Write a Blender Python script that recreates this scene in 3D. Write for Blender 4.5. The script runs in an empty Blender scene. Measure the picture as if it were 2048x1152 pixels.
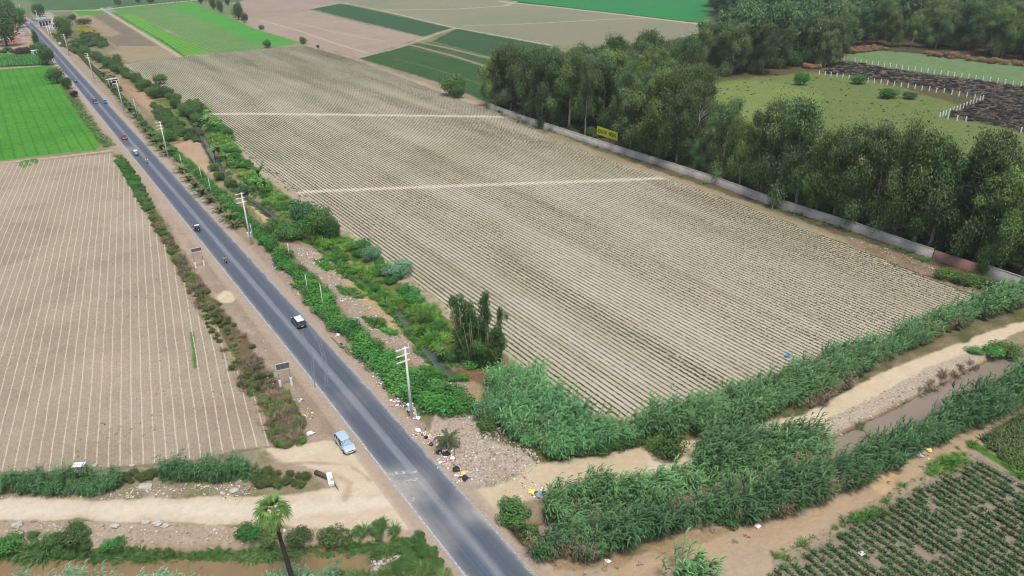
import bpy, math, random
import numpy as np
from mathutils import Vector, Matrix

random.seed(7)
rng = np.random.default_rng(7)
SC = bpy.context.scene
COL = SC.collection

# ------------------------------------------------------------------ camera
HC = 68.0                                     # drone height above the road
FPX, CX, CY = 1448.0, 1024.0, 576.0           # focal length and centre, in pixels of the 2048 px photo
_d = np.array([1088.0 - CX, 3460.0 - CY, FPX]); _d /= np.linalg.norm(_d)
_up = -_d
_fy = np.array([0, 0, 1.0]) - _up * _up[2]; _fy /= np.linalg.norm(_fy)
_rx = np.cross(_fy, _up)
RW = np.array([_rx, _fy, _up])                # camera axes (x right, y down, z forward) -> world
cam_data = bpy.data.cameras.new('camera')
cam_data.sensor_width = 36.0
cam_data.lens = FPX / 2048.0 * 36.0
cam_data.clip_start = 1.0
cam_data.clip_end = 20000.0
cam = bpy.data.objects.new('camera', cam_data)
COL.objects.link(cam)
m = Matrix.Identity(4)
for i in range(3):
    m[i][0], m[i][1], m[i][2] = RW[i, 0], -RW[i, 1], -RW[i, 2]
m[2][3] = HC
cam.matrix_world = m
SC.camera = cam

# ------------------------------------------------------------------ light: bright overcast noon
SUN_EL, SUN_AZ = math.radians(70), math.radians(165)      # azimuth from +Y (view direction) towards +X
world = bpy.data.worlds.new('World')
SC.world = world
world.use_nodes = True
nt = world.node_tree
sky = nt.nodes.new('ShaderNodeTexSky')
sky.sky_type = 'NISHITA'
sky.sun_disc = False
sky.sun_elevation = SUN_EL
sky.sun_rotation = SUN_AZ
sky.air_density = 1.0
sky.dust_density = 4.0
nt.links.new(sky.outputs[0], nt.nodes['Background'].inputs[0])
nt.nodes['Background'].inputs[1].default_value = 0.108
sun_d = bpy.data.lights.new('sun', 'SUN')
sun_d.energy = 1.9
sun_d.angle = math.radians(15)
sun_d.color = (1.0, 0.96, 0.90)
sun = bpy.data.objects.new('sun', sun_d)
COL.objects.link(sun)
sd = Vector((math.sin(SUN_AZ) * math.cos(SUN_EL), math.cos(SUN_AZ) * math.cos(SUN_EL), math.sin(SUN_EL)))
sun.rotation_euler = sd.to_track_quat('Z', 'Y').to_euler()
SC.view_settings.view_transform = 'Standard'
SC.view_settings.look = 'None'
SC.view_settings.exposure = 0.75
SC.view_settings.gamma = 1.0
SC.cycles.pixel_filter_type = 'BLACKMAN_HARRIS'
SC.cycles.filter_width = 1.1
SC.cycles.max_bounces = 5
SC.cycles.diffuse_bounces = 2
SC.cycles.glossy_bounces = 2
SC.cycles.transmission_bounces = 2
SC.cycles.transparent_max_bounces = 8

# ------------------------------------------------------------------ helpers
def P2(px, py, z=0.0):
    """pixels of the photo (2048 x 1152) -> ground point at height z"""
    v = RW @ np.array([px - CX, py - CY, FPX])
    t = (z - HC) / v[2]
    return np.array([v[0] * t, v[1] * t])

def P(px, py, z=0.0):
    a = P2(px, py, z)
    return Vector((a[0], a[1], z))

def PL(pts, z=0.0):
    return np.array([P2(x, y, z) for x, y in pts])

def rng_of(px, py):
    a = P2(px, py)
    return math.hypot(a[0], a[1])

def tree_h(bx, by, ty):
    """height of something standing at pixel (bx, by) whose top shows at row ty"""
    rb = P2(bx, by)[1]
    rt = P2(bx + (bx - 1088) / (by - 3460) * (ty - by), ty)[1]
    return HC * (1 - rb / rt)

def s2l(c):
    c = np.asarray(c, float) / 255.0
    return np.where(c <= 0.04045, c / 12.92, ((c + 0.055) / 1.055) ** 2.4)

KAL = 1.6
def A(r, g, b, k=1.0):
    """reflectance of a flat surface that shows as (r, g, b) under this light"""
    return np.clip(s2l((r, g, b)) / KAL * k * np.array([.975, 1.0, .985]), 0.004, 0.8)

def tag(o, label=None, cat=None, group=None, kind=None):
    if label: o['label'] = label
    if cat: o['category'] = cat
    if group: o['group'] = group
    if kind: o['kind'] = kind
    return o

def link(name, me, mats=None, parent=None):
    o = bpy.data.objects.new(name, me)
    COL.objects.link(o)
    if mats is not None and not me.materials:
        for mt in (mats if isinstance(mats, (list, tuple)) else [mats]):
            me.materials.append(mt)
    if parent is not None:
        o.parent = parent
    return o

def empty(name, loc=(0, 0, 0), rz=0.0, label=None, cat=None, group=None, scale=1.0):
    o = bpy.data.objects.new(name, None)
    COL.objects.link(o)
    o.location = loc
    o.rotation_euler = (0, 0, rz)
    o.scale = (scale,) * 3 if not hasattr(scale, '__len__') else scale
    o.empty_display_size = 0.5
    return tag(o, label, cat, group)

def children_of(o):
    return list(o.children)

def copy_tree(o, parent=None, loc=None, rz=None, scale=None, label=None, group=None):
    c = o.copy()
    COL.objects.link(c)
    if parent is not None: c.parent = parent
    if loc is not None: c.location = loc
    if rz is not None: c.rotation_euler = (0, 0, rz)
    if scale is not None: c.scale = (scale,) * 3 if not hasattr(scale, '__len__') else scale
    if label: c['label'] = label
    if group: c['group'] = group
    for ch in children_of(o):
        copy_tree(ch, c)
    return c

def np_mesh(name, V, F, attrs=None, uv=None, smooth=False):
    """V (n,3), F (m,k) all faces with k corners"""
    V = np.ascontiguousarray(V, dtype=np.float32); F = np.ascontiguousarray(F, dtype=np.int32)
    me = bpy.data.meshes.new(name)
    me.vertices.add(len(V)); me.vertices.foreach_set('co', V.ravel())
    k = F.shape[1]
    me.loops.add(F.size); me.loops.foreach_set('vertex_index', F.ravel())
    me.polygons.add(len(F))
    me.polygons.foreach_set('loop_start', np.arange(0, F.size, k, dtype=np.int32))
    me.polygons.foreach_set('loop_total', np.full(len(F), k, dtype=np.int32))
    if smooth:
        me.polygons.foreach_set('use_smooth', np.ones(len(F), dtype=bool))
    if uv is not None:
        l = me.uv_layers.new(name='UVMap')
        l.data.foreach_set('uv', np.ascontiguousarray(uv[F.ravel()], dtype=np.float32).ravel())
    for an, av in (attrs or {}).items():
        av = np.asarray(av, dtype=np.float32)
        if av.ndim == 1:
            at = me.attributes.new(an, 'FLOAT', 'POINT'); at.data.foreach_set('value', av)
        else:
            if av.shape[1] == 3: av = np.concatenate([av, np.ones((len(av), 1), np.float32)], 1)
            at = me.attributes.new(an, 'FLOAT_COLOR', 'POINT'); at.data.foreach_set('color', np.ascontiguousarray(av).ravel())
    me.update(calc_edges=True)
    return me

class MB:
    """collects boxes, tubes, lofts ... and builds them as ONE mesh"""
    def __init__(s): s.v = []; s.f = []; s.sm = []
    def add(s, vs, fs, smooth=False):
        b = len(s.v); s.v.extend([tuple(p) for p in vs]); s.f.extend([tuple(b + i for i in f) for f in fs]); s.sm.extend([smooth] * len(fs)); return s
    def box(s, c, d, rz=0.0, M=None):
        x, y, z = d[0] / 2, d[1] / 2, d[2] / 2
        vs = [Vector((sx * x, sy * y, sz * z)) for sz in (-1, 1) for sy in (-1, 1) for sx in (-1, 1)]
        if M is not None: vs = [M @ p for p in vs]
        if rz: R_ = Matrix.Rotation(rz, 3, 'Z'); vs = [R_ @ p for p in vs]
        vs = [p + Vector(c) for p in vs]
        return s.add(vs, [(0, 2, 3, 1), (4, 5, 7, 6), (0, 1, 5, 4), (2, 6, 7, 3), (0, 4, 6, 2), (1, 3, 7, 5)])
    def tube(s, pts, radii, n=8, cap=True, smooth=True):
        pts = [Vector(p) for p in pts]
        if not hasattr(radii, '__len__'): radii = [radii] * len(pts)
        rings = []
        up = Vector((0, 0, 1))
        u = None
        for i, p in enumerate(pts):
            d = (pts[min(i + 1, len(pts) - 1)] - pts[max(i - 1, 0)])
            d = d.normalized() if d.length > 1e-9 else up
            if u is None:
                u = d.orthogonal().normalized()
            else:
                u = (u - d * u.dot(d)); u = u.normalized() if u.length > 1e-6 else d.orthogonal().normalized()
            w = d.cross(u)
            rings.append([p + (u * math.cos(a) + w * math.sin(a)) * radii[i] for a in [2 * math.pi * k / n for k in range(n)]])
        vs = [q for r_ in rings for q in r_]
        fs = []
        for i in range(len(rings) - 1):
            for k in range(n):
                a, b = i * n + k, i * n + (k + 1) % n
                fs.append((a, b, b + n, a + n))
        s.add(vs, fs, smooth)
        if cap:
            b0 = len(s.v) - len(vs)
            s.f.append(tuple(b0 + k for k in reversed(range(n)))); s.sm.append(False)
            s.f.append(tuple(b0 + (len(rings) - 1) * n + k for k in range(n))); s.sm.append(False)
        return s
    def bar(s, a, b, r=0.02, n=6): return s.tube([a, b], r, n)
    def loft(s, rings, closed=True, caps=True, smooth=False):
        n = len(rings[0]); vs = [p for r_ in rings for p in r_]; fs = []
        for i in range(len(rings) - 1):
            for k in range(n if closed else n - 1):
                a, b = i * n + k, i * n + (k + 1) % n
                fs.append((a, b, b + n, a + n))
        if caps:
            fs.append(tuple(reversed(range(n)))); fs.append(tuple((len(rings) - 1) * n + k for k in range(n)))
        return s.add(vs, fs, smooth)
    def mesh(s, name):
        me = bpy.data.meshes.new(name); me.from_pydata(s.v, [], s.f); me.polygons.foreach_set('use_smooth', s.sm); me.update(); return me
    def build(s, name, mat, parent=None, bevel=0.0):
        me = s.mesh(name); o = link(name, me, mat, parent)
        if bevel:
            b = o.modifiers.new('bevel', 'BEVEL'); b.width = bevel; b.segments = 2; b.limit_method = 'ANGLE'
        return o

# value noise in numpy
_perm = np.random.default_rng(3).random((256, 256)).astype(np.float32)
def vnoise(x, y):
    xi = np.floor(x).astype(np.int64); yi = np.floor(y).astype(np.int64)
    fx = x - xi; fy = y - yi
    fx = fx * fx * (3 - 2 * fx); fy = fy * fy * (3 - 2 * fy)
    a = _perm[xi & 255, yi & 255]; b = _perm[(xi + 1) & 255, yi & 255]
    c = _perm[xi & 255, (yi + 1) & 255]; d = _perm[(xi + 1) & 255, (yi + 1) & 255]
    return (a * (1 - fx) + b * fx) * (1 - fy) + (c * (1 - fx) + d * fx) * fy
def fbm(x, y, s=1.0, o=4, off=0.0):
    """about -1..1"""
    v = 0; am = 1.0; t = 0
    x = x / s + off; y = y / s + off * 1.7
    for _ in range(o):
        v = v + am * (vnoise(x, y) * 2 - 1); t += am; am *= 0.55; x = x * 2.03 + 11.3; y = y * 2.03 + 5.1
    return v / t * 1.5

def inside(poly, X, Y):
    c = np.zeros(X.shape, bool); n = len(poly)
    for i in range(n):
        x0, y0 = poly[i]; x1, y1 = poly[(i + 1) % n]
        if y0 == y1: continue
        k = ((y0 > Y) != (y1 > Y)) & (X < (x1 - x0) * (Y - y0) / (y1 - y0) + x0)
        c ^= k
    return c
def seg_dist(pts, X, Y, closed=False, width=None):
    """distance to a polyline (minus local half width when given)"""
    d = np.full(X.shape, 1e9); n = len(pts)
    for i in range(n if closed else n - 1):
        a = pts[i]; b = pts[(i + 1) % n]; e = b - a; L2 = max(e @ e, 1e-9)
        t = np.clip(((X - a[0]) * e[0] + (Y - a[1]) * e[1]) / L2, 0, 1)
        q = np.hypot(X - a[0] - t * e[0], Y - a[1] - t * e[1])
        if width is not None:
            w = width if not hasattr(width, '__len__') else width[i] * (1 - t) + width[(i + 1) % n] * t
            q = q - w
        d = np.minimum(d, q)
    return d
def sdist(poly, X, Y):
    d = seg_dist(poly, X, Y, True)
    return np.where(inside(poly, X, Y), -d, d)
def sstep(x): x = np.clip(x, 0, 1); return x * x * (3 - 2 * x)

# ------------------------------------------------------------------ material helpers
def new_mat(name):
    mt = bpy.data.materials.new(name); mt.use_nodes = True
    n = mt.node_tree; b = n.nodes['Principled BSDF']
    return mt, n, b
def nd(n, t, **k):
    q = n.nodes.new(t)
    for a, v in k.items(): setattr(q, a, v)
    return q
def pm(name, c, rough=0.6, metal=0.0, var=0.12, scale=4.0, spec=0.4, coat=0.0, bump=0.0, emit=0.0):
    """plain surface with a little procedural unevenness"""
    mt, n, b = new_mat(name)
    tc = nd(n, 'ShaderNodeTexCoord'); no = nd(n, 'ShaderNodeTexNoise'); no.inputs['Scale'].default_value = scale; no.inputs['Detail'].default_value = 5
    n.links.new(tc.outputs['Object'], no.inputs['Vector'])
    mr = nd(n, 'ShaderNodeMapRange'); mr.inputs[1].default_value = 0.3; mr.inputs[2].default_value = 0.7; mr.inputs[3].default_value = 1 - var; mr.inputs[4].default_value = 1 + var
    n.links.new(no.outputs[0], mr.inputs[0])
    mx = nd(n, 'ShaderNodeVectorMath', operation='SCALE'); mx.inputs[0].default_value = tuple(float(q) for q in c[:3])
    n.links.new(mr.outputs[0], mx.inputs['Scale']); n.links.new(mx.outputs[0], b.inputs['Base Color'])
    b.inputs['Roughness'].default_value = rough; b.inputs['Metallic'].default_value = metal
    b.inputs['Specular IOR Level'].default_value = spec; b.inputs['Coat Weight'].default_value = coat
    if bump:
        bp = nd(n, 'ShaderNodeBump'); bp.inputs['Strength'].default_value = bump; n.links.new(no.outputs[0], bp.inputs['Height']); n.links.new(bp.outputs[0], b.inputs['Normal'])
    return mt
# ================================================================== terrain
def spaced(a, b, n): return list(np.linspace(a, b, n))
rr = np.array([8, 18, 28, 38] + list(1.0 / np.linspace(1 / 46, 1 / 300, 900)) + list(1.0 / np.linspace(1 / 300, 1 / 1400, 440)[1:]) + [1700, 2200, 3000, 4500, 8000])
uu = np.array([-7, -4, -2.6, -1.9, -1.5, -1.3] + list(np.linspace(-1.16, 1.12, 1240)) + [1.3, 1.5, 1.9, 2.6, 4, 7])
NR, NC = len(rr), len(uu)
GX = (rr[:, None] * uu[None, :]); GY = np.repeat(rr[:, None], NC, 1)
GC = np.zeros((NR, NC, 3)); GZ = np.zeros((NR, NC)); ZONE = np.zeros((NR, NC), np.int16)
GR = np.zeros((NR, NC))                                   # how stony / lumpy
N1 = fbm(GX, GY, 3.0, 5); N2 = fbm(GX, GY, 14.0, 4, 7.3); N3 = fbm(GX, GY, 60.0, 3, 3.1); N0 = fbm(GX, GY, 0.7, 3, 9.9)

def paint(pts, c1, c2=None, soft=0.6, jit=0.5, zone=None, noise=None, k=1.0, world=False, lump=None):
    poly = pts if world else PL(pts)
    lo = poly.min(0) - 6; hi = poly.max(0) + 6
    j0, j1 = np.searchsorted(rr, [lo[1], hi[1]]); j0 = max(j0 - 1, 0); j1 = min(j1 + 1, NR)
    sl = slice(j0, j1)
    X, Y = GX[sl], GY[sl]
    sel = (X > lo[0]) & (X < hi[0])
    x, y = X[sel], Y[sel]
    far = np.clip(y / 150.0, 1, 6)
    d = sdist(poly, x, y) + N1[sl][sel] * jit * far
    mk = sstep(0.5 - d / (soft * far)) * k
    nn = (N2 if noise is None else noise)[sl][sel]
    c1 = np.asarray(c1, float); c2 = c1 if c2 is None else np.asarray(c2, float)
    t = np.clip(nn * 0.6 + 0.5, 0, 1)[:, None]
    c = c1 * (1 - t) + c2 * t
    g = GC[sl]; g[sel] = g[sel] * (1 - mk[:, None]) + c * mk[:, None]
    if zone is not None:
        z = ZONE[sl]; q = z[sel]; q[mk > 0.5 * k] = zone; z[sel] = q
    if lump is not None:
        z = GR[sl]; z[sel] = z[sel] * (1 - mk) + lump * mk

def stroke(pts, w, c1, c2=None, soft=0.5, jit=0.3, zone=None, k=1.0, lump=None, height=None, hsoft=None, world=False):
    pl = pts if world else PL(pts)
    wm = (max(w) if hasattr(w, '__len__') else w) + 7
    lo = pl.min(0) - wm; hi = pl.max(0) + wm
    j0, j1 = np.searchsorted(rr, [lo[1], hi[1]]); j0 = max(j0 - 1, 0); j1 = min(j1 + 1, NR); sl = slice(j0, j1)
    X, Y = GX[sl], GY[sl]; sel = (X > lo[0]) & (X < hi[0]); x, y = X[sel], Y[sel]
    wd = [q / 2 for q in w] if hasattr(w, '__len__') else w / 2
    d0 = seg_dist(pl, x, y, False, wd); d = d0 + N1[sl][sel] * jit
    mk = sstep(0.5 - d / soft) * k
    if c1 is not None:
        c1 = np.asarray(c1, float); c2_ = c1 if c2 is None else np.asarray(c2, float)
        t = np.clip(N2[sl][sel] * 0.6 + 0.5 + N0[sl][sel] * .3, 0, 1)[:, None]; c = c1 * (1 - t) + c2_ * t
        g = GC[sl]; g[sel] = g[sel] * (1 - mk[:, None]) + c * mk[:, None]
    if zone is not None:
        z = ZONE[sl]; q = z[sel]; q[mk > 0.5 * k] = zone; z[sel] = q
    if lump is not None:
        z = GR[sl]; z[sel] = z[sel] * (1 - mk) + lump * mk
    if height is not None:
        z = GZ[sl]; h = sstep(0.5 - d / (hsoft or soft)); q = z[sel]; z[sel] = q * (1 - h) + height * h

# colours (as they show in the photo)
TAN = A(182, 163, 144); TAN2 = A(160, 140, 120)
SAND = A(221, 203, 178); SAND2 = A(206, 186, 160)
# base: dry earth with weeds
t = np.clip(N2 * 0.5 + N1 * 0.3 + 0.5, 0, 1)[..., None]
GC[:] = A(168, 150, 126) * (1 - t) + A(138, 128, 100) * t
t = np.clip((N3 + N1 * .5) * 1.5, 0, 1)[..., None]
GC[:] = GC * (1 - t * .5) + A(100, 115, 70) * t * .5

ROAD_L = [(1250, 1560), (1090, 1360), (930, 1152), (780, 959), (632, 768), (477, 576), (322, 384), (244, 288), (167, 192), (126, 142), (88, 96), (60, 62), (46, 46), (22, 29), (8, 15), (-8, 3), (-40, -18)]
ROAD_R = [(1440, 1560), (1255, 1360), (1072, 1152), (899, 959), (729, 768), (553, 576), (378, 384), (290, 288), (202, 192), (156, 142), (114, 96), (82, 62), (64, 46), (40, 29), (22, 15), (2, 3), (-28, -18)]

# zones: 0 ground, 1 dirt_road, 2 seedling field (rows), 3 ploughed field, 4 lush grass fields, 5 potato field, 6 far bare fields, 7 dark crop fields, 8 meadow, 9 burnt ground, 10 corn ground, 11 canal bed, 12 rubble
G_LUSH = A(66, 140, 44); G_LUSH2 = A(88, 154, 50)
# ---- far fields behind
paint([(-800, -60), (3000, -60), (3000, 60), (1400, 60), (400, 30), (-800, 30)], A(96, 128, 78), A(130, 135, 100), 3, 2, 7, noise=N3)
paint([(380, -30), (690, -30), (720, 4), (690, 10), (620, 18), (520, 40), (475, 40), (470, 8), (380, -8)], A(172, 155, 140), A(160, 142, 126), 1, .6, 6)
paint([(560, -20), (1000, -12), (1030, 6), (1400, 46), (1390, 78), (1290, 95), (1100, 96), (905, 56), (690, 5)], A(150, 144, 122), A(134, 140, 108), 1, .6, 6, noise=N3)
paint([(1030, 60), (1180, 45), (1395, 48), (1385, 80), (1290, 95), (1100, 88)], A(136, 140, 108), A(146, 138, 118), 4, 3, 6, noise=N3, k=.7)
paint([(900, -30), (1430, -30), (1430, 34), (1385, 46), (1026, 2), (990, -6)], A(40, 140, 76), A(48, 132, 74), .8, .3, 4)
paint([(1026, 1), (1385, 43), (1384, 47), (1024, 4)], A(36, 84, 46), None, .5, .5, None)
stroke([(1000, 3), (1110, 14), (1250, 30), (1400, 48)], 5.0, A(196, 182, 158), None, 1.0, .3)
stroke([(770, 20), (910, 18), (1010, 12), (1030, 3)], 6, A(180, 168, 146), None, 1.0, .3)
stroke([(930, 51), (1024, 49), (1120, 44), (1230, 38), (1290, 36)], 3.6, A(184, 172, 150), None, 1.0, .3)
stroke([(690, 6), (790, 27), (905, 55), (1100, 90)], 3.0, A(184, 170, 150), None, 1.0, .3)
# tan field and dark crops
paint([(475, 40), (520, 38), (618, 19), (720, 46), (848, 74), (714, 117), (640, 98), (606, 84), (512, 60), (478, 45)], A(174, 156, 140), A(166, 147, 130), .8, .5, 6)
stroke([(520, 40), (600, 62), (680, 90), (735, 106)], 2.2, A(196, 180, 164), None, 1, .2, k=.8)
stroke([(590, 45), (660, 62), (740, 78), (770, 82)], 2.2, A(190, 174, 158), None, 1, .2, k=.7)
stroke([(770, 82), (720, 90), (690, 92)], 1.0, A(190, 174, 158), None, 1, .2, k=.6)
stroke([(470, 43), (560, 30), (622, 19)], 1.2, A(150, 138, 124), None, 1, .2)
paint([(624, 18), (682, 7), (905, 56), (846, 73), (730, 45)], A(52, 90, 58), A(60, 96, 66), .7, .3, 7)
paint([(912, 57), (1100, 92), (1120, 140), (1010, 130), (862, 84)], A(52, 86, 52), A(62, 92, 58), .7, .3, 7)
paint([(718, 117), (808, 92), (1000, 140), (1020, 220), (984, 210), (900, 172), (830, 150)], A(52, 84, 48), A(60, 96, 44), .7, .3, 7)
paint([(838, 85), (860, 84), (1010, 128), (1008, 150), (990, 140), (806, 92)], A(64, 92, 50), A(84, 98, 60), .8, .5, 7)
stroke([(838, 84), (905, 98), (985, 118), (1030, 130)], 3.2, A(156, 142, 118), None, 1.2, .6, k=.9)
stroke([(822, 90), (900, 110), (1000, 141)], 3, A(160, 144, 122), None, 1.2, .6, k=.9)
stroke([(850, 80), (930, 100), (1010, 122)], 1.4, A(156, 142, 118), None, 1.2, .6, k=.6)
stroke([(790, 118), (850, 132), (970, 170)], 1.0, A(130, 125, 96), None, 1.5, .8, k=.5)
stroke([(716, 116), (790, 97), (846, 78), (880, 65), (908, 57)], [3, 4, 5, 4, 3], A(186, 172, 146), A(150, 146, 110), 1.0, .7)
stroke([(606, 88), (660, 100), (714, 118), (800, 150), (880, 180), (930, 200), (975, 214)], 3.2, A(188, 168, 144), A(150, 132, 110), 1.2, 1.2)
# top left
paint([(55, -20), (560, -20), (470, 5), (375, 3), (200, 19), (95, 22), (62, 5)], A(68, 106, 62), A(84, 116, 74), 1, .5, 7)
paint([(95, 22), (205, 18), (340, 8), (330, 14), (238, 30), (212, 28), (150, 24)], A(118, 140, 84), A(84, 150, 52), 1, .5, 4)
paint([(145, 20), (205, 18), (212, 27), (160, 33)], A(84, 150, 50), None, 1, .5, 4)
paint([(238, 32), (262, 27), (330, 62), (380, 84), (425, 106), (365, 111), (330, 92)], A(112, 168, 62), A(100, 160, 60), .8, .4, 4)
paint([(255, 24), (330, 14), (420, 48), (516, 84), (560, 94), (512, 99), (425, 106), (340, 62), (262, 28)], A(104, 144, 78), A(118, 150, 90), .8, .4, 4)
paint([(330, 12), (384, 3), (440, 28), (512, 58), (600, 86), (560, 92), (512, 84), (420, 48)], A(78, 158, 62), A(92, 162, 66), .8, .4, 4)
paint([(212, 14), (222, 13), (228, 24), (214, 26)], A(140, 158, 172), None, 1, .4, None)
paint([(162, 33), (206, 26), (290, 76), (350, 112), (270, 124), (222, 108), (180, 66)], A(138, 126, 108), A(122, 112, 96), .8, .5, 6)
paint([(162, 31), (180, 30), (240, 66), (225, 74), (185, 70)], A(164, 144, 116), None, .8, .5, 6)
paint([(190, 98), (240, 92), (320, 92), (352, 113), (250, 125), (215, 106)], A(158, 144, 112), A(168, 150, 120), .8, .5, 6)
stroke([(202, 16), (240, 40), (300, 76), (360, 114)], 3.0, A(188, 170, 146), None, 1.0, .4, 1)
stroke([(190, 21), (260, 13), (375, 2), (470, -6)], 6, A(192, 180, 156), None, 1.0, .4, 1)
stroke([(95, 22), (140, 22), (200, 19)], 6, A(186, 172, 150), None, 1.0, .4, 1)
stroke([(146, 22), (185, 60), (235, 96)], 1.6, A(170, 156, 132), None, 1.0, .5)
stroke([(232, 28), (330, 85), (368, 112)], 1.0, A(52, 84, 40), None, .8, .4)
paint([(140, 62), (185, 62), (222, 92), (205, 98), (160, 94)], A(50, 84, 44), None, .8, .4, 7)
paint([(150, 54), (180, 52), (194, 66), (155, 70)], A(150, 150, 40), A(110, 120, 30), .6, .4, 7)
paint([(50, 25), (140, 25), (140, 30), (200, 62), (240, 100), (180, 110), (120, 70), (60, 35)], A(104, 118, 74), A(150, 136, 114), 1, 1, None, k=.7, noise=N1)
paint([(66, 24), (100, 24), (120, 44), (126, 62), (100, 58), (72, 40)], A(196, 182, 170), A(170, 156, 138), 1, .5, None)
paint([(-60, 60), (46, 60), (72, 96), (60, 102), (-60, 100)], A(190, 170, 152), A(170, 140, 120), 1, .5, None)
paint([(18, 74), (38, 74), (42, 84), (22, 86)], A(178, 120, 104), None, .8, .5, None)
# ---- left side of the road
paint([(-500, 106), (80, 110), (98, 131), (-500, 140)], A(60, 88, 44), A(50, 84, 40), .7, .3, 10)
stroke([(-500, 142), (0, 138), (60, 133), (112, 126)], 2.0, A(182, 164, 136), None, .8, .4)
paint([(-900, 190), (-500, 150), (0, 139), (106, 131), (122, 160), (150, 200), (185, 250), (206, 288), (190, 300), (100, 309), (0, 322), (-500, 350), (-1200, 380)], G_LUSH, G_LUSH2, .6, .3, 4)
stroke([(113, 150), (140, 190), (170, 235), (200, 275), (215, 292)], 3.2, A(110, 118, 62), A(80, 112, 44), 1, .6, 0)
paint([(-1300, 400), (-500, 352), (0, 329), (100, 320), (222, 307), (232, 318), (262, 372), (300, 442), (345, 522), (395, 602), (442, 672), (500, 772), (545, 850), (556, 884), (545, 893), (470, 900), (400, 919), (300, 927), (150, 940), (0, 944), (-400, 960), (-1500, 1000)], A(170, 154, 133), A(180, 164, 143), .6, .3, 3)
stroke([(-500, 352), (0, 326), (100, 316), (215, 302), (240, 296)], 2.6, A(190, 170, 144), None, .7, .4, 1)
for (a, b) in (((66, 319), (72, 326)), ((52, 322), (58, 330)), ((40, 325), (48, 334))):
    stroke([a, b], 1.6, A(70, 130, 50), None, .8, .6)
stroke([(384, 664), (388, 700), (390, 735)], .7, A(84, 130, 56), None, .5, .12)
# bottom-left strip between field and dirt road
paint([(-1500, 1010), (-400, 960), (0, 950), (150, 945), (300, 935), (480, 905), (560, 890), (620, 905), (650, 960), (600, 985), (512, 990), (350, 998), (150, 1000), (0, 996), (-400, 1010), (-1500, 1080)], A(174, 158, 138), A(130, 124, 90), .6, .8, 0, noise=N1, lump=.5)
# verge left of the road and sandy apron
paint([(226, 300), (250, 330), (330, 440), (380, 520), (420, 590), (470, 650), (520, 740), (560, 800), (600, 870), (556, 905), (520, 912), (640, 965), (700, 1000), (780, 1050), (850, 1060), (1000, 1152), (1060, 1250), (1120, 1250), (930, 1000), (700, 740), (520, 520), (322, 300), (190, 190), (150, 150), (130, 150), (165, 200), (205, 270)], TAN, A(170, 150, 130), .8, .5, 0, lump=.1)
paint([(365, 450), (410, 470), (450, 540), (520, 610), (600, 720), (640, 800), (700, 900), (690, 930), (640, 860), (560, 760), (480, 640), (400, 540)], A(156, 136, 116), A(144, 124, 106), 3, 2, 0, k=.6, noise=N1)
paint([(520, 895), (600, 890), (650, 880), (700, 880), (760, 930), (800, 985), (850, 1040), (870, 1080), (830, 1062), (780, 1052), (700, 1062), (600, 1055), (480, 1050), (400, 1050), (200, 1046), (0, 1040), (-500, 1060), (-1500, 1130), (-1500, 1040), (-500, 1000), (0, 997), (150, 1001), (350, 1000), (512, 991), (600, 986), (680, 975), (660, 950), (600, 930), (540, 915)], SAND, SAND2, .8, .5, 1, noise=N1, lump=0)
stroke([(-500, 1030), (0, 1018), (200, 1022), (500, 1022), (700, 1015), (800, 1000)], 2.4, A(224, 212, 194), None, 1.4, .6, k=.7)
stroke([(500, 935), (560, 930), (620, 925), (700, 930), (740, 960)], .5, A(176, 146, 116), None, .6, .4, k=.7)
stroke([(520, 955), (600, 950), (660, 945), (700, 965), (690, 1000)], .6, A(180, 150, 120), None, .8, .4, k=.6)
paint([(-1500, 1130), (-500, 1062), (0, 1042), (200, 1047), (400, 1051), (600, 1056), (700, 1064), (830, 1062), (870, 1080), (900, 1152), (880, 1170), (700, 1130), (640, 1112), (300, 1118), (0, 1112), (-500, 1150)], A(190, 172, 150), A(164, 146, 122), .6, .5, 0, noise=N1, lump=.4)
paint([(-1500, 1250), (-500, 1160), (0, 1150), (500, 1150), (700, 1134), (860, 1140), (920, 1190), (900, 1300), (-1500, 1500)], A(120, 124, 84), A(160, 142, 112), .6, .5, 0, noise=N1, lump=.5)
paint([(735, 1100), (770, 1082), (800, 1085), (808, 1105), (790, 1125), (735, 1130)], A(190, 176, 158), A(150, 136, 118), .6, .5, 12, noise=N0, lump=1.0)
# pale spill beside the left shoulder
paint([(432, 592), (448, 582), (470, 584), (476, 594), (462, 604), (436, 604)], A(218, 202, 172), None, .8, .5, 0)
# ---- right verge
paint([(120, 90), (150, 110), (190, 150), (235, 205), (280, 260), (330, 325), (380, 390), (430, 440), (500, 490), (560, 520), (600, 570), (660, 640), (720, 700), (770, 750), (800, 800), (860, 860), (900, 900), (960, 960), (985, 1000), (1040, 1060), (1110, 1152), (1150, 1250), (1060, 1152), (860, 915), (600, 620), (400, 400), (200, 180)], A(176, 159, 143), A(158, 140, 124), .8, .5, 0, noise=N1, lump=.2)
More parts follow.
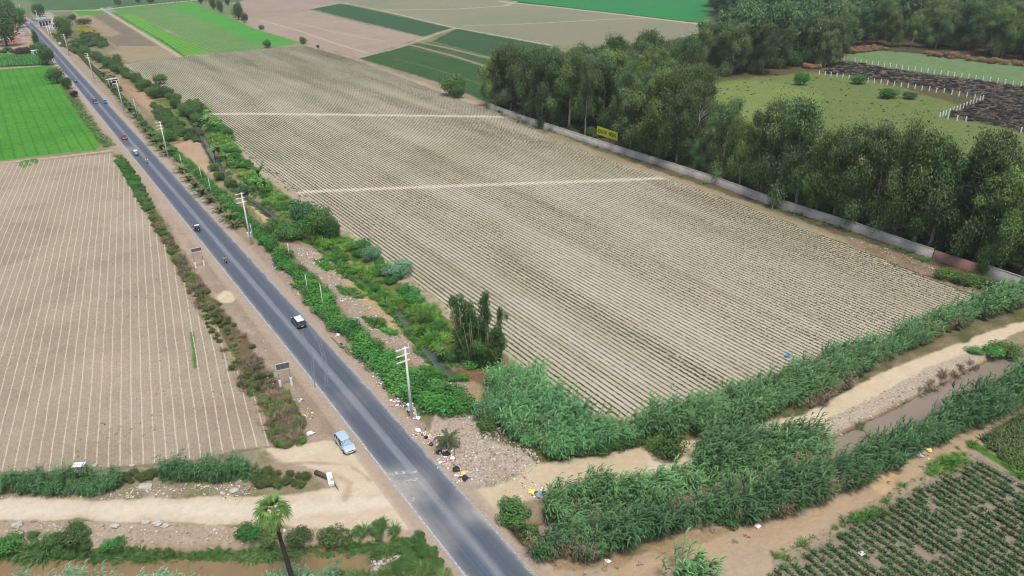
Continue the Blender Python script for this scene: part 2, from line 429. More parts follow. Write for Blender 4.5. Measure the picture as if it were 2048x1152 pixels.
# earth between hedge and stream
paint([(160, 100), (240, 110), (300, 170), (345, 235), (400, 290), (450, 350), (520, 420), (600, 480), (680, 530), (760, 600), (830, 680), (880, 730), (960, 770), (1000, 780), (960, 830), (900, 810), (820, 760), (700, 640), (560, 500), (450, 420), (360, 310), (260, 190), (170, 110)], A(120, 116, 76), A(168, 148, 116), .8, .8, 0, noise=N1, lump=.5)
paint([(240, 165), (280, 180), (330, 225), (350, 250), (330, 250), (290, 215), (250, 180)], A(188, 158, 130), A(170, 140, 112), .8, .6, 0)
paint([(345, 292), (365, 285), (400, 283), (408, 300), (425, 325), (445, 345), (420, 350), (380, 320)], A(194, 172, 146), A(182, 150, 118), .6, .5, 0, lump=.6)
paint([(486, 384), (500, 384), (520, 405), (545, 430), (555, 452), (530, 445), (505, 415)], A(206, 184, 148), A(196, 172, 132), .5, .4, 0, lump=.3)
paint([(570, 486), (610, 492), (650, 510), (680, 545), (720, 580), (760, 625), (800, 660), (850, 700), (900, 745), (950, 775), (940, 790), (880, 765), (800, 710), (740, 680), (690, 625), (640, 560), (600, 520)], A(180, 162, 142), A(164, 146, 130), .6, .5, 12, noise=N1, lump=.7)
paint([(640, 505), (690, 545), (760, 600), (830, 670), (870, 715), (850, 715), (790, 665), (720, 600), (670, 545)], A(188, 164, 124), None, .8, .8, 0, noise=N1)
for pl in ([(626, 520), (648, 518), (668, 530), (678, 542), (652, 540), (630, 530)], [(674, 572), (700, 576), (728, 592), (728, 598), (700, 594), (678, 582)], [(726, 634), (760, 640), (776, 652), (770, 662), (740, 652)], [(760, 655), (792, 664), (798, 674), (776, 672)], [(840, 732), (880, 740), (930, 758), (936, 770), (890, 762), (850, 745)], [(820, 690), (850, 700), (845, 708), (822, 698)]):
    paint(pl, A(58, 116, 34), A(70, 128, 44), .5, .4, 0)
paint([(870, 815), (960, 830), (1020, 870), (1080, 905), (1080, 930), (1000, 960), (930, 975), (900, 920), (860, 860)], A(198, 182, 164), A(178, 160, 142), .6, .5, 12, noise=N1, lump=.8)
paint([(900, 740), (960, 735), (990, 750), (990, 780), (940, 775)], A(134, 104, 80), A(120, 92, 70), .6, .6, 0, lump=1.0)
# green banks east of the stream and field margin
paint([(240, 115), (300, 155), (365, 195), (430, 240), (470, 285), (530, 330), (600, 382), (690, 450), (800, 535), (900, 612), (1000, 690), (1000, 740), (940, 740), (880, 700), (820, 640), (760, 590), (700, 520), (640, 480), (560, 430), (480, 360), (420, 300), (350, 230), (280, 170)], A(88, 112, 50), A(128, 124, 72), .8, .8, 0, noise=N1, lump=.4)
paint([(470, 268), (500, 300), (560, 350), (600, 385), (690, 455), (800, 540), (890, 610), (960, 665), (930, 660), (850, 610), (760, 540), (680, 475), (600, 412), (520, 352), (472, 300)], A(196, 178, 154), A(168, 150, 128), .6, .6, 0, noise=N1, lump=.4)
# ---- big seedling field
BIGF = [(250, 129), (340, 116), (440, 106), (560, 96), (612, 91), (700, 115), (800, 152), (900, 190), (985, 222), (1030, 240), (1100, 270), (1200, 312), (1340, 358), (1500, 412), (1640, 465), (1760, 510), (1850, 545), (1960, 590), (1850, 640), (1700, 720), (1560, 775), (1400, 815), (1250, 842), (1190, 834), (1130, 802), (1060, 746), (960, 668), (900, 622), (860, 590), (800, 545), (740, 500), (680, 455), (640, 420), (600, 386), (560, 366), (520, 338), (470, 290), (445, 262), (420, 245), (360, 205), (300, 165)]
paint(BIGF, A(206, 195, 172), A(193, 184, 158), .5, .25, 2, noise=N3)
# washed-out and damp bands running with the rows
def vdir(vx, vy=-145.0):
    v = RW @ np.array([vx - CX, vy - CY, FPX]); d = v[:2]; return d / np.linalg.norm(d)
RD = np.array([-0.5607, 0.8280]); RN = np.array([RD[1], -RD[0]])
sb = ZONE == 2
al = GX * RD[0] + GY * RD[1]; ac = GX * RN[0] + GY * RN[1]
band = fbm(ac, al * 0.09, 7.0, 6, 2.2); band2 = fbm(ac, al * 0.05, 3.2, 5, 8.1); patch = fbm(GX, GY, 26.0, 3, 21.0)
def mixin(sel, col, w):
    w = np.clip(w, 0, 1)[sel][:, None]; GC[sel] = GC[sel] * (1 - w) + np.asarray(col) * w
mixin(sb, A(214, 202, 190), (band * 1.4) * .42)
mixin(sb, A(140, 126, 96), (-band2 * 1.3) * .3)
mixin(sb, A(150, 156, 112), (patch * 1.2) * .4)
mixin(sb, A(164, 164, 132), sstep((GY - 240) / 240) * .45)
for pl, w in (([(430, 228), (520, 227), (640, 229), (800, 231), (900, 232), (1015, 234)], 3.4), ([(604, 384), (700, 380), (850, 374), (1000, 369), (1200, 362), (1335, 356)], 2.5)):
    stroke(pl, w, A(232, 220, 200), None, .9, .5)
stroke([(985, 222), (1030, 242), (1100, 270), (1200, 312), (1340, 357), (1500, 412), (1640, 466), (1760, 512), (1850, 547), (1950, 590)], [2, 2, 2, 2, 2, 2, 2, 2.4, 3, 2], A(172, 156, 128), A(146, 136, 104), .8, .5, 0)
# brown strip at the foot of the wall
paint([(1000, 228), (1100, 252), (1224, 298), (1434, 368), (1540, 408), (1703, 460), (1863, 517), (1960, 550), (2048, 575), (2100, 600), (2000, 600), (1940, 578), (1850, 538), (1760, 502), (1640, 456), (1500, 404), (1340, 350), (1200, 303), (1100, 262), (1020, 236)], A(118, 100, 80), A(92, 96, 62), .6, .6, 0, noise=N1, lump=.6)
paint([(1690, 470), (1860, 530), (1960, 575), (1930, 585), (1830, 545), (1700, 490)], A(160, 142, 116), A(120, 104, 84), .8, .6, 0, noise=N1, lump=.8)
# ---- right of the wall
WALLPX = [(975, 214), (1024, 235), (1224, 302), (1307, 328), (1434, 370), (1536, 409), (1703, 462), (1863, 519), (1960, 551), (2048, 580), (2200, 632)]
paint([(975, 214), (1024, 235), (1224, 302), (1307, 328), (1434, 370), (1536, 409), (1703, 462), (1863, 519), (1960, 551), (2048, 580), (2400, 700), (3200, 700), (3200, 40), (1440, 40), (1420, 60), (1300, 92), (1150, 100), (1010, 140), (985, 200)], A(84, 92, 48), A(104, 88, 62), .8, .8, 8, noise=N1, lump=.4)
paint([(1385, 200), (1400, 168), (1480, 158), (1560, 150), (1660, 142), (1760, 165), (1900, 205), (2048, 255), (2400, 380), (2400, 620), (2048, 490), (1750, 400), (1500, 330), (1400, 290)], A(122, 130, 78), A(102, 122, 62), 2, 1.5, 8, noise=N1, lump=.2)
paint([(1400, 172), (1480, 162), (1600, 165), (1650, 200), (1600, 260), (1500, 280), (1410, 240)], A(132, 144, 82), A(118, 136, 74), 3, 2, 8, noise=N2)
paint([(1690, 112), (1720, 102), (1790, 98), (1900, 112), (2048, 128), (2400, 180), (2400, 240), (2048, 172), (1900, 152), (1780, 136), (1676, 118)], A(120, 142, 104), A(104, 132, 76), 2, 1.5, 8, noise=N1)
BURNT = [(1640, 146), (1676, 120), (1720, 127), (1780, 138), (1850, 148), (1940, 160), (2048, 175), (2400, 240), (2400, 340), (2048, 264), (1980, 248), (1890, 236), (1930, 212), (1968, 196), (1900, 184), (1800, 166), (1700, 152)]
paint(BURNT, A(46, 45, 48), A(62, 58, 56), 1.5, 1.2, 9, noise=N1, lump=1.0)
mixin(ZONE == 3, A(148, 130, 112), np.clip(fbm(GX, GY, 9.0, 5, 41) * 1.2, 0, 1) * .45); mixin(ZONE == 3, A(186, 172, 154), np.clip(fbm(GX, GY, 16.0, 5, 47) * 1.2, 0, 1) * .35)
tt = np.clip((fbm(GX, GY, 2.2, 4, 31) - .05) * 2.2, 0, 1); mixin(ZONE == 9, A(122, 110, 84), tt * .75)
paint([(1420, 60), (1560, 60), (1620, 96), (1700, 98), (2048, 122), (2400, 175), (2400, -10), (1420, -10)], A(70, 74, 48), A(94, 80, 60), 2, 1, 0, noise=N1)
# ---- bottom right: tracks, canal banks, crops
paint([(1080, 1130), (1120, 1120), (1230, 1118), (1400, 1060), (1600, 1008), (1750, 955), (1850, 900), (1950, 858), (2048, 820), (2400, 700), (2600, 760), (2300, 900), (2048, 960), (1850, 960), (1700, 1050), (1560, 1110), (1480, 1250), (1150, 1300)], A(190, 168, 142), A(174, 154, 130), .6, .5, 1, noise=N1, lump=.15)
stroke([(1180, 1180), (1300, 1130), (1450, 1085), (1600, 1045), (1740, 985), (1850, 925), (1940, 880), (2010, 850)], 2.4, A(196, 170, 138), A(182, 156, 126), 1.2, .5, k=.8)
paint([(1730, 965), (1790, 925), (1800, 940), (1770, 985)], A(214, 184, 138), None, 1, .6, k=.7)
paint([(1040, 1120), (1200, 1100), (1300, 1085), (1420, 1060), (1600, 1000), (1720, 950), (1720, 960), (1600, 1018), (1430, 1078), (1300, 1110), (1150, 1150)], A(170, 142, 104), A(150, 128, 96), .8, .6, 0, noise=N1, k=.7)
POT = [(1480, 1250), (1560, 1130), (1640, 1090), (1700, 1050), (1790, 1005), (1870, 950), (1960, 912), (2048, 962), (2300, 1100), (2300, 1500), (1480, 1500)]
stroke([(1560, 1125), (1640, 1085), (1700, 1045), (1790, 1000), (1870, 948), (1965, 905)], 2.0, A(180, 160, 138), A(160, 146, 118), .8, .4, 0, lump=.3)
paint(POT, A(158, 144, 126), A(148, 136, 116), .5, .3, 5)
CORN2 = [(1958, 880), (1990, 860), (2048, 822), (2300, 700), (2500, 800), (2300, 1080), (2048, 946), (2000, 918)]
paint(CORN2, A(70, 90, 40), A(60, 80, 36), .5, .3, 10)
stroke([(1945, 888), (2000, 925), (2060, 962), (2300, 1105)], 1.6, A(64, 110, 44), A(84, 124, 56), .6, .3, 0)
paint([(930, 985), (985, 975), (1080, 930), (1200, 905), (1290, 888), (1300, 880), (1380, 880), (1380, 920), (1300, 945), (1180, 958), (1080, 988), (1040, 1010), (1080, 1100), (1110, 1160), (1060, 1110), (980, 1020)], A(214, 194, 164), A(200, 180, 150), .8, .5, 1, noise=N1, lump=.05)
paint([(1290, 880), (1380, 880), (1620, 822), (1760, 745), (1900, 690), (2048, 635), (2400, 520), (2400, 560), (2048, 660), (1960, 700), (1790, 790), (1640, 852), (1400, 925), (1300, 945)], A(226, 207, 180), A(208, 188, 160), .7, .5, 1, noise=N1, lump=.05)
paint([(1630, 850), (1760, 788), (1850, 738), (1950, 697), (1975, 705), (1966, 718), (1889, 762), (1836, 784), (1736, 834), (1650, 880), (1500, 930), (1500, 900)], A(200, 184, 164), A(184, 168, 148), .6, .5, 12, noise=N1, lump=.1)
paint([(1700, 722), (1850, 642), (1960, 592), (2048, 560), (2400, 450), (2400, 540), (2048, 640), (1760, 745), (1600, 830), (1200, 905), (1080, 925), (960, 880), (960, 830), (1100, 830), (1190, 836), (1250, 846), (1400, 818), (1560, 778)], A(88, 98, 56), A(140, 124, 98), .8, .6, 0, noise=N1, lump=.4)
# ditch along the left field
DITCH = [(234, 310), (262, 360), (290, 400), (320, 455), (352, 515), (385, 570), (425, 640), (470, 710), (510, 780), (540, 840), (566, 885)]
stroke(DITCH, 2.8, A(92, 100, 54), A(70, 84, 40), .8, .4, 0, lump=.4, height=-.5, hsoft=1.6)
stroke([(270, 365), (300, 412), (330, 470), (360, 520), (400, 585), (440, 640), (490, 720), (535, 800), (580, 870)], [1.5, 1.5, 2.4, 2.6, 3, 3.6, 4.6, 5.4, 5], A(118, 102, 74), A(98, 92, 58), .9, .8, 0, lump=.8)
stroke([(228, 312), (250, 352), (280, 412), (330, 500), (380, 585), (430, 660), (484, 760), (530, 850)], 1.4, A(180, 160, 138), None, .7, .3, 3, k=.8)
# water courses
STREAM = [(352, 205), (366, 220), (385, 240), (410, 285), (430, 322), (445, 346), (470, 375), (498, 396), (520, 410), (545, 430), (565, 448), (600, 470), (650, 496), (678, 520), (699, 546), (765, 597), (795, 624), (819, 654), (845, 690), (878, 730), (905, 752)]
STW = [1.0, 1.2, 1.3, 1.2, 1.2, 1.2, 1.2, 1.2, 1.2, 1.2, 1.2, 1.2, 1.2, 1.2, 1.2, 1.2, 1.4, 1.6, 1.8, 1.7, 1.0]
stroke(STREAM, [q + 1.2 for q in STW], A(86, 84, 56), A(70, 78, 44), .8, .4, 11, lump=.3, height=-1.0, hsoft=2.0)
CANAL_W = [(-1200, 1240), (-500, 1165), (0, 1137), (200, 1139), (400, 1137), (560, 1130), (740, 1118), (860, 1108), (960, 1100), (1080, 1070), (1180, 1045), (1300, 1012), (1420, 985), (1540, 948), (1640, 912), (1750, 862), (1850, 812), (1960, 756), (2048, 714), (2300, 610)]
CANAL_WORLD = PL(CANAL_W, -1.0)
CW = [5, 4.6, 3.6, 3.4, 3.4, 3.2, 3.0, 2.6, 2.4, 2.4, 2.4, 2.4, 2.4, 2.6, 2.6, 2.6, 2.8, 3, 3, 3.4]
stroke(CANAL_WORLD, [q + 1.6 for q in CW], A(120, 100, 70), A(98, 92, 58), .7, .3, 11, lump=.3, height=-1.7, hsoft=2.2, world=True)

# fills under the carriageway (culvert) and mounds
rc = (PL(ROAD_L) + PL(ROAD_R)) / 2
drd = np.full(GX.shape, 1e9); nearm = (GX > GY * -.85) & (GX < 60)
drd[nearm] = seg_dist(rc, GX[nearm], GY[nearm])
up_ = sstep((6.2 - drd) / 2.0)
GZ = GZ * (1 - up_)
ZONE[(drd < 5.0) & (ZONE == 11)] = 0
mixin((drd < 5.4), TAN, sstep((6.4 - drd) / 2.0) * (drd < 6))
flat = sstep((7.0 - drd) / 3.0)
GZ += (N1 * .35 + np.abs(fbm(GX, GY, 1.1, 4, 4.4)) * .55) * GR * (1 - flat) * np.clip(GY / 60, 0, 1)
# rubbish-and-earth mounds east of the junction and on the banks
for (px, py, r_, h_) in ((985, 880, 6, .9), (1030, 905, 5, .7), (930, 850, 4, .8), (900, 790, 3, .5), (960, 760, 4, .9), (770, 1100, 2.5, .5), (1710, 835, 4, .3), (410, 980, 6, .5), (300, 985, 4, .5), (150, 1060, 5, .5), (320, 1065, 5, .5)):
    c = P2(px, py); GZ += h_ * np.exp(-((GX - c[0]) ** 2 + (GY - c[1]) ** 2) / (r_ * r_ * .5)) * (1 - flat)
GZ -= np.clip((rr[:, None] - 1500) / 100, 0, 60) * 0 
dirt = np.clip(N0 * .06 + N1 * .05, -.2, .2)[..., None]
GC *= 1 + dirt
GC = np.clip(GC, .004, .85)

def ground_z(x, y):
    """terrain height under a point (bilinear on the grid)"""
    j = np.clip(np.searchsorted(rr, y) - 1, 0, NR - 2); ty = (y - rr[j]) / (rr[j + 1] - rr[j])
    z = []
    for jj in (j, j + 1):
        u = x / rr[jj]; i = np.clip(np.searchsorted(uu, u) - 1, 0, NC - 2); tx = np.clip((u - uu[i]) / (uu[i + 1] - uu[i]), 0, 1)
        z.append(GZ[jj, i] * (1 - tx) + GZ[jj, i + 1] * tx)
    return z[0] * (1 - ty) + z[1] * ty
def G(px, py):
    """pixel -> Vector standing on the terrain"""
    a = P2(px, py); return Vector((a[0], a[1], float(ground_z(a[0], a[1]))))

def ground_mat(name, rows=None, rough=.95, bumps=.4, fine=.10, nscale=2.2):
    mt, n, b = new_mat(name)
    at = nd(n, 'ShaderNodeAttribute', attribute_name='col')
    ge = nd(n, 'ShaderNodeNewGeometry')
    no = nd(n, 'ShaderNodeTexNoise'); no.inputs['Scale'].default_value = nscale; no.inputs['Detail'].default_value = 6; no.inputs['Roughness'].default_value = .65
    n.links.new(ge.outputs['Position'], no.inputs['Vector'])
    mr = nd(n, 'ShaderNodeMapRange'); mr.inputs[1].default_value = .3; mr.inputs[2].default_value = .7; mr.inputs[3].default_value = 1 - fine; mr.inputs[4].default_value = 1 + fine
    n.links.new(no.outputs[0], mr.inputs[0])
    sc = nd(n, 'ShaderNodeVectorMath', operation='SCALE'); n.links.new(at.outputs['Color'], sc.inputs[0]); n.links.new(mr.outputs[0], sc.inputs['Scale'])
    colr = sc.outputs[0]; hgt = no.outputs[0]
    if rows:
        for R_ in rows:
            nx, ny, pitch, dark, lo, hi, warp, strength = R_
            dt = nd(n, 'ShaderNodeVectorMath', operation='DOT_PRODUCT'); dt.inputs[1].default_value = (nx, ny, 0)
            n.links.new(ge.outputs['Position'], dt.inputs[0])
            wn = nd(n, 'ShaderNodeTexNoise'); wn.inputs['Scale'].default_value = .12; wn.inputs['Detail'].default_value = 4
            n.links.new(ge.outputs['Position'], wn.inputs['Vector'])
            m1 = nd(n, 'ShaderNodeMath', operation='MULTIPLY_ADD'); m1.inputs[1].default_value = warp
            n.links.new(wn.outputs[0], m1.inputs[0]); n.links.new(dt.outputs['Value'], m1.inputs[2])
            m2 = nd(n, 'ShaderNodeMath', operation='MULTIPLY'); m2.inputs[1].default_value = 2 * math.pi / pitch; n.links.new(m1.outputs[0], m2.inputs[0])
            m3 = nd(n, 'ShaderNodeMath', operation='COSINE'); n.links.new(m2.outputs[0], m3.inputs[0])
            mp = nd(n, 'ShaderNodeMapRange', interpolation_type='SMOOTHSTEP'); mp.inputs[1].default_value = lo; mp.inputs[2].default_value = hi; n.links.new(m3.outputs[0], mp.inputs[0])
            br = nd(n, 'ShaderNodeMapRange'); br.inputs[1].default_value = .35; br.inputs[2].default_value = .6; br.inputs[3].default_value = strength * .35; br.inputs[4].default_value = strength
            bn = nd(n, 'ShaderNodeTexNoise'); bn.inputs['Scale'].default_value = 1.1; bn.inputs['Detail'].default_value = 5; n.links.new(ge.outputs['Position'], bn.inputs['Vector']); n.links.new(bn.outputs[0], br.inputs[0])
            mm = nd(n, 'ShaderNodeMath', operation='MULTIPLY'); n.links.new(mp.outputs[0], mm.inputs[0]); n.links.new(br.outputs[0], mm.inputs[1])
            mx = nd(n, 'ShaderNodeMix', data_type='RGBA'); mx.inputs['B'].default_value = (*[float(q) for q in dark], 1)
            n.links.new(mm.outputs[0], mx.inputs['Factor']); n.links.new(colr, mx.inputs['A']); colr = mx.outputs['Result']
    n.links.new(colr, b.inputs['Base Color'])
    b.inputs['Roughness'].default_value = rough; b.inputs['Specular IOR Level'].default_value = .15
    if bumps:
        bp = nd(n, 'ShaderNodeBump'); bp.inputs['Strength'].default_value = bumps; bp.inputs['Distance'].default_value = .25
        n.links.new(hgt, bp.inputs['Height']); n.links.new(bp.outputs[0], b.inputs['Normal'])
    return mt
RN_L = np.array([1620.65, 753.0]); RN_L /= np.linalg.norm(RN_L)
RN_P = np.array([1620.45, 958.1]); RN_P /= np.linalg.norm(RN_P)
def dirn(v): return float(v[0]), float(v[1])
M_G = {
 0: ('ground', ground_mat('dry_earth', None, bumps=.6, fine=.16)),
 1: ('dirt_road', ground_mat('packed_dirt', None, bumps=.25, fine=.07)),
 2: ('seedling_field', ground_mat('furrowed_soil', [(*dirn(RN), 1.0, A(100, 94, 72), .05, .7, 0.0, .95)], fine=.08)),
 3: ('ploughed_field', ground_mat('ploughed_soil', [(*dirn(RN_L), 1.52, A(228, 216, 190), .90, .99, .4, 1.15), (*dirn(RN_L), .38, A(136, 120, 104), .3, .9, .4, .32)], fine=.18)),
 4: ('grass_field', ground_mat('lush_crop', [(*dirn(RN), 3.4, A(44, 112, 28), .55, .97, .5, .6), (*dirn(RN), 13.0, A(100, 158, 56), .5, .98, 2.5, .15)], fine=.25, nscale=1.5)),
 5: ('vegetable_field', ground_mat('vegetable_soil', [(*dirn(RN_P), 1.2, A(110, 98, 80), .2, .8, .8, .5)], fine=.12)),
 6: ('bare_field', ground_mat('bare_soil', [(*dirn(RN), 3.2, A(134, 126, 104), .2, .9, 1.5, .28)], fine=.12, nscale=.9)),
 7: ('crop_field', ground_mat('dark_crop', [(*dirn(RN), 1.6, A(84, 108, 60), .3, .9, .8, .5)], fine=.35, nscale=1.2)),
 8: ('meadow', ground_mat('rough_grass', None, bumps=.8, fine=.3, nscale=1.2)),
 9: ('burnt_ground', ground_mat('charred_ground', None, bumps=1.0, fine=.45, nscale=1.4)),
 10: ('corn_ground', ground_mat('corn_soil', None, fine=.3)),
 11: ('canal_bank', ground_mat('wet_bank', None, fine=.2)),
 12: ('rubble_ground', ground_mat('stony_rubble', None, bumps=.6, fine=.25, nscale=3.5)),
}
fz = np.maximum.reduce([ZONE[:-1, :-1]])
idx = np.arange(NR * NC).reshape(NR, NC)
F4 = np.stack([idx[:-1, :-1], idx[:-1, 1:], idx[1:, 1:], idx[1:, :-1]], -1)
Vall = np.stack([GX, GY, GZ], -1).reshape(-1, 3); Call = GC.reshape(-1, 3)
for k_, (nm, mt) in M_G.items():
    fs = F4[fz == k_]
    if not len(fs): continue
    u_, inv_ = np.unique(fs, return_inverse=True)
    me = np_mesh(nm, Vall[u_], inv_.reshape(fs.shape), {'col': Call[u_]}, smooth=True)
    tag(link(nm, me, mt), kind='structure')

# ---- water
def strip_mesh(name, pts, widths, z, mat, kind='structure', nsub=1, world=False):
    pl = pts if world else PL(pts, z)
    L, R_ = [], []
    for i, p in enumerate(pl):
        d = pl[min(i + 1, len(pl) - 1)] - pl[max(i - 1, 0)]; d = d / np.linalg.norm(d); nn = np.array([d[1], -d[0]])
        w = widths[i] / 2 if hasattr(widths, '__len__') else widths / 2
        L.append(p - nn * w); R_.append(p + nn * w)
    V = np.array([[*q, z] for q in L] + [[*q, z] for q in R_]); n_ = len(pl)
    F = np.array([[i, n_ + i, n_ + i + 1, i + 1] for i in range(n_ - 1)])
    return tag(link(name, np_mesh(name, V, F), mat), kind=kind)
def water_mat(name, c, rough=.12):
    mt, n, b = new_mat(name)
    ge = nd(n, 'ShaderNodeNewGeometry'); no = nd(n, 'ShaderNodeTexNoise'); no.inputs['Scale'].default_value = 1.6; no.inputs['Detail'].default_value = 3
    n.links.new(ge.outputs['Position'], no.inputs['Vector'])
    bp = nd(n, 'ShaderNodeBump'); bp.inputs['Strength'].default_value = .12; n.links.new(no.outputs[0], bp.inputs['Height']); n.links.new(bp.outputs[0], b.inputs['Normal'])
    n2 = nd(n, 'ShaderNodeTexNoise'); n2.inputs['Scale'].default_value = .25; n.links.new(ge.outputs['Position'], n2.inputs['Vector'])
    mx = nd(n, 'ShaderNodeMix', data_type='RGBA'); mx.inputs['A'].default_value = (*c, 1); mx.inputs['B'].default_value = (*[q * .75 for q in c], 1); n.links.new(n2.outputs[0], mx.inputs['Factor'])
    n.links.new(mx.outputs['Result'], b.inputs['Base Color'])
    b.inputs['Roughness'].default_value = rough; b.inputs['IOR'].default_value = 1.33
    return mt
_k = len(CANAL_WORLD)
strip_mesh('canal_water', CANAL_WORLD[:7], [q + 2.6 for q in CW[:7]], -1.0, water_mat('muddy_water', tuple(A(158, 134, 98))), world=True)
strip_mesh('canal_water', CANAL_WORLD[9:], [q + 2.2 for q in CW[9:]], -1.0, water_mat('muddy_water_pale', tuple(A(164, 147, 132))), world=True)
strip_mesh('stream_water', STREAM, [q * .9 + .15 for q in STW], -.6, water_mat('stream_water', tuple(A(98, 106, 100)), .1))

# ---- carriageway
def densify(pl, step=3.0):
    out = []
    for i in range(len(pl) - 1):
        n_ = max(1, int(np.linalg.norm(pl[i + 1] - pl[i]) / step))
        for k in range(n_): out.append(pl[i] + (pl[i + 1] - pl[i]) * k / n_)
    out.append(pl[-1]); return np.array(out)
def resample_road(n_=260):
    c = rc; s = np.r_[0, np.cumsum(np.linalg.norm(np.diff(c, axis=0), axis=1))]
    t = np.linspace(0, s[-1], n_)
    c2 = np.stack([np.interp(t, s, c[:, 0]), np.interp(t, s, c[:, 1])], 1)
    for _ in range(6): c2[1:-1] = c2[1:-1] * .5 + (c2[:-2] + c2[2:]) * .25
    d = np.gradient(c2, axis=0); d /= np.linalg.norm(d, axis=1)[:, None]
    return c2, np.stack([d[:, 1], -d[:, 0]], 1), t
RC, RNN, RT = resample_road()
HWID = 3.36
cols = np.linspace(-HWID - .25, HWID + .25, 9)
V = []; UV = []
for i in range(len(RC)):
    for c in cols:
        q = RC[i] + RNN[i] * c; V.append([q[0], q[1], .05 - (abs(c) / HWID) ** 2 * .02]); UV.append([c, RT[i]])
V = np.array(V); UV = np.array(UV); nc = len(cols)
F = np.array([[i * nc + k, i * nc + k + 1, (i + 1) * nc + k + 1, (i + 1) * nc + k] for i in range(len(RC) - 1) for k in range(nc - 1)])
mt, n, b = new_mat('asphalt')
uvn = nd(n, 'ShaderNodeUVMap'); sx = nd(n, 'ShaderNodeSeparateXYZ'); n.links.new(uvn.outputs[0], sx.inputs[0])
ge = nd(n, 'ShaderNodeNewGeometry')
mpn = nd(n, 'ShaderNodeMapping'); mpn.inputs['Scale'].default_value = (2.2, .035, 1); n.links.new(uvn.outputs[0], mpn.inputs[0])
streak = nd(n, 'ShaderNodeTexNoise'); streak.inputs['Scale'].default_value = 1.3; streak.inputs['Detail'].default_value = 5; n.links.new(mpn.outputs[0], streak.inputs['Vector'])
grain = nd(n, 'ShaderNodeTexNoise'); grain.inputs['Scale'].default_value = 5.0; grain.inputs['Detail'].default_value = 8; grain.inputs['Roughness'].default_value = .7; n.links.new(ge.outputs['Position'], grain.inputs['Vector'])
edge_n = nd(n, 'ShaderNodeTexNoise'); edge_n.inputs['Scale'].default_value = .35; edge_n.inputs['Detail'].default_value = 6; n.links.new(ge.outputs['Position'], edge_n.inputs['Vector'])
ramp = nd(n, 'ShaderNodeValToRGB'); ramp.color_ramp.interpolation = 'EASE'
mru = nd(n, 'ShaderNodeMapRange'); mru.inputs[1].default_value = -HWID; mru.inputs[2].default_value = HWID; n.links.new(sx.outputs[0], mru.inputs[0])
wob = nd(n, 'ShaderNodeMath', operation='MULTIPLY_ADD'); wob.inputs[1].default_value = .05; n.links.new(edge_n.outputs[0], wob.inputs[0]); n.links.new(mru.outputs[0], wob.inputs[2])
wob2 = nd(n, 'ShaderNodeMath', operation='SUBTRACT'); wob2.inputs[1].default_value = .025; n.links.new(wob.outputs[0], wob2.inputs[0]); n.links.new(wob2.outputs[0], ramp.inputs[0])
AS_D = A(92, 98, 109); AS_M = A(110, 115, 124); AS_L = A(146, 148, 154)
stops = [(0.0, AS_L), (.06, AS_M), (.16, AS_D), (.36, A(92, 100, 115)), (.47, A(132, 137, 147)), (.53, A(128, 133, 143)), (.62, A(90, 98, 112)), (.80, AS_D), (.93, AS_M), (1.0, A(134, 140, 152))]
cr = ramp.color_ramp
cr.elements[0].position = 0; cr.elements[1].position = 1
for p_, c_ in stops[1:-1]: e = cr.elements.new(p_); e.color = (*c_, 1)
cr.elements[0].color = (*stops[0][1], 1); cr.elements[-1].color = (*stops[-1][1], 1)
sm = nd(n, 'ShaderNodeMapRange'); sm.inputs[1].default_value = .3; sm.inputs[2].default_value = .7; sm.inputs[3].default_value = .88; sm.inputs[4].default_value = 1.13; n.links.new(streak.outputs[0], sm.inputs[0])
gm = nd(n, 'ShaderNodeMapRange'); gm.inputs[1].default_value = .3; gm.inputs[2].default_value = .7; gm.inputs[3].default_value = .86; gm.inputs[4].default_value = 1.16; n.links.new(grain.outputs[0], gm.inputs[0])
mm = nd(n, 'ShaderNodeMath', operation='MULTIPLY'); n.links.new(sm.outputs[0], mm.inputs[0]); n.links.new(gm.outputs[0], mm.inputs[1])
sc_ = nd(n, 'ShaderNodeVectorMath', operation='SCALE'); n.links.new(ramp.outputs[0], sc_.inputs[0]); n.links.new(mm.outputs[0], sc_.inputs['Scale'])
# sand blown over the asphalt at the junctions
dust = None; colr = sc_.outputs[0]
for (px, py, rad, k_) in ((790, 985, 7.5, .62), (960, 1010, 5.5, .4), (245, 300, 7, .35), (850, 1075, 6, .35), (700, 800, 5, .12)):
    c = P2(px, py)
    ds = nd(n, 'ShaderNodeVectorMath', operation='DISTANCE'); ds.inputs[1].default_value = (c[0], c[1], 0); n.links.new(ge.outputs['Position'], ds.inputs[0])
    m4 = nd(n, 'ShaderNodeMapRange', interpolation_type='SMOOTHSTEP'); m4.inputs[1].default_value = rad; m4.inputs[2].default_value = rad * .2; m4.inputs[3].default_value = 0; m4.inputs[4].default_value = k_ * 2; n.links.new(ds.outputs['Value'], m4.inputs[0])
    m5 = nd(n, 'ShaderNodeMath', operation='MULTIPLY', use_clamp=True); n.links.new(m4.outputs[0], m5.inputs[0]); n.links.new(edge_n.outputs[0], m5.inputs[1])
    m6 = nd(n, 'ShaderNodeMath', operation='MULTIPLY', use_clamp=True); n.links.new(m5.outputs[0], m6.inputs[0]); n.links.new(sm.outputs[0], m6.inputs[1])
    mx = nd(n, 'ShaderNodeMix', data_type='RGBA'); mx.inputs['B'].default_value = (*A(190, 184, 176), 1); n.links.new(m6.outputs[0], mx.inputs['Factor']); n.links.new(colr, mx.inputs['A']); colr = mx.outputs['Result']
au = nd(n, 'ShaderNodeMath', operation='ABSOLUTE'); n.links.new(sx.outputs[0], au.inputs[0])
a2 = nd(n, 'ShaderNodeMath', operation='MULTIPLY_ADD'); a2.inputs[1].default_value = 1.9; n.links.new(grain.outputs[0], a2.inputs[0]); n.links.new(au.outputs[0], a2.inputs[2])
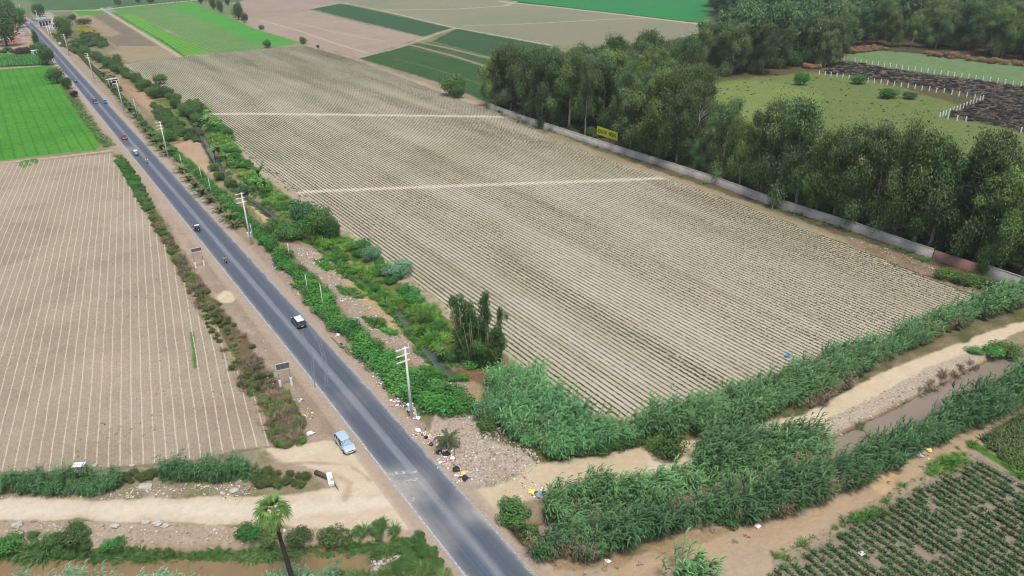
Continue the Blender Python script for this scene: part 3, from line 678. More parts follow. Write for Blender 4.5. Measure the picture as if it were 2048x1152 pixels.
a3 = nd(n, 'ShaderNodeMath', operation='MULTIPLY_ADD'); a3.inputs[1].default_value = 1.6; n.links.new(edge_n.outputs[0], a3.inputs[0]); n.links.new(a2.outputs[0], a3.inputs[2])
m9 = nd(n, 'ShaderNodeMapRange', interpolation_type='SMOOTHSTEP'); m9.inputs[1].default_value = 4.75; m9.inputs[2].default_value = 5.35; m9.inputs[3].default_value = 0; m9.inputs[4].default_value = .85; n.links.new(a3.outputs[0], m9.inputs[0])
mx = nd(n, 'ShaderNodeMix', data_type='RGBA'); mx.inputs['B'].default_value = (*A(182, 170, 156), 1); n.links.new(m9.outputs[0], mx.inputs['Factor']); n.links.new(colr, mx.inputs['A']); colr = mx.outputs['Result']
n.links.new(colr, b.inputs['Base Color']); b.inputs['Roughness'].default_value = .85; b.inputs['Specular IOR Level'].default_value = .3
bp = nd(n, 'ShaderNodeBump'); bp.inputs['Strength'].default_value = .15; bp.inputs['Distance'].default_value = .05; n.links.new(grain.outputs[0], bp.inputs['Height']); n.links.new(bp.outputs[0], b.inputs['Normal'])
tag(link('road', np_mesh('road', V, F, uv=UV, smooth=True), mt), kind='structure')

def worn_paint(name, c, thr=.45, scale=3.0, soft=.12):
    """worn marking: paint where the noise keeps it, bare asphalt shows through elsewhere"""
    mt, n, b = new_mat(name)
    ge = nd(n, 'ShaderNodeNewGeometry'); no = nd(n, 'ShaderNodeTexNoise'); no.inputs['Scale'].default_value = scale; no.inputs['Detail'].default_value = 6; no.inputs['Roughness'].default_value = .7
    n.links.new(ge.outputs['Position'], no.inputs['Vector'])
    mr = nd(n, 'ShaderNodeMapRange', interpolation_type='SMOOTHSTEP'); mr.inputs[1].default_value = thr - soft; mr.inputs[2].default_value = thr + soft; n.links.new(no.outputs[0], mr.inputs[0])
    n.links.new(mr.outputs[0], b.inputs['Alpha']); b.inputs['Base Color'].default_value = (*[float(q) for q in c], 1); b.inputs['Roughness'].default_value = .8
    return mt
M_EDGE = worn_paint('worn_edge_paint', A(200, 202, 208), .44)
M_CEN = worn_paint('worn_centre_paint', A(190, 170, 140), .56)
def road_line(off, w, mat, name, i0=0, i1=None):
    i1 = i1 or len(RC); V = []
    for i in range(i0, i1):
        for s in (-.5, .5):
            q = RC[i] + RNN[i] * (off + s * w); V.append([q[0], q[1], .062 - (abs(off) / HWID) ** 2 * .02])
    n_ = i1 - i0; F = np.array([[2 * i, 2 * i + 1, 2 * i + 3, 2 * i + 2] for i in range(n_ - 1)])
    return tag(link(name, np_mesh(name, np.array(V), F), mat), kind='structure')
road_line(-HWID + .02, .17, M_EDGE, 'road_marking'); road_line(HWID - .02, .17, worn_paint('worn_edge_paint_pale', A(186, 190, 200), .5), 'road_marking')
road_line(.12, .12, M_CEN, 'road_marking')
def mark_strip(pts, w, mat, name='tyre_marks', z=.068):
    pl = densify(PL(pts), 1.0); V = []
    for i, p in enumerate(pl):
        d = pl[min(i + 1, len(pl) - 1)] - pl[max(i - 1, 0)]; d /= np.linalg.norm(d); q = np.array([d[1], -d[0]]) * w / 2
        V += [[p[0] - q[0], p[1] - q[1], z], [p[0] + q[0], p[1] + q[1], z]]
    F = np.array([[2 * i, 2 * i + 1, 2 * i + 3, 2 * i + 2] for i in range(len(pl) - 1)])
    return tag(link(name, np_mesh(name, np.array(V), F), mat), kind='structure')
M_TYRE = worn_paint('dusty_tyre_print', A(140, 146, 156), .5, .9, .6)
mark_strip([(602, 662), (617, 690), (626, 715), (628, 745), (630, 775)], .22, M_TYRE)
mark_strip([(620, 660), (638, 690), (646, 715), (650, 745), (650, 775)], .22, M_TYRE, z=.071)
mark_strip([(626, 664), (643, 690), (651, 715), (655, 745), (656, 775)], .16, M_TYRE, z=.074)
mark_strip([(600, 673), (612, 692), (621, 715), (624, 745), (626, 765)], .12, M_TYRE, z=.077)
M_CHALK = worn_paint('scattered_lime', A(216, 212, 206), .53, 2.2, .12)
mark_strip([(778, 950), (800, 947), (836, 943)], .8, M_CHALK, 'spilt_lime')
mark_strip([(792, 966), (812, 962), (836, 960)], .6, M_CHALK, 'spilt_lime', .071)
mark_strip([(824, 998), (832, 1002)], .6, M_CHALK, 'spilt_lime', .068)
# ================================================================== vegetation
def foliage_mat(name, dark, light, trans=.18, hue=.0, rough=.6, stem=None):
    mt, n, b = new_mat(name)
    at = nd(n, 'ShaderNodeAttribute', attribute_name='tint')
    oi = nd(n, 'ShaderNodeObjectInfo')
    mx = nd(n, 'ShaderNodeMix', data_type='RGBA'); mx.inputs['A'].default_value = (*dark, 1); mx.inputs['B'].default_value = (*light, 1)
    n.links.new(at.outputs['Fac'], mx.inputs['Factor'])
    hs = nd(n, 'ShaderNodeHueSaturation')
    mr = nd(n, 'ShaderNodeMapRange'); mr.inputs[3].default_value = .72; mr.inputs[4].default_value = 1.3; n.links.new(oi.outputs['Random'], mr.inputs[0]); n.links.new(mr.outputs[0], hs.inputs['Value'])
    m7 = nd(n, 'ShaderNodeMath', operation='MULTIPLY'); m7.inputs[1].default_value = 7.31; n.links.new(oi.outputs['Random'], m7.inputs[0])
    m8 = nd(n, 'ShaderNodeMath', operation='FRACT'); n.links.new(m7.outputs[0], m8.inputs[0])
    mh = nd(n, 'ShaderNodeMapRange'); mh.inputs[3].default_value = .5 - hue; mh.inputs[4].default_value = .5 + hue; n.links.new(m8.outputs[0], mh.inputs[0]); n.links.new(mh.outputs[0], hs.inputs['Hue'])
    n.links.new(mx.outputs['Result'], hs.inputs['Color'])
    n.links.new(hs.outputs[0], b.inputs['Base Color']); b.inputs['Roughness'].default_value = rough; b.inputs['Specular IOR Level'].default_value = .25
    tr = nd(n, 'ShaderNodeBsdfTranslucent'); n.links.new(hs.outputs[0], tr.inputs[0])
    ms = nd(n, 'ShaderNodeMixShader'); ms.inputs[0].default_value = trans
    out = [q for q in n.nodes if q.type == 'OUTPUT_MATERIAL'][0]
    n.links.new(b.outputs[0], ms.inputs[1]); n.links.new(tr.outputs[0], ms.inputs[2]); n.links.new(ms.outputs[0], out.inputs[0])
    return mt
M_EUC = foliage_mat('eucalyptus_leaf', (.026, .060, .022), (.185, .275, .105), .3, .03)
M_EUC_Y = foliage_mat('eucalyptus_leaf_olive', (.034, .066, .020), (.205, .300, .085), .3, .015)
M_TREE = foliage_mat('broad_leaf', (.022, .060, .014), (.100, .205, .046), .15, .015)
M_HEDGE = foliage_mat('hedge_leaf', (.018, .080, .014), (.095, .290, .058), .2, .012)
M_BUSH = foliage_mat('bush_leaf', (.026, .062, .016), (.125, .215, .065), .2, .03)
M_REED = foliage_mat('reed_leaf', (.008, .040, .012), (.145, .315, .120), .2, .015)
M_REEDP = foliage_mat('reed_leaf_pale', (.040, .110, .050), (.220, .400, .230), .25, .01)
M_GRASS = foliage_mat('grass_blade', (.035, .110, .018), (.110, .280, .045), .25, .02)
M_WEED = foliage_mat('weed_leaf', (.034, .072, .018), (.140, .230, .070), .2, .03)
M_DRY = foliage_mat('dry_stalk', (.085, .062, .040), (.260, .205, .135), .1, .01)
M_SEED = foliage_mat('seedling_leaf', (.018, .028, .014), (.075, .095, .045), .1, .0)
M_POT = foliage_mat('vegetable_leaf', (.016, .050, .014), (.080, .185, .048), .15, .0)
M_CORN = foliage_mat('corn_leaf', (.030, .062, .018), (.140, .200, .070), .2, .0)
M_PALM = foliage_mat('palm_frond', (.026, .070, .018), (.135, .235, .055), .2, .0)
M_DATE = foliage_mat('date_frond', (.035, .060, .018), (.150, .190, .070), .2, .02)
M_BANANA = foliage_mat('banana_leaf', (.030, .085, .020), (.150, .290, .090), .25, .01)
M_BAMB = foliage_mat('bamboo_leaf', (.018, .056, .016), (.085, .180, .046), .15, .0)
M_ORANGE = foliage_mat('orange_bloom', (.05, .07, .02), (.42, .19, .04), .1, .0)
M_PURPLE = foliage_mat('dark_red_leaf', (.030, .010, .016), (.100, .040, .045), .1, .0)
M_BARK = pm('eucalyptus_bark', (.30, .26, .21), .9, var=.35, scale=2.0)
M_BARKD = pm('dark_bark', (.075, .058, .045), .9, var=.35, scale=2.5)
M_DEAD = pm('bare_wood', (.36, .33, .29), .9, var=.25, scale=3)

def rhombi(C, N_, D, L, W, tint, fold=.0):
    """leaf shaped quads: centre C, normal N_, long direction D (n,3 each)"""
    N_ = N_ / (np.linalg.norm(N_, axis=1)[:, None] + 1e-9)
    D = D - N_ * (D * N_).sum(1)[:, None]; D /= (np.linalg.norm(D, axis=1)[:, None] + 1e-9)
    S = np.cross(N_, D)
    L = np.asarray(L).reshape(-1, 1) / 2; W = np.asarray(W).reshape(-1, 1) / 2
    V = np.stack([C - D * L, C + S * W - N_ * fold * W, C + D * L, C - S * W - N_ * fold * W], 1).reshape(-1, 3)
    F = np.arange(len(V)).reshape(-1, 4)
    return V, F, np.repeat(np.clip(tint, 0, 1), 4)
def join(parts):
    V, F, T = [], [], []; b = 0
    for v, f, t in parts:
        V.append(v); F.append(f + b); T.append(t); b += len(v)
    return np.concatenate(V), np.concatenate(F), np.concatenate(T)
def rdir(r, n):
    d = r.normal(size=(n, 3)); return d / np.linalg.norm(d, axis=1)[:, None]
def blob(r, n, c, rad, size, hang=0.0, shell=.6, aspect=.45, t0=None, zmin=None, fray=0.0):
    c = np.asarray(c, float); rad = np.asarray(rad, float)
    d = rdir(r, n); q = shell + (1 - shell) * r.random(n) ** .5; q[r.random(n) < .15] *= .6
    pos = c + d * rad * q[:, None] + r.normal(size=(n, 3)) * rad * fray
    N_ = d + rdir(r, n) * .75; N_[:, 2] += .35
    D = rdir(r, n); D[:, 2] -= hang * 2.2
    if hang: N_[:, 2] *= (1 - .6 * hang)
    base = r.random() if t0 is None else t0
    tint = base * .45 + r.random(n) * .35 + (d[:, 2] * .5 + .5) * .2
    L = size * (.65 + .7 * r.random(n))
    if zmin is not None:
        k = pos[:, 2] > zmin; pos, N_, D, tint, L = pos[k], N_[k], D[k], tint[k], L[k]
    return rhombi(pos, N_, D, L, L * aspect, tint)
def merged(name, protos, pts, scales, rots, mat, kind='stuff', rs=None, zs=None, lean=None):
    """many copies of leaf arrays joined to one mesh (what nobody could count)"""
    rs = rs or np.random.default_rng(5)
    pts = np.asarray(pts, float); which = rs.integers(0, len(protos), len(pts)); parts = []
    for k, (v, f, t) in enumerate(protos):
        s = np.where(which == k)[0]
        if not len(s): continue
        c, sn = np.cos(rots[s]), np.sin(rots[s]); S = scales[s]
        Z = S if zs is None else zs[s]
        x = (v[None, :, 0] * c[:, None] - v[None, :, 1] * sn[:, None]) * S[:, None] + pts[s, 0:1]
        y = (v[None, :, 0] * sn[:, None] + v[None, :, 1] * c[:, None]) * S[:, None] + pts[s, 1:2]
        z = v[None, :, 2] * Z[:, None] + pts[s, 2:3]
        if lean is not None:
            x = x + lean[0] * (v[None, :, 2] * Z[:, None]) ** 1.5; y = y + lean[1] * (v[None, :, 2] * Z[:, None]) ** 1.5
        V = np.stack([x, y, z], -1).reshape(-1, 3)
        F = (f[None] + (np.arange(len(s)) * len(v))[:, None, None]).reshape(-1, f.shape[1])
        T = np.clip(t[None] + (rs.random(len(s))[:, None] - .5) * .3 + np.clip(fbm(pts[s, 0], pts[s, 1], 6.0, 3, 17.0), -1, 1)[:, None] * .22, 0, 1).ravel()
        parts.append((V, F, T))
    V, F, T = join(parts)
    return tag(link(name, np_mesh(name, V, F, {'tint': T}), mat), kind=kind)
def fill(poly_px, n=None, dens=None, seed=1, mind=None, world=False, jitter_z=0.0, mask=None):
    """random points standing on the terrain inside a polygon given in photo pixels"""
    r = np.random.default_rng(seed); poly = poly_px if world else PL(poly_px)
    lo, hi = poly.min(0), poly.max(0)
    area = .5 * abs(np.dot(poly[:, 0], np.roll(poly[:, 1], 1)) - np.dot(poly[:, 1], np.roll(poly[:, 0], 1)))
    n = n if n is not None else int(area * dens)
    out = np.zeros((0, 2))
    while len(out) < n:
        q = lo + r.random((max(4 * n, 100), 2)) * (hi - lo); q = q[inside(poly, q[:, 0], q[:, 1])]
        out = np.concatenate([out, q])
        if len(q) == 0: break
    out = out[:n]
    if mind:
        keep = []
        for q in out:
            if all((q[0] - k[0]) ** 2 + (q[1] - k[1]) ** 2 > mind * mind for k in keep): keep.append(q)
        out = np.array(keep)
    if mask is not None: out = out[mask(out[:, 0], out[:, 1])]
    return np.concatenate([out, ground_z(out[:, 0], out[:, 1])[:, None] + jitter_z], 1)
def band_pts(pts, width, dens, seed=1, clump=None):
    pl = densify(PL(pts), 2.0); r = np.random.default_rng(seed)
    L = np.linalg.norm(np.diff(pl, axis=0), axis=1).sum(); wm = width if not hasattr(width, '__len__') else np.mean(width)
    n = int(L * wm * dens); i = r.integers(0, len(pl) - 1, n); t = r.random(n)[:, None]
    p = pl[i] * (1 - t) + pl[i + 1] * t; d = pl[i + 1] - pl[i]; d /= np.linalg.norm(d, axis=1)[:, None] + 1e-9
    w = width if not hasattr(width, '__len__') else np.interp(i, np.linspace(0, len(pl), len(width)), width)
    p = p + np.stack([d[:, 1], -d[:, 0]], 1) * ((r.random(n) - .5) * w)[:, None]
    if clump: p = p[fbm(p[:, 0], p[:, 1], clump, 3, seed * 3.7) > -.1]
    return np.concatenate([p, ground_z(p[:, 0], p[:, 1])[:, None]], 1)

# ---------------------------------------------------------------- eucalyptus
def euc_proto(seed, H=22.0, spread=3.6, low=.25, dens=1.0, nb=13):
    r = np.random.default_rng(seed); mb = MB()
    lean = r.normal(size=2) * .9
    tp = [Vector((lean[0] * (k / 7) ** 1.5 + r.normal() * .12, lean[1] * (k / 7) ** 1.5 + r.normal() * .12, -.3 + H * .92 * k / 7)) for k in range(8)]
    rad = [.34 * (1 - .88 * k / 7) for k in range(8)]; rad[0] = .45
    mb.tube(tp, rad, 7)
    crown = []
    for k in range(nb):
        f = low + (1 - low) * (k + r.random() * .8) / nb
        i = min(int(f * 7 / .98), 6); u = f * 7 / .98 - i; p0 = tp[i].lerp(tp[i + 1], min(max(u, 0), 1)) if f < .98 else tp[7]
        a = k * 2.4 + r.normal() * .5
        reach = spread * (1.05 - .62 * max(f - .35, 0) / .65) * (.6 + .6 * r.random()) * (.75 if f < .35 else 1)
        el = .55 + .5 * r.random()
        p1 = p0 + Vector((math.cos(a) * reach * .55, math.sin(a) * reach * .55, reach * el * .7))
        p2 = p0 + Vector((math.cos(a + .2) * reach, math.sin(a + .2) * reach, reach * el * 1.1))
        p2.z = min(p2.z, H * 1.0)
        mb.tube([p0, p1, p2], [.12, .08, .03], 5)
        for (q, sc_) in ((p1, .8), (p2, 1.0), (p2 + Vector((r.normal() * 1.1, r.normal() * 1.1, -1.3)), .85)):
            if r.random() < .10: continue
            R_ = (1.0 + .9 * r.random()) * sc_; q = q + Vector((r.normal() * .35, r.normal() * .35, 0))
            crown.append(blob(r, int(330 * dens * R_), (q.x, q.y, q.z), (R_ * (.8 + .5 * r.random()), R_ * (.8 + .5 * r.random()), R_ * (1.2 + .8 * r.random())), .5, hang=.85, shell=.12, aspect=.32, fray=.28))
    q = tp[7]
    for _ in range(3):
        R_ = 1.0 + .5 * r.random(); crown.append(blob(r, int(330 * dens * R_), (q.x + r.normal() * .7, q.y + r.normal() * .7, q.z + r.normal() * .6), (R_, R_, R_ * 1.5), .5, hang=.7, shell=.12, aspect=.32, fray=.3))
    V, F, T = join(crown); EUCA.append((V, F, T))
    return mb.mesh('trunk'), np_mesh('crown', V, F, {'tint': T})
EUC = []; EUCA = []
for s_ in range(9):
    kw = dict(H=22, spread=[4.0, 4.5, 3.6, 4.9, 4.2, 3.4, 5.0, 3.8, 4.4][s_], low=[.08, .12, .16, .06, .24, .12, .1, .3, .05][s_], dens=[1.3, 1.4, 1.1, 1.5, 1.0, 1.2, 1.4, .8, 1.5][s_], nb=[18, 19, 15, 21, 14, 16, 20, 12, 21][s_])
    tm, cm = euc_proto(100 + s_, **kw)
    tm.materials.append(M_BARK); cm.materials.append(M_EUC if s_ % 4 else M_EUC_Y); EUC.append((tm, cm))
_er = random.Random(11)
def euc_tree(x, y, h, label, group, v=None, wide=1.0, cat='tree', name='eucalyptus_tree'):
    v = _er.randrange(len(EUC)) if v is None else v
    s = h / 22.0; w = max(s, .62) * wide * _er.uniform(.9, 1.12)
    t = empty(name, (x, y, float(ground_z(x, y))), _er.uniform(0, 6.28), label, cat, group, (w, w, s))
    link('trunk', EUC[v][0], None, t); link('crown', EUC[v][1], None, t)
    return t
BILL = (P2(1194, 283) + P2(1233, 297)) / 2
# front row along the wall: (base x, base y, top y, label)
def wall_y(x):
    xs = [p[0] for p in WALLPX]; ys = [p[1] for p in WALLPX]; return float(np.interp(x, xs, ys))
FRONT = [
 (992, 214, 98, 'dense dark eucalyptus at the far corner of the wall and seedling field'),
 (1022, 226, 100, 'bushy eucalyptus just right of the far corner of the wall'),
 (1062, 240, 84, 'tall round eucalyptus crown rising left of centre above the far wall'),
 (1100, 252, 96, None), (1138, 262, 108, 'bright green topped eucalyptus behind the far stretch of wall'), (1172, 274, 128, None),
 (1240, 292, 120, None), (1262, 300, 165, 'eucalyptus immediately right of the yellow banner'), (1296, 312, 148, None),
 (1330, 324, 142, 'tall eucalyptus with reddish stem behind the bend of the grey wall'), (1352, 334, 185, None),
 (1402, 352, 280, 'low dark eucalyptus leaning over the wall beside the bare grey tree'), (1440, 362, 205, 'round topped dark eucalyptus standing alone before the green meadow'),
 (1478, 376, 240, None), (1520, 388, 212, None), (1556, 404, 195, 'tallest dark eucalyptus in front of the green meadow'), (1590, 418, 205, None),
 (1632, 430, 285, 'thin eucalyptus with low olive crown beside the wall'), (1668, 440, 270, None), (1706, 450, 262, None), (1748, 462, 250, None),
 (1784, 474, 268, None), (1826, 492, 240, 'tall olive eucalyptus with open crown near the brick section'), (1858, 500, 300, None),
 (1918, 516, 268, 'tall pale-stemmed eucalyptus directly behind the brick section'), (1962, 530, 330, None), (2000, 545, 350, 'leaning eucalyptus behind the last grey wall panel'), (2040, 556, 360, None), (2090, 570, 380, None)]
for i, (bx, by, ty, lb) in enumerate(FRONT):
    h = min(tree_h(bx, by, ty), 27); q = P2(bx, by); nb_ = bx in (1172, 1240)
    if nb_: q = q + RN * (-.5 if bx == 1172 else 3.5)
    euc_tree(q[0], q[1], h, lb or 'dark green eucalyptus in the row right behind the grey wall', 'eucalyptus trees behind the wall', v=7 if nb_ else i % 9, wide=.75 if nb_ else (1.25 if bx < 1400 else 1.08))
def forest(poly, n, hmin, hmax, seed, label, group, mind=4.2, wide=1.0, ok=None):
    pts = fill(poly, n=n, seed=seed, mind=mind)
    for p in pts:
        if abs((p[:2] - BILL) @ RD) < 11 and -16 < (p[:2] - BILL) @ RN < 9: continue
        euc_tree(p[0], p[1], _er.uniform(hmin, hmax), label, group, wide=wide)
forest([(990, 205), (1030, 222), (1120, 250), (1240, 288), (1345, 322), (1385, 300), (1392, 230), (1380, 186), (1250, 184), (1130, 208)], 130, 18, 26, 21, 'eucalyptus inside the dense grove left of the green meadow', 'eucalyptus grove', 5.6, 1.3)
forest([(1395, 172), (1400, 160), (1500, 152), (1640, 140), (1700, 104), (1600, 92), (1480, 92), (1400, 130)], 75, 17, 24, 22, 'eucalyptus in the middle grove beyond the green meadow', 'eucalyptus trees in the middle grove', 7.0, 1.35)
forest([(1640, 96), (1700, 98), (1800, 94), (1900, 103), (2048, 122), (2300, 155), (2300, 128), (2048, 98), (1900, 84), (1700, 78), (1620, 80)], 60, 20, 27, 23, 'eucalyptus on the near rim of the far grove, before the blue-green meadow', 'eucalyptus trees in the far grove', 7, 1.35)
forest([(1400, 338), (1500, 352), (1600, 392), (1700, 412), (1850, 470), (1960, 500), (2100, 550), (2150, 500), (2040, 440), (1900, 420), (1760, 400), (1640, 380), (1520, 340), (1440, 335)], 48, 11, 19, 24, 'shorter eucalyptus in the second row behind the wall', 'second row eucalyptus trees', 5.0, 1.3)
_p = np.concatenate([fill([(1432, 34), (1560, 62), (1640, 92), (1700, 80), (1900, 86), (2048, 100), (2300, 130), (2300, 60), (2048, 40), (1800, 26), (1430, 8)], n=520, seed=25, mind=8.5), fill([(1400, 150), (1640, 130), (1690, 104), (1500, 96), (1410, 120)], n=60, seed=26, mind=7)])
_r = np.random.default_rng(27); _s = .95 + .3 * _r.random(len(_p))
_thin = []
for V_, F_, T_ in EUCA[:4]:
    k_ = np.arange(0, len(F_), 9); _thin.append(((V_[F_[k_].ravel()].reshape(-1, 4, 3) - V_[F_[k_].ravel()].reshape(-1, 4, 3).mean(1, keepdims=True)) * 2.5 + V_[F_[k_].ravel()].reshape(-1, 4, 3).mean(1, keepdims=True), T_[F_[k_].ravel()]))
_thin = [(v.reshape(-1, 3), np.arange(v.shape[0] * 4).reshape(-1, 4), t) for v, t in _thin]
merged('distant_wood', _thin, _p, _s * 1.4, _r.random(len(_p)) * 6.28, M_EUC, zs=_s * 1.05)

# bare trees
def bare_mesh(seed, H):
    r = np.random.default_rng(seed); mb = MB(); mb.tube([(0, 0, -.2), (.2, .1, H * .5), (.1, .3, H)], [.22, .14, .03], 6)
    for k in range(22):
        f = .3 + .65 * r.random(); a = r.random() * 6.28; L = H * .28 * (1.2 - f)
        p0 = Vector((.2 * f, .2 * f, H * f)); p1 = p0 + Vector((math.cos(a) * L, math.sin(a) * L, L * .9)); mb.tube([p0, p0.lerp(p1, .5) + Vector((0, 0, .2)), p1], [.06, .04, .012], 4)
        for _ in range(4):
            b_ = a + r.normal() * .8; q = p0.lerp(p1, .4 + .5 * r.random()); mb.tube([q, q + Vector((math.cos(b_), math.sin(b_), .8)) * L * .35], [.025, .008], 3)
    return mb
for (bx, by, ty, lb) in ((1392, 300, 200, 'bare white-stemmed tree standing at the left rim of the meadow'), (1318, 322, 250, 'leafless pale grey tree behind the wall below the grove'), (1618, 330, 222, 'bare pale tree between dark eucalyptus crowns before the meadow')):
    q = G(bx, by); o = empty('bare_tree', q, 0, lb, 'tree', 'leafless trees'); H = tree_h(bx, by, ty)
    mb = bare_mesh(bx, H); mb.build('trunk', M_DEAD, o)

# ---------------------------------------------------------------- round broadleaf trees and shrubs
def round_proto(seed, n=1500, leaf=.34, lobes=9, squash=.8):
    r = np.random.default_rng(seed); ps = []
    for k in range(lobes):
        a = r.random() * 6.28; e = r.random() ** .7; q = .5 * r.random() ** .4
        c = (math.cos(a) * q * (1 - .3 * e), math.sin(a) * q * (1 - .3 * e), (.32 + .45 * e) * squash)
        R_ = .26 + .16 * r.random(); ps.append(blob(r, n // lobes, c, (R_, R_, R_ * .85), leaf, shell=.7, aspect=.6, zmin=.0))
    ps.append(blob(r, n // 5, (0, 0, .4 * squash), (.55, .55, .4), leaf, shell=.6, aspect=.6, zmin=0))
    return join(ps)
ROUND = [round_proto(200 + k, 3000, .072, 13) for k in range(4)]       # unit tree: about 1 wide radius .8, height .95
SHRUB = [round_proto(220 + k, 1300, .092, 8, .8) for k in range(5)]
def leafmesh(p, name='crown'): return np_mesh(name, p[0], p[1], {'tint': p[2]})
ROUND_M = [leafmesh(p) for p in ROUND]; SHRUB_M = [leafmesh(p, 'foliage') for p in SHRUB]
_mesh_cache = {}
def with_mat(me, mat):
    k = (me.name, mat.name)
    if k not in _mesh_cache:
        c = me.copy(); c.materials.clear(); c.materials.append(mat); _mesh_cache[k] = c
    return _mesh_cache[k]
_tt = MB().tube([(0, 0, -.05), (.02, .01, .2), (0, 0, .5)], [.055, .04, .03], 7)
for k in range(4): a = k * 1.6; _tt.tube([(0, 0, .22), (math.cos(a) * .22, math.sin(a) * .22, .5)], [.03, .012], 5)
TRUNK_R = _tt.mesh('trunk'); TRUNK_R.materials.append(M_BARKD)
def round_tree(bx, by, h, w, label, mat=None, group=None, name='leafy_tree', v=None, cat='tree', world=None):
    v = _er.randrange(4) if v is None else v; q = G(bx, by) if world is None else world
    t = empty(name, q, _er.uniform(0, 6.28), label, cat, group, (w / 1.5, w / 1.5, h / .95))
    link('trunk', TRUNK_R, None, t); c = link('crown', with_mat(ROUND_M[v], mat or M_TREE), None, t); c.location = (0, 0, .08)
    return t
def shrub(q, h, w, label, mat, group=None, name='shrub', cat='shrub'):
    v = _er.randrange(5)
    o = link(name, with_mat(SHRUB_M[v], mat)); o.location = q; o.rotation_euler = (0, 0, _er.uniform(0, 6.28)); o.scale = (w / 1.5, w / 1.5, h / .95)
    return tag(o, label, cat, group)

# hedge along the right verge: one shrub after the other
HEDGE = [(300, 262), (322, 284), (345, 305), (366, 324), (388, 343), (408, 365), (430, 386), (452, 407), (474, 427), (494, 447), (514, 467), (534, 488), (555, 510), (575, 535), (600, 562), (622, 590), (645, 622), (668, 648), (695, 668), (722, 698), (750, 722), (775, 745), (800, 775), (828, 800), (860, 818), (895, 828), (920, 832)]
hp = densify(PL(HEDGE), 2.3)
for i, q in enumerate(hp):
    f = i / len(hp); w = (2.6 + 2.0 * f) * _er.uniform(.85, 1.15)
    if f > .74: w *= 1.25
    x = q[0] + _er.uniform(-.4, .4) + (.6 * (f > .7)); y = q[1] + _er.uniform(-.3, .3)
    near = ('near the rubbish heap' if f > .8 else 'beside the rubble path' if f > .55 else 'between the young palms and the stream' if f > .25 else 'at the far thin end')
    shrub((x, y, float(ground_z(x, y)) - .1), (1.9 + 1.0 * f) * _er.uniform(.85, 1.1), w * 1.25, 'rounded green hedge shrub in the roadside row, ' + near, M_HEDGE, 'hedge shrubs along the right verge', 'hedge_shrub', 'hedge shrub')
for k, (px, py, w) in enumerate(((905, 800, 5), (880, 790, 4.5), (852, 780, 4.5), (830, 765, 4))):
    q = G(px, py); shrub(q, 2.8, w * 1.2, ['last and largest hedge shrub behind the utility pole', 'dense hedge shrub just left of the last one', 'hedge shrub rising right behind the near pole crossarms', 'hedge shrub beside the green strip on the path'][k], M_HEDGE, 'hedge shrubs along the right verge', 'hedge_shrub', 'hedge shrub')
# thin clipped hedge further away
FARH = [(146, 96), (160, 110), (180, 132), (200, 152), (225, 178), (250, 205), (272, 230), (288, 250), (302, 268)]
pts = band_pts(FARH, 1.6, 1.6, 31); r_ = np.random.default_rng(1)
merged('clipped_hedge', SHRUB, pts, .9 + .4 * r_.random(len(pts)), r_.random(len(pts)) * 6.28, M_BUSH, zs=1.3 + .5 * r_.random(len(pts)))
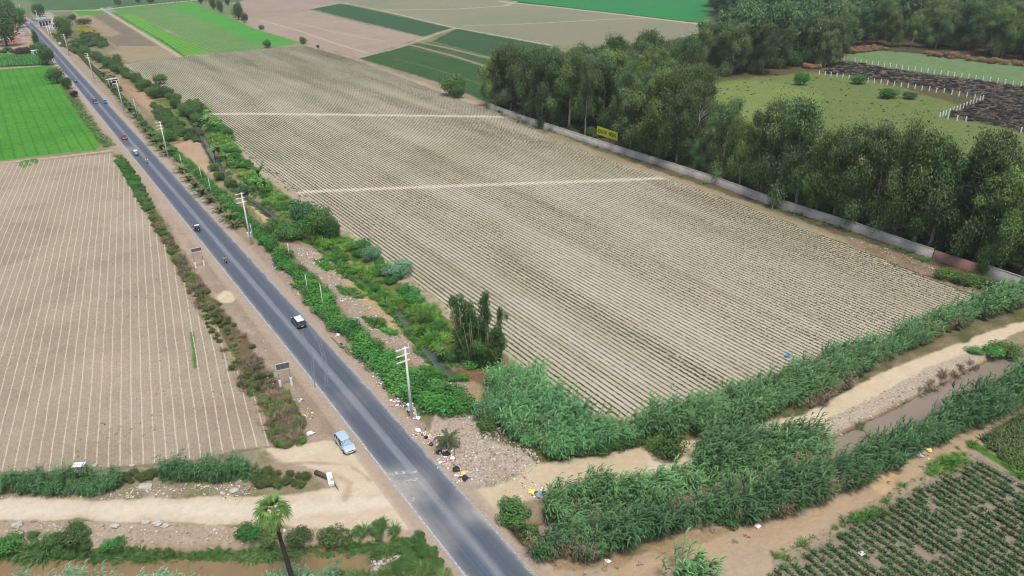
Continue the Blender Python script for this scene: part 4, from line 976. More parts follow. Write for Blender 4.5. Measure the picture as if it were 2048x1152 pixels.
# band of bushes on the far bank
BANK = [(150, 92), (170, 108), (195, 122), (212, 130), (232, 142), (255, 155), (280, 168), (305, 182), (330, 196), (352, 210), (372, 222), (392, 236), (408, 250)]
bp_ = densify(PL(BANK), 5.2)
for i, q in enumerate(bp_):
    x, y = q + np.array([_er.uniform(-2, 2), _er.uniform(-2, 2)]); h = _er.uniform(3.2, 5.6)
    round_tree(0, 0, h, h * 1.35, 'dark bushy tree in the row between seedling field and far hedge', M_TREE if i % 3 else M_BUSH, 'dark bushy trees along the upper stream', 'bushy_tree', world=(x, y, float(ground_z(x, y))))
for (bx, by, h, w, lb, mt_) in (
  (236, 128, 6, 5.5, 'small round tree at the upper left corner of the seedling field', M_TREE),
  (322, 168, 5, 8, 'dark tree topping the bush row beside the seedling field', M_TREE),
  (300, 192, 4, 5, 'bush with orange blossom in the far bank row', M_ORANGE),
  (285, 182, 5.5, 7, 'dark bush left of the orange blossom', M_TREE), (310, 196, 5, 7, 'dark green bush right of the orange blossom', M_TREE),
  (372, 232, 6, 8, 'dense tree above the banana plants', M_TREE), (395, 226, 5, 7, 'round tree nearest the field beside the banana plants', M_TREE),
  (342, 282, 4.4, 7.5, 'broad bright green bush behind the third utility pole', M_HEDGE), (380, 272, 3.2, 6, 'olive shrub at the top of the square earth plot', M_BUSH),
  (428, 342, 2.6, 4.2, 'dark round bush at the lower corner of the square earth plot', M_TREE), (458, 272, 3, 5, 'small tree at the field margin near the banana plants', M_TREE),
  (440, 360, 3, 4, 'small dark bush at the stream bend', M_TREE), (462, 372, 3.4, 4.4, 'dark bush touching the stream bend', M_TREE), (488, 385, 3.2, 4, 'low round tree at the head of the tan slope', M_BUSH),
  (640, 470, 7.5, 9.5, 'large dark tree overhanging the stream, right half of the pair', M_TREE), (664, 478, 6, 6, 'dark tree at the right foot of the large pair', M_TREE), (612, 452, 7.5, 9.0, 'large blue-green feathery tree, left half of the pair', M_REED),
  (580, 478, 4, 9, 'spreading dark shrub joining hedge and large tree', M_TREE), (548, 470, 3.6, 6, 'dark shrub where the hedge meets the spreading shrub', M_TREE),
  (744, 522, 3.6, 5.5, 'feathery grey-green bush on the field margin', M_REEDP),
  (908, 190, 9, 14, 'lone dark round tree on the margin below the dark crop', M_TREE), (916, 196, 6, 7, 'lighter small tree at the foot of the lone dark tree', M_HEDGE),
  (1718, 168, 4.4, 9, 'round bush between the lower white posts', M_HEDGE), (1775, 196, 4, 10, 'largest round bush on the meadow below the burnt ground', M_HEDGE), (1818, 198, 3, 7, 'lower round bush right of the largest meadow bush', M_BUSH),
  (1600, 170, 6, 8, 'bright young tree at the far rim of the meadow', M_HEDGE),
  (536, 95, 5, 7, 'small spiky tree on the green plot corner', M_TREE), (607, 88, 5, 6, 'small tree where green plot meets tan field', M_TREE), (524, 60, 4, 5, 'small tree at the edge of the tan field', M_TREE), (636, 96, 2, 2.5, 'tiny dark shrub on the far field margin', M_PURPLE),
  (237, 10, 7, 8, 'leftmost small tree on the top field path', M_TREE), (277, 7, 7, 7, 'middle small tree on the top field path', M_TREE), (302, 6, 7, 9, 'rightmost small tree on the top field path', M_TREE),
  (428, 20, 12, 8, 'leftmost tree of the clump beside the green field', M_TREE), (442, 26, 12, 7, 'slim tree inside the clump beside the green field', M_BUSH), (456, 12, 9, 6, 'olive tree at the back of the far clump', M_BUSH), (478, 40, 15, 11, 'tallest dark tree of the clump beside the green field', M_TREE), (490, 45, 8, 7, 'low tree at the foot of the tallest far tree', M_BUSH), (402, 8, 7, 6, 'small tree near the top edge above the green field', M_BUSH),
  (40, 24 + 10, 9, 12, 'green tree at the road bend', M_HEDGE), (40, 55, 13, 13, 'dark round tree overhanging the far road', M_TREE), (14, 40, 19, 22, 'tall dark tree at the left edge near the road bend', M_TREE), (2, 30, 22, 28, 'largest dark tree in the upper left corner', M_TREE),
  (14, 92, 24, 24, 'big grey-green tree beside the earth yard', M_BUSH), (-14, 88, 24, 22, 'big tree cut by the left edge beside the earth yard', M_TREE), (-2, 62, 20, 24, 'dark tree behind the big grey-green tree', M_TREE),
  (78, 100, 13, 5, 'narrow dark columnar tree beside the road', M_TREE), (96, 130, 11, 12, 'round dark tree where corn and green field meet the road', M_TREE), (84, 106, 7, 8, 'green bush below the columnar tree', M_HEDGE), (70, 102, 5, 6, 'lime green bush beside the columnar tree', M_GRASS), (46, 110, 4.4, 13, 'dark red hedge bush beside the earth yard', M_PURPLE),
  (116, 166, 8, 11, 'brownish olive tree beside the road on the left verge', M_BUSH), (136, 178, 6, 6, 'small round tree below the olive verge tree', M_TREE), (150, 194, 3, 4.5, 'small dark bush on the left verge', M_PURPLE),
  (80, 34, 12, 13, 'broad tree behind the blue fronted building', M_TREE), (128, 66, 13, 15, 'big dark tree right of the blue fronted building', M_TREE), (134, 76, 10, 11, 'dark tree at the foot of the big one by the building', M_TREE), (160, 92, 5, 8, 'round bush at the start of the far hedge', M_TREE), (168, 48, 5, 14, 'long olive bush behind the yellow flower plot', M_BUSH), (145, 40, 5, 9, 'olive bush above the yellow flower plot', M_BUSH)):
    round_tree(bx, by, h, w, lb, mt_)
def lumps(poly, n, smin, smax, seed, mat, name, zf=.8, protos=None, dens=None, mask=None):
    pts = fill(poly, n=n, dens=dens, seed=seed, mask=mask); r = np.random.default_rng(seed); s = smin + (smax - smin) * r.random(len(pts))
    pts[:, 2] -= .1
    return merged(name, protos or SHRUB, pts, s, r.random(len(pts)) * 6.28, mat, zs=s * zf * (.7 + .6 * r.random(len(pts))))
lumps([(160, 70), (192, 66), (218, 90), (205, 97), (172, 94)], 90, 2.2, 3.6, 41, M_TREE, 'dark_crop_bushes')
lumps([(150, 56), (178, 53), (192, 64), (160, 68)], 45, 1.6, 2.6, 42, foliage_mat('yellow_bloom', (.10, .11, .01), (.48, .44, .04)), 'yellow_flower_bed', .5)
lumps([(104, 70), (120, 66), (146, 92), (170, 112), (150, 108), (124, 92)], 60, 1.6, 3.2, 43, M_BUSH, 'verge_bushes')
lumps([(200, 128), (236, 160), (250, 200), (240, 200), (216, 176), (190, 140)], 46, .8, 1.5, 44, M_BUSH, 'verge_scrub', .8)
lumps([(303, 208), (335, 222), (376, 262), (398, 285), (372, 280), (340, 262), (312, 236)], 130, 1.6, 2.8, 45, M_TREE, 'plot_crop')
lumps([(0, 100), (60, 98), (76, 104), (70, 110), (0, 108), (-60, 108), (-60, 100)], 60, 2, 3.4, 46, M_TREE, 'garden_bushes')

# ---------------------------------------------------------------- reeds and grasses
def strip(base, direc, L, w, droop, nseg, r, t0):
    """arched blade; returns V,F,T"""
    d = np.array(direc, float); d /= np.linalg.norm(d); side = np.cross(d, (0, 0, 1.0)); side /= (np.linalg.norm(side) + 1e-9)
    p = np.array(base, float); V = []; T = []
    for k in range(nseg + 1):
        f = k / nseg; ww = w * (1 - f) ** .6 * (0.55 + .9 * min(f * 3, 1)) / 2 if k else w * .3
        V += [p - side * ww, p + side * ww]; T += [t0 + f * .25] * 2
        p = p + d * L / nseg; d = d + np.array([0, 0, -droop / nseg]); d /= np.linalg.norm(d)
    F = [[2 * k, 2 * k + 1, 2 * k + 3, 2 * k + 2] for k in range(nseg)]
    return np.array(V), np.array(F), np.array(T)
def reed_proto(seed, n=11, H=4.2, rad=.85, nl=10, leafL=1.0, leafW=.15):
    r = np.random.default_rng(seed); ps = []
    for _ in range(n):
        a = r.random() * 6.28; q = rad * r.random() ** .5; b = np.array([math.cos(a) * q, math.sin(a) * q, -.1])
        h = H * (.6 + .45 * r.random()); ln = np.array([math.cos(a), math.sin(a)]) * (.10 + .18 * r.random()) + r.normal(size=2) * .08
        t0 = .12 + .5 * r.random()
        ps.append(strip(b, (ln[0], ln[1], 1), h, .07, .12, 3, r, t0 * .8))
        for k in range(nl):
            f = .22 + .78 * (k + r.random()) / nl; aa = r.normal() * 1.1
            p = b + np.array([ln[0] * f * h, ln[1] * f * h, f * h * .96]); up_l = 1.2 if f > .8 else .55
            ps.append(strip(p, (math.cos(aa) + ln[0] * 2, math.sin(aa) + ln[1] * 2, up_l), leafL * (.7 + .5 * r.random()), leafW, 1.5, 2, r, t0 + (r.random() - .5) * .3 + f * .25))
    return join(ps)
REEDS = [reed_proto(300 + k) for k in range(6)]
def tuft_proto(seed, n=34, L=1.5, w=.09, droop=1.6, rad=.35):
    r = np.random.default_rng(seed); ps = []
    for _ in range(n):
        a = r.random() * 6.28; q = rad * r.random(); e = .7 + 1.5 * r.random()
        ps.append(strip((math.cos(a) * q, math.sin(a) * q, -.05), (math.cos(a), math.sin(a), e), L * (.6 + .6 * r.random()), w, droop, 3, r, .1 + .7 * r.random()))
    return join(ps)
TUFT = [tuft_proto(320 + k) for k in range(4)]
SHORT = [tuft_proto(330 + k, 16, .45, .06, 1.2, .3) for k in range(3)]
def mow(name, protos, pts, smin, smax, seed, mat, lean=None, zf=1.0, kind='stuff'):
    r = np.random.default_rng(seed); s = smin + (smax - smin) * r.random(len(pts))
    if len(pts): s *= 1 + .2 * np.clip(fbm(pts[:, 0], pts[:, 1], 5.0, 2, seed), -1, 1)
    rots = -.35 + r.normal(size=len(pts)) * .55 if lean is not None else r.random(len(pts)) * 6.28
    return merged(name, protos, pts, s, rots, mat, lean=lean, zs=s * zf, kind=kind)
WIND = (.055, -.03)
mow('reed_bed', REEDS, fill([(955, 818), (1010, 748), (1062, 758), (1122, 804), (1190, 858), (1285, 882), (1200, 902), (1110, 925), (1060, 902), (1000, 868), (950, 850)], dens=.85, seed=51), .75, 1.15, 51, M_REED, WIND)
mow('reed_bed', REEDS, fill([(1255, 862), (1330, 838), (1400, 808), (1500, 786), (1600, 752), (1700, 708), (1850, 652), (1960, 612), (2048, 590), (2250, 545), (2250, 562), (2048, 612), (1900, 660), (1780, 714), (1740, 732), (1640, 792), (1560, 822), (1480, 856), (1370, 876), (1288, 880)], dens=.85, seed=52), .8, 1.15, 52, M_REED, WIND)
mow('reed_bed', REEDS, fill([(1100, 1004), (1180, 978), (1300, 978), (1400, 950), (1500, 912), (1600, 880), (1636, 900), (1600, 930), (1500, 965), (1400, 985), (1250, 1015), (1090, 1052)], dens=.92, seed=53), .85, 1.25, 53, M_REED, WIND)
mow('reed_bed', REEDS, fill([(1050, 1098), (1120, 1085), (1200, 1074), (1400, 1034), (1600, 970), (1700, 930), (1820, 872), (1960, 795), (2048, 750), (2300, 655), (2300, 720), (2048, 812), (1930, 862), (1880, 885), (1800, 915), (1770, 950), (1700, 980), (1560, 1030), (1420, 1055), (1290, 1080), (1170, 1122), (1070, 1118)], dens=1.0, seed=54), .85, 1.2, 54, M_REED, WIND)
mow('reed_bed', REEDS, fill([(1100, 1062), (1200, 1036), (1300, 1010), (1330, 1018), (1300, 1040), (1200, 1062), (1090, 1090)], dens=.7, seed=58), .6, .9, 58, M_REED, WIND)
mow('reed_bed', REEDS, fill([(1390, 905), (1460, 888), (1560, 878), (1622, 872), (1636, 890), (1600, 905), (1500, 930), (1400, 945)], dens=.9, seed=59), .9, 1.25, 59, M_REED, WIND)
for k, (px, py, s) in enumerate(((1352, 1150, 1.1), (1378, 1160, 1.0), (1395, 1168, .9))):
    q = G(px, py); o = link('reed_clump', leafmesh(REEDS[k], 'reed_clump'), M_REED); o.location = q; o.scale = (s * 1.3, s * 1.3, s)
    tag(o, ['tall green reed clump alone on the near earth track', 'reed clump right of the tall lone one on the track', 'lowest reed clump cut by the bottom edge'][k], 'reeds', 'lone reed clumps on the near track')
mow('reed_bed_pale', REEDS, np.concatenate([fill([(10, 1182), (165, 1180), (165, 1215), (10, 1215)], n=50, seed=55), fill([(180, 1184), (420, 1184), (420, 1220), (180, 1220)], n=66, seed=56), fill([(545, 1172), (660, 1166), (660, 1186), (545, 1196)], n=22, seed=57)]), .6, .8, 55, M_REEDP, WIND)
# weeds and tall grass north of the bottom-left dirt road
mow('tall_weeds', TUFT + REEDS[:2], np.concatenate([fill([(330, 938), (400, 930), (470, 926), (520, 950), (500, 968), (400, 968), (330, 968)], n=150, seed=61), fill([(-60, 975), (60, 968), (130, 985), (140, 998), (60, 985), (-60, 992)], n=70, seed=62), fill([(150, 985), (200, 968), (250, 955), (240, 972), (180, 996)], n=70, seed=63), fill([(0, 962), (200, 955), (230, 962), (100, 972), (0, 975)], n=60, seed=64)]), .5, .85, 61, M_REED, WIND, .85)
mow('tall_weeds', SHRUB, np.concatenate([fill([(0, 960), (180, 958), (240, 962), (170, 980), (0, 985)], n=60, seed=65), fill([(190, 958), (330, 945), (330, 962), (230, 970)], n=30, seed=66), fill([(510, 950), (600, 950), (640, 972), (560, 980), (510, 975)], n=34, seed=67)]), .6, 1.4, 65, M_WEED)
# shrubs on the canal bank, bottom left
pb = np.concatenate([fill([(-200, 1096), (0, 1092), (200, 1098), (400, 1098), (600, 1090), (740, 1082), (850, 1068), (862, 1080), (740, 1098), (600, 1106), (400, 1108), (200, 1108), (0, 1106), (-200, 1110)], n=420, seed=71), fill([(40, 1075), (130, 1075), (120, 1096), (40, 1096)], n=12, seed=72), fill([(140, 1062), (170, 1062), (180, 1096), (150, 1096)], n=16, seed=73), fill([(690, 1062), (760, 1050), (800, 1062), (740, 1078)], n=14, seed=74)])
mow('bank_shrubs', SHRUB[:3] + TUFT[:2], pb, .7, 1.4, 71, M_BUSH, None, .85)
mow('reed_bed_undergrowth', SHRUB, np.concatenate([fill([(1180, 1000), (1300, 985), (1320, 1030), (1230, 1040)], n=26, seed=141), fill([(1420, 960), (1500, 930), (1600, 905), (1560, 950)], n=14, seed=142), fill([(1500, 800), (1560, 770), (1600, 790), (1520, 830)], n=22, seed=143), fill([(1180, 880), (1280, 890), (1200, 905), (1100, 920)], n=30, seed=144), fill([(1450, 1030), (1560, 1000), (1560, 1015), (1450, 1050)], n=14, seed=145)]), 1.6, 3.0, 141, M_TREE, None, .8)
mow('dead_reeds', REEDS, np.concatenate([fill([(1060, 1100), (1180, 1100), (1180, 1122), (1070, 1118)], n=16, seed=146), fill([(1000, 868), (1060, 895), (1000, 830), (960, 850)], n=12, seed=147), fill([(1480, 1040), (1700, 960), (1690, 978), (1500, 1055)], n=26, seed=148), fill([(1740, 745), (1640, 812), (1600, 825), (1700, 745)], n=18, seed=149), fill([(1400, 1000), (1640, 900), (1650, 915), (1420, 1015)], n=16, seed=150), fill([(1120, 1010), (1400, 970), (1640, 905), (1640, 940), (1400, 1040), (1120, 1090)], n=60, seed=152), fill([(1000, 780), (1120, 830), (1200, 880), (1080, 900)], n=22, seed=153), fill([(1300, 850), (1700, 715), (2048, 600), (2048, 615), (1700, 735), (1320, 870)], n=45, seed=154)]), .5, .85, 146, M_DRY, WIND)
mow('bank_weeds', TUFT, fill([(-200, 1085), (0, 1085), (400, 1095), (800, 1070), (860, 1080), (600, 1112), (400, 1116), (0, 1114), (-200, 1120)], n=420, seed=75), .35, .75, 75, M_GRASS)
for k, (px, py, h, w, lb) in enumerate(((12, 1082, 3.0, 4, 'green bush at the left edge beside the dirt road'), (150, 1078, 2.2, 3, 'small bright bush left of the grey rubble on the canal bank'), (110, 1080, 1.8, 2.4, 'low bush on the pale canal bank'), (225, 1085, 1.6, 2.6, 'low bush under the pale boulders'), (600, 1072, 2.4, 3, 'bright green bush just right of the fan palm'), (668, 1070, 2.4, 3.4, 'dome shaped green bush on the canal bank'), (500, 1066, 2.4, 3.4, 'dark bush behind the fan palm trunk'), (540, 1072, 2.0, 3, 'bush touching the fan palm trunk'))):
    shrub(G(px, py + 6), h * .62, w * 1.35, lb, M_BUSH if k % 3 else M_HEDGE)
mow('creeping_cover', SHRUB, fill([(790, 1110), (810, 1090), (840, 1080), (868, 1100), (882, 1135), (850, 1140), (800, 1140), (776, 1130)], n=95, seed=76), .9, 1.5, 76, M_TREE, None, .5)
mow('bank_grass', TUFT + SHORT, fill([(540, 1150), (640, 1142), (780, 1138), (890, 1140), (900, 1175), (700, 1190), (540, 1190)], n=420, seed=77), .35, .8, 77, M_WEED)
# dry brush beside the left ditch
DRYL = [(268, 372), (300, 425), (335, 480), (365, 530), (402, 592), (445, 655), (492, 728), (538, 800), (578, 868)]
pd = band_pts(DRYL, [1.2, 1.4, 2.0, 2.4, 2.8, 3.8, 4.8, 5.4, 5.0], 1.5, 81, 4.0)
def brush_proto(seed, n=46):
    r = np.random.default_rng(seed); ps = []
    for _ in range(n):
        d = rdir(r, 1)[0]; d[2] = abs(d[2]) + .3; b = r.normal(size=3) * .25; b[2] = abs(b[2]) * .6
        ps.append(strip(b, d, .7 + .6 * r.random(), .05, .5, 2, r, r.random()))
    return join(ps)
BRUSH = [brush_proto(340 + k) for k in range(4)]
mow('dry_brush', BRUSH, pd, .6, 1.15, 81, M_DRY)
p2 = band_pts(DRYL, [1.2, 1.4, 2, 2.4, 3, 4, 5, 5.6, 5.4], .62, 82, 5.0)
mow('ditch_scrub', SHRUB, p2, .45, 1.15, 82, M_WEED)
p3 = band_pts([(240, 318), (262, 352), (285, 392), (298, 420)], 2.8, 1.2, 83); mow('ditch_bushes', SHRUB, p3, .7, 1.7, 83, M_HEDGE, None, .8)
p4 = band_pts(DITCH, 2.0, 2.4, 84, 3.0); mow('ditch_grass', TUFT + SHORT, p4, .3, .7, 84, M_GRASS)
p5 = fill([(530, 800), (575, 780), (610, 850), (600, 885), (560, 900)], n=60, seed=85); mow('corner_scrub', SHRUB, p5, .6, 1.4, 85, M_WEED)
p5 = fill([(540, 790), (570, 790), (605, 855), (600, 888), (566, 898)], n=90, seed=86); mow('dry_brush', BRUSH, p5, .7, 1.3, 86, M_DRY)
shrub(G(602, 884), 1.0, 2.4, 'lime green low bush at the end of the brush strip', M_GRASS)
# banks of the stream: tall grass and bushes
EAST = [(372, 205), (400, 236), (430, 275), (452, 318), (480, 352), (515, 385), (550, 412), (580, 432), (620, 462), (670, 500), (705, 525), (745, 565), (775, 590), (810, 620), (835, 650), (870, 690), (900, 720)]
pe = band_pts(EAST, [5, 7, 8, 8, 7, 6, 6, 5, 5, 6, 7, 7, 6, 5], .75, 91, 7.0)
pe = pe + np.array([1.6, 1.0, 0]); pe[:, 2] = ground_z(pe[:, 0], pe[:, 1])
mow('stream_bank_grass', TUFT, pe, .8, 1.5, 91, M_GRASS)
pe2 = band_pts(EAST, [5, 7, 8, 8, 7, 6, 6, 5, 5, 6, 6, 6, 5, 4], .28, 92, 6.0) + np.array([1.8, 1.2, 0]); mow('stream_bank_shrubs', SHRUB, pe2, 1.0, 2.2, 92, M_HEDGE, None, .85)
pe = band_pts(STREAM[4:], 4.4, .9, 93, 5.0); dd = seg_dist(PL(STREAM), pe[:, 0], pe[:, 1]); pe = pe[dd > 1.0]; mow('stream_bank_grass', TUFT, pe, .5, .9, 93, M_GRASS)
pe = band_pts([(560, 435), (640, 492), (684, 515), (715, 552), (760, 588), (800, 630), (828, 660), (850, 690)], 1.6, 2.2, 94); mow('stream_bank_grass', TUFT, pe + np.array([-1.6, -.6, 0]), .6, 1.0, 94, M_GRASS)
for pl, n_ in (([(626, 520), (648, 518), (668, 530), (678, 542), (652, 540), (630, 530)], 80), ([(674, 572), (700, 576), (728, 592), (728, 598), (700, 594), (678, 582)], 90), ([(726, 634), (760, 640), (776, 652), (770, 662), (740, 652)], 90), ([(760, 655), (792, 664), (798, 674), (776, 672)], 60), ([(840, 735), (880, 742), (930, 760), (936, 772), (890, 764), (850, 748)], 170)):
    mow('green_ground_cover', SHORT + TUFT[:1], fill(pl, n=n_, seed=n_), .5, .9, n_, M_GRASS)
mow('field_edge_grass', SHORT, band_pts([(470, 280), (560, 360), (640, 430), (760, 525), (900, 640), (960, 690)], 4, .5, 95, 4.0), .8, 1.3, 95, M_WEED)
for k, (px, py, h, w, lb, mt_) in enumerate(((720, 500, 3, 5.5, 'tall leafy bush above the stream left of the grey-green bush', M_HEDGE), (790, 555, 3.8, 6.0, 'feathery grey-green bush leaning over the stream bank', M_REEDP), (805, 545, 3.6, 5, 'grey-green bush at the field margin', M_REEDP), (815, 590, 2.6, 5, 'bright green mound beside the stream', M_HEDGE), (828, 606, 2.4, 4.4, 'lower green mound nearest the stream', M_HEDGE), (850, 650, 2.8, 3.2, 'dark green bush between stream and bamboo', M_TREE), (862, 680, 2, 2.8, 'small bush on the stream bank before the bamboo', M_HEDGE), (885, 712, 1.6, 2.6, 'spiky tuft at the lower end of the stream', M_GRASS), (910, 720, 2, 3.4, 'dense bush at the foot of the bamboo', M_HEDGE), (950, 735, 2.2, 4.4, 'bright bush under the bamboo stems', M_HEDGE), (1340, 905, 3.2, 5.4, 'dark leafy bush in the fork of the sandy track', M_TREE), (1312, 900, 2.4, 3.6, 'small leafy bush left of the fork bush', M_TREE), (975, 868, 1.8, 3.4, 'dark ivy mound beside the rubble heap', M_TREE), (1030, 1040, 2.2, 4.4, 'dark shrub on the sandy corner right of the road', M_TREE), (1022, 1022, 2.0, 3.4, 'shrub behind the dark corner shrub', M_BUSH), (1058, 1050, 1.6, 2.6, 'brownish shrub right of the corner shrub', M_WEED), (1890, 560, 2.4, 5, 'dark shrub at the wall foot before the brick section', M_TREE), (1925, 568, 2.6, 5, 'shrub at the foot of the brick wall', M_TREE), (1960, 572, 2.6, 5, 'shrub at the foot of the last grey wall', M_TREE), (1985, 580, 2.4, 4, 'shrub beside the reeds at the wall foot', M_BUSH), (2010, 700, 2.2, 6, 'leafy bush on the canal side of the right track', M_TREE), (1985, 706, 1.8, 4, 'small bush left of the canal side bush', M_HEDGE), (1950, 705, 1.2, 3, 'low green patch beside the right track', M_HEDGE))):
    shrub(G(px, py), h, w * 1.15, lb, mt_)
# grass rim of the canal bank, track edges, meadow growth
mow('bank_grass', TUFT + SHORT, band_pts([(1650, 880), (1720, 848), (1790, 815), (1880, 768)], 1.3, 2.0, 96, 5.0), .3, .7, 96, M_WEED)
mow('track_grass', SHORT + TUFT[:1], band_pts([(1545, 1130), (1640, 1085), (1720, 1035), (1790, 1000), (1860, 950), (1930, 915)], 2.4, 1.3, 97, 4.0), .4, .9, 97, M_GRASS)
mow('track_grass', SHORT + TUFT[:2], band_pts([(1850, 945), (1900, 935), (1930, 900), (1962, 890), (2010, 925), (2060, 958)], 2.0, 2.0, 98), .5, 1.0, 98, M_GRASS)
mow('dry_grass', SHORT, np.concatenate([band_pts([(1090, 1135), (1200, 1120), (1300, 1100), (1430, 1075), (1600, 1020), (1720, 970), (1780, 930)], 4, .9, 99, 4.0)]), .5, 1.0, 99, M_DRY)
mow('meadow_tufts', SHRUB, fill([(1400, 185), (1480, 165), (1660, 150), (1900, 215), (2048, 262), (2048, 470), (1750, 390), (1500, 320), (1420, 270)], n=420, seed=101), .3, 1.1, 101, M_WEED, None, .5)
mow('burnt_stubble', BRUSH, fill(BURNT, n=1500, seed=102), .5, 1.2, 102, M_DRY, None, .5)
mow('scorched_bushes', SHRUB, np.concatenate([fill([(1680, 104), (1760, 96), (1780, 100), (1700, 108)], n=40, seed=103), fill([(1850, 108), (2048, 128), (2048, 134), (1860, 114)], n=50, seed=104), fill([(1600, 140), (1650, 120), (1670, 125), (1630, 142)], n=20, seed=105)]), 2.0, 3.6, 103, foliage_mat('scorched_leaf', (.10, .055, .03), (.30, .19, .10)), None, .8)
mow('wall_foot_weeds', SHORT + BRUSH[:1], band_pts([(1030, 240), (1224, 306), (1434, 374), (1540, 414), (1703, 468), (1863, 526)], 3, .6, 106, 5.0), .6, 1.3, 106, M_WEED)
mow('dry_grass', BRUSH + TUFT[:1], band_pts([(1850, 790), (1900, 758), (1950, 732), (1966, 722)], 3.0, 1.2, 151), .5, .9, 151, M_DRY)
mow('verge_grass', SHORT, band_pts([(140, 185), (170, 232), (205, 275), (222, 292)], 3.6, 1.0, 107), 1.0, 2.0, 107, M_WEED)
mow('understory', SHRUB, fill([(1400, 345), (1600, 410), (1860, 500), (2048, 560), (2048, 480), (1700, 400), (1500, 345)], n=260, seed=108), 1.2, 3.4, 108, M_BUSH, None, .9)
mow('understory', SHRUB, fill([(1000, 228), (1120, 262), (1240, 298), (1390, 350), (1390, 325), (1240, 278), (1120, 244), (1000, 212)], n=200, seed=109, mask=lambda x, y: np.hypot(x - BILL[0], y - BILL[1]) > 9), 1.2, 3.2, 109, M_BUSH, None, .9)

# ---------------------------------------------------------------- crops in rows
def rows_in(poly_px, nvec, dvec, pitch, step, seed, phase=0.0, keep=.9, jit=.12, world=False):
    poly = poly_px if world else PL(poly_px); r = np.random.default_rng(seed)
    a = poly @ nvec; b = poly @ dvec
    ks = np.arange(math.floor(a.min() / pitch), math.ceil(a.max() / pitch) + 1)
    bs = np.arange(b.min(), b.max(), step)
    K, B = np.meshgrid(ks * pitch + phase, bs, indexing='ij'); K = K.ravel() + r.normal(size=K.size) * jit * .4; B = B.ravel() + r.normal(size=B.size) * step * .3
    x = K * nvec[0] + B * dvec[0]; y = K * nvec[1] + B * dvec[1]
    m = inside(poly, x, y) & (r.random(x.size) < keep)
    x, y = x[m], y[m]
    return np.stack([x, y, ground_z(x, y)], 1)
def seed_proto(seed, n, R_, leaf, h):
    r = np.random.default_rng(seed); c = np.concatenate([r.normal(size=(n, 2)) * R_ * .5, np.full((n, 1), h) * r.random((n, 1))], 1); N_ = rdir(r, n) * .6; N_[:, 2] += 1
    return rhombi(c, N_, rdir(r, n), leaf * (.7 + .6 * r.random(n)), leaf * .6, r.random(n))
bx_ = [P2(*p) for p in BIGF]
sp = rows_in(np.array(bx_), RN, RD, 1.0, .40, 111, 0.0, .95, .07, world=True)
k = (seg_dist(PL([(430, 228), (640, 229), (1015, 234)]), sp[:, 0], sp[:, 1]) > 1.5) & (seg_dist(PL([(604, 384), (850, 374), (1335, 356)]), sp[:, 0], sp[:, 1]) > 1.2) & (sdist(np.array(bx_), sp[:, 0], sp[:, 1]) < -1.0)
sp = sp[k]; r_ = np.random.default_rng(112)
thin = fbm(sp[:, 0] @ np.eye(1).ravel() if False else (sp[:, :2] @ RN), sp[:, :2] @ RD * .1, 7.0, 3, 2.2)
sc1 = np.clip(.92 - .35 * thin + .25 * (r_.random(len(sp)) - .5), .25, 1.35)
merged('seedling_rows', [seed_proto(400 + q, 4, .16, .32, .14) for q in range(4)], sp, sc1, r_.random(len(sp)) * 6.28, M_SEED)
DP = np.array([-RN_P[1], RN_P[0]])
pp = rows_in([(1500, 1180), (1575, 1128), (1650, 1092), (1715, 1048), (1800, 1006), (1872, 962), (1960, 922), (2040, 968), (2250, 1090), (2250, 1300), (1500, 1300)], RN_P, DP, 1.2, .28, 113, 0.0, .95, .14)
k = fbm(pp[:, 0], pp[:, 1], 3.0, 3, 15.0) > -.62; pp = pp[k]; r_ = np.random.default_rng(114)
merged('vegetable_rows', [seed_proto(410 + q, 16, .3, .25, .4) for q in range(4)], pp, 1.0 + .4 * r_.random(len(pp)), r_.random(len(pp)) * 6.28, M_POT)
CORNP = [tuft_proto(420 + k, 11, 1.0, .11, 1.8, .12) for k in range(3)]
CORNP = [(np.concatenate([v * np.array([1, 1, 1.7])]), f, t) for v, f, t in CORNP]
pc = rows_in(CORN2, RN_P, DP, .85, .4, 115, 0, .95); r_ = np.random.default_rng(116); merged('corn_rows', CORNP, pc, .9 + .3 * r_.random(len(pc)), r_.random(len(pc)) * 6.28, M_CORN)
pc = rows_in([(-60, 109), (80, 111), (96, 130), (-60, 137)], RN, RD, 1.5, .9, 117, 0, .95); r_ = np.random.default_rng(118); merged('corn_rows', CORNP, pc, 1.5 + .5 * r_.random(len(pc)), r_.random(len(pc)) * 6.28, M_HEDGE)
gg = fill([(-60, 144), (104, 134), (122, 162), (150, 202), (185, 252), (204, 288), (100, 307), (-60, 322)], n=3500, seed=119); mow('lush_crop_cover', SHORT, gg, .5, .9, 119, foliage_mat('lush_blade', (.05, .17, .02), (.12, .31, .05), .2))

mow('burnt_clods', ROUND[:1] and SHRUB[:2], fill(BURNT, n=900, seed=130), .8, 2.2, 130, foliage_mat('charred_scrub', (.010, .010, .011), (.040, .036, .034), .0), None, .4)

mow('field_weeds', SHORT, fill([(0, 340), (220, 312), (300, 445), (440, 680), (550, 880), (400, 915), (0, 940)], n=1100, seed=160, mask=lambda x, y: fbm(x, y, 12.0, 3, 61.0) > .1), .25, .6, 160, M_WEED)
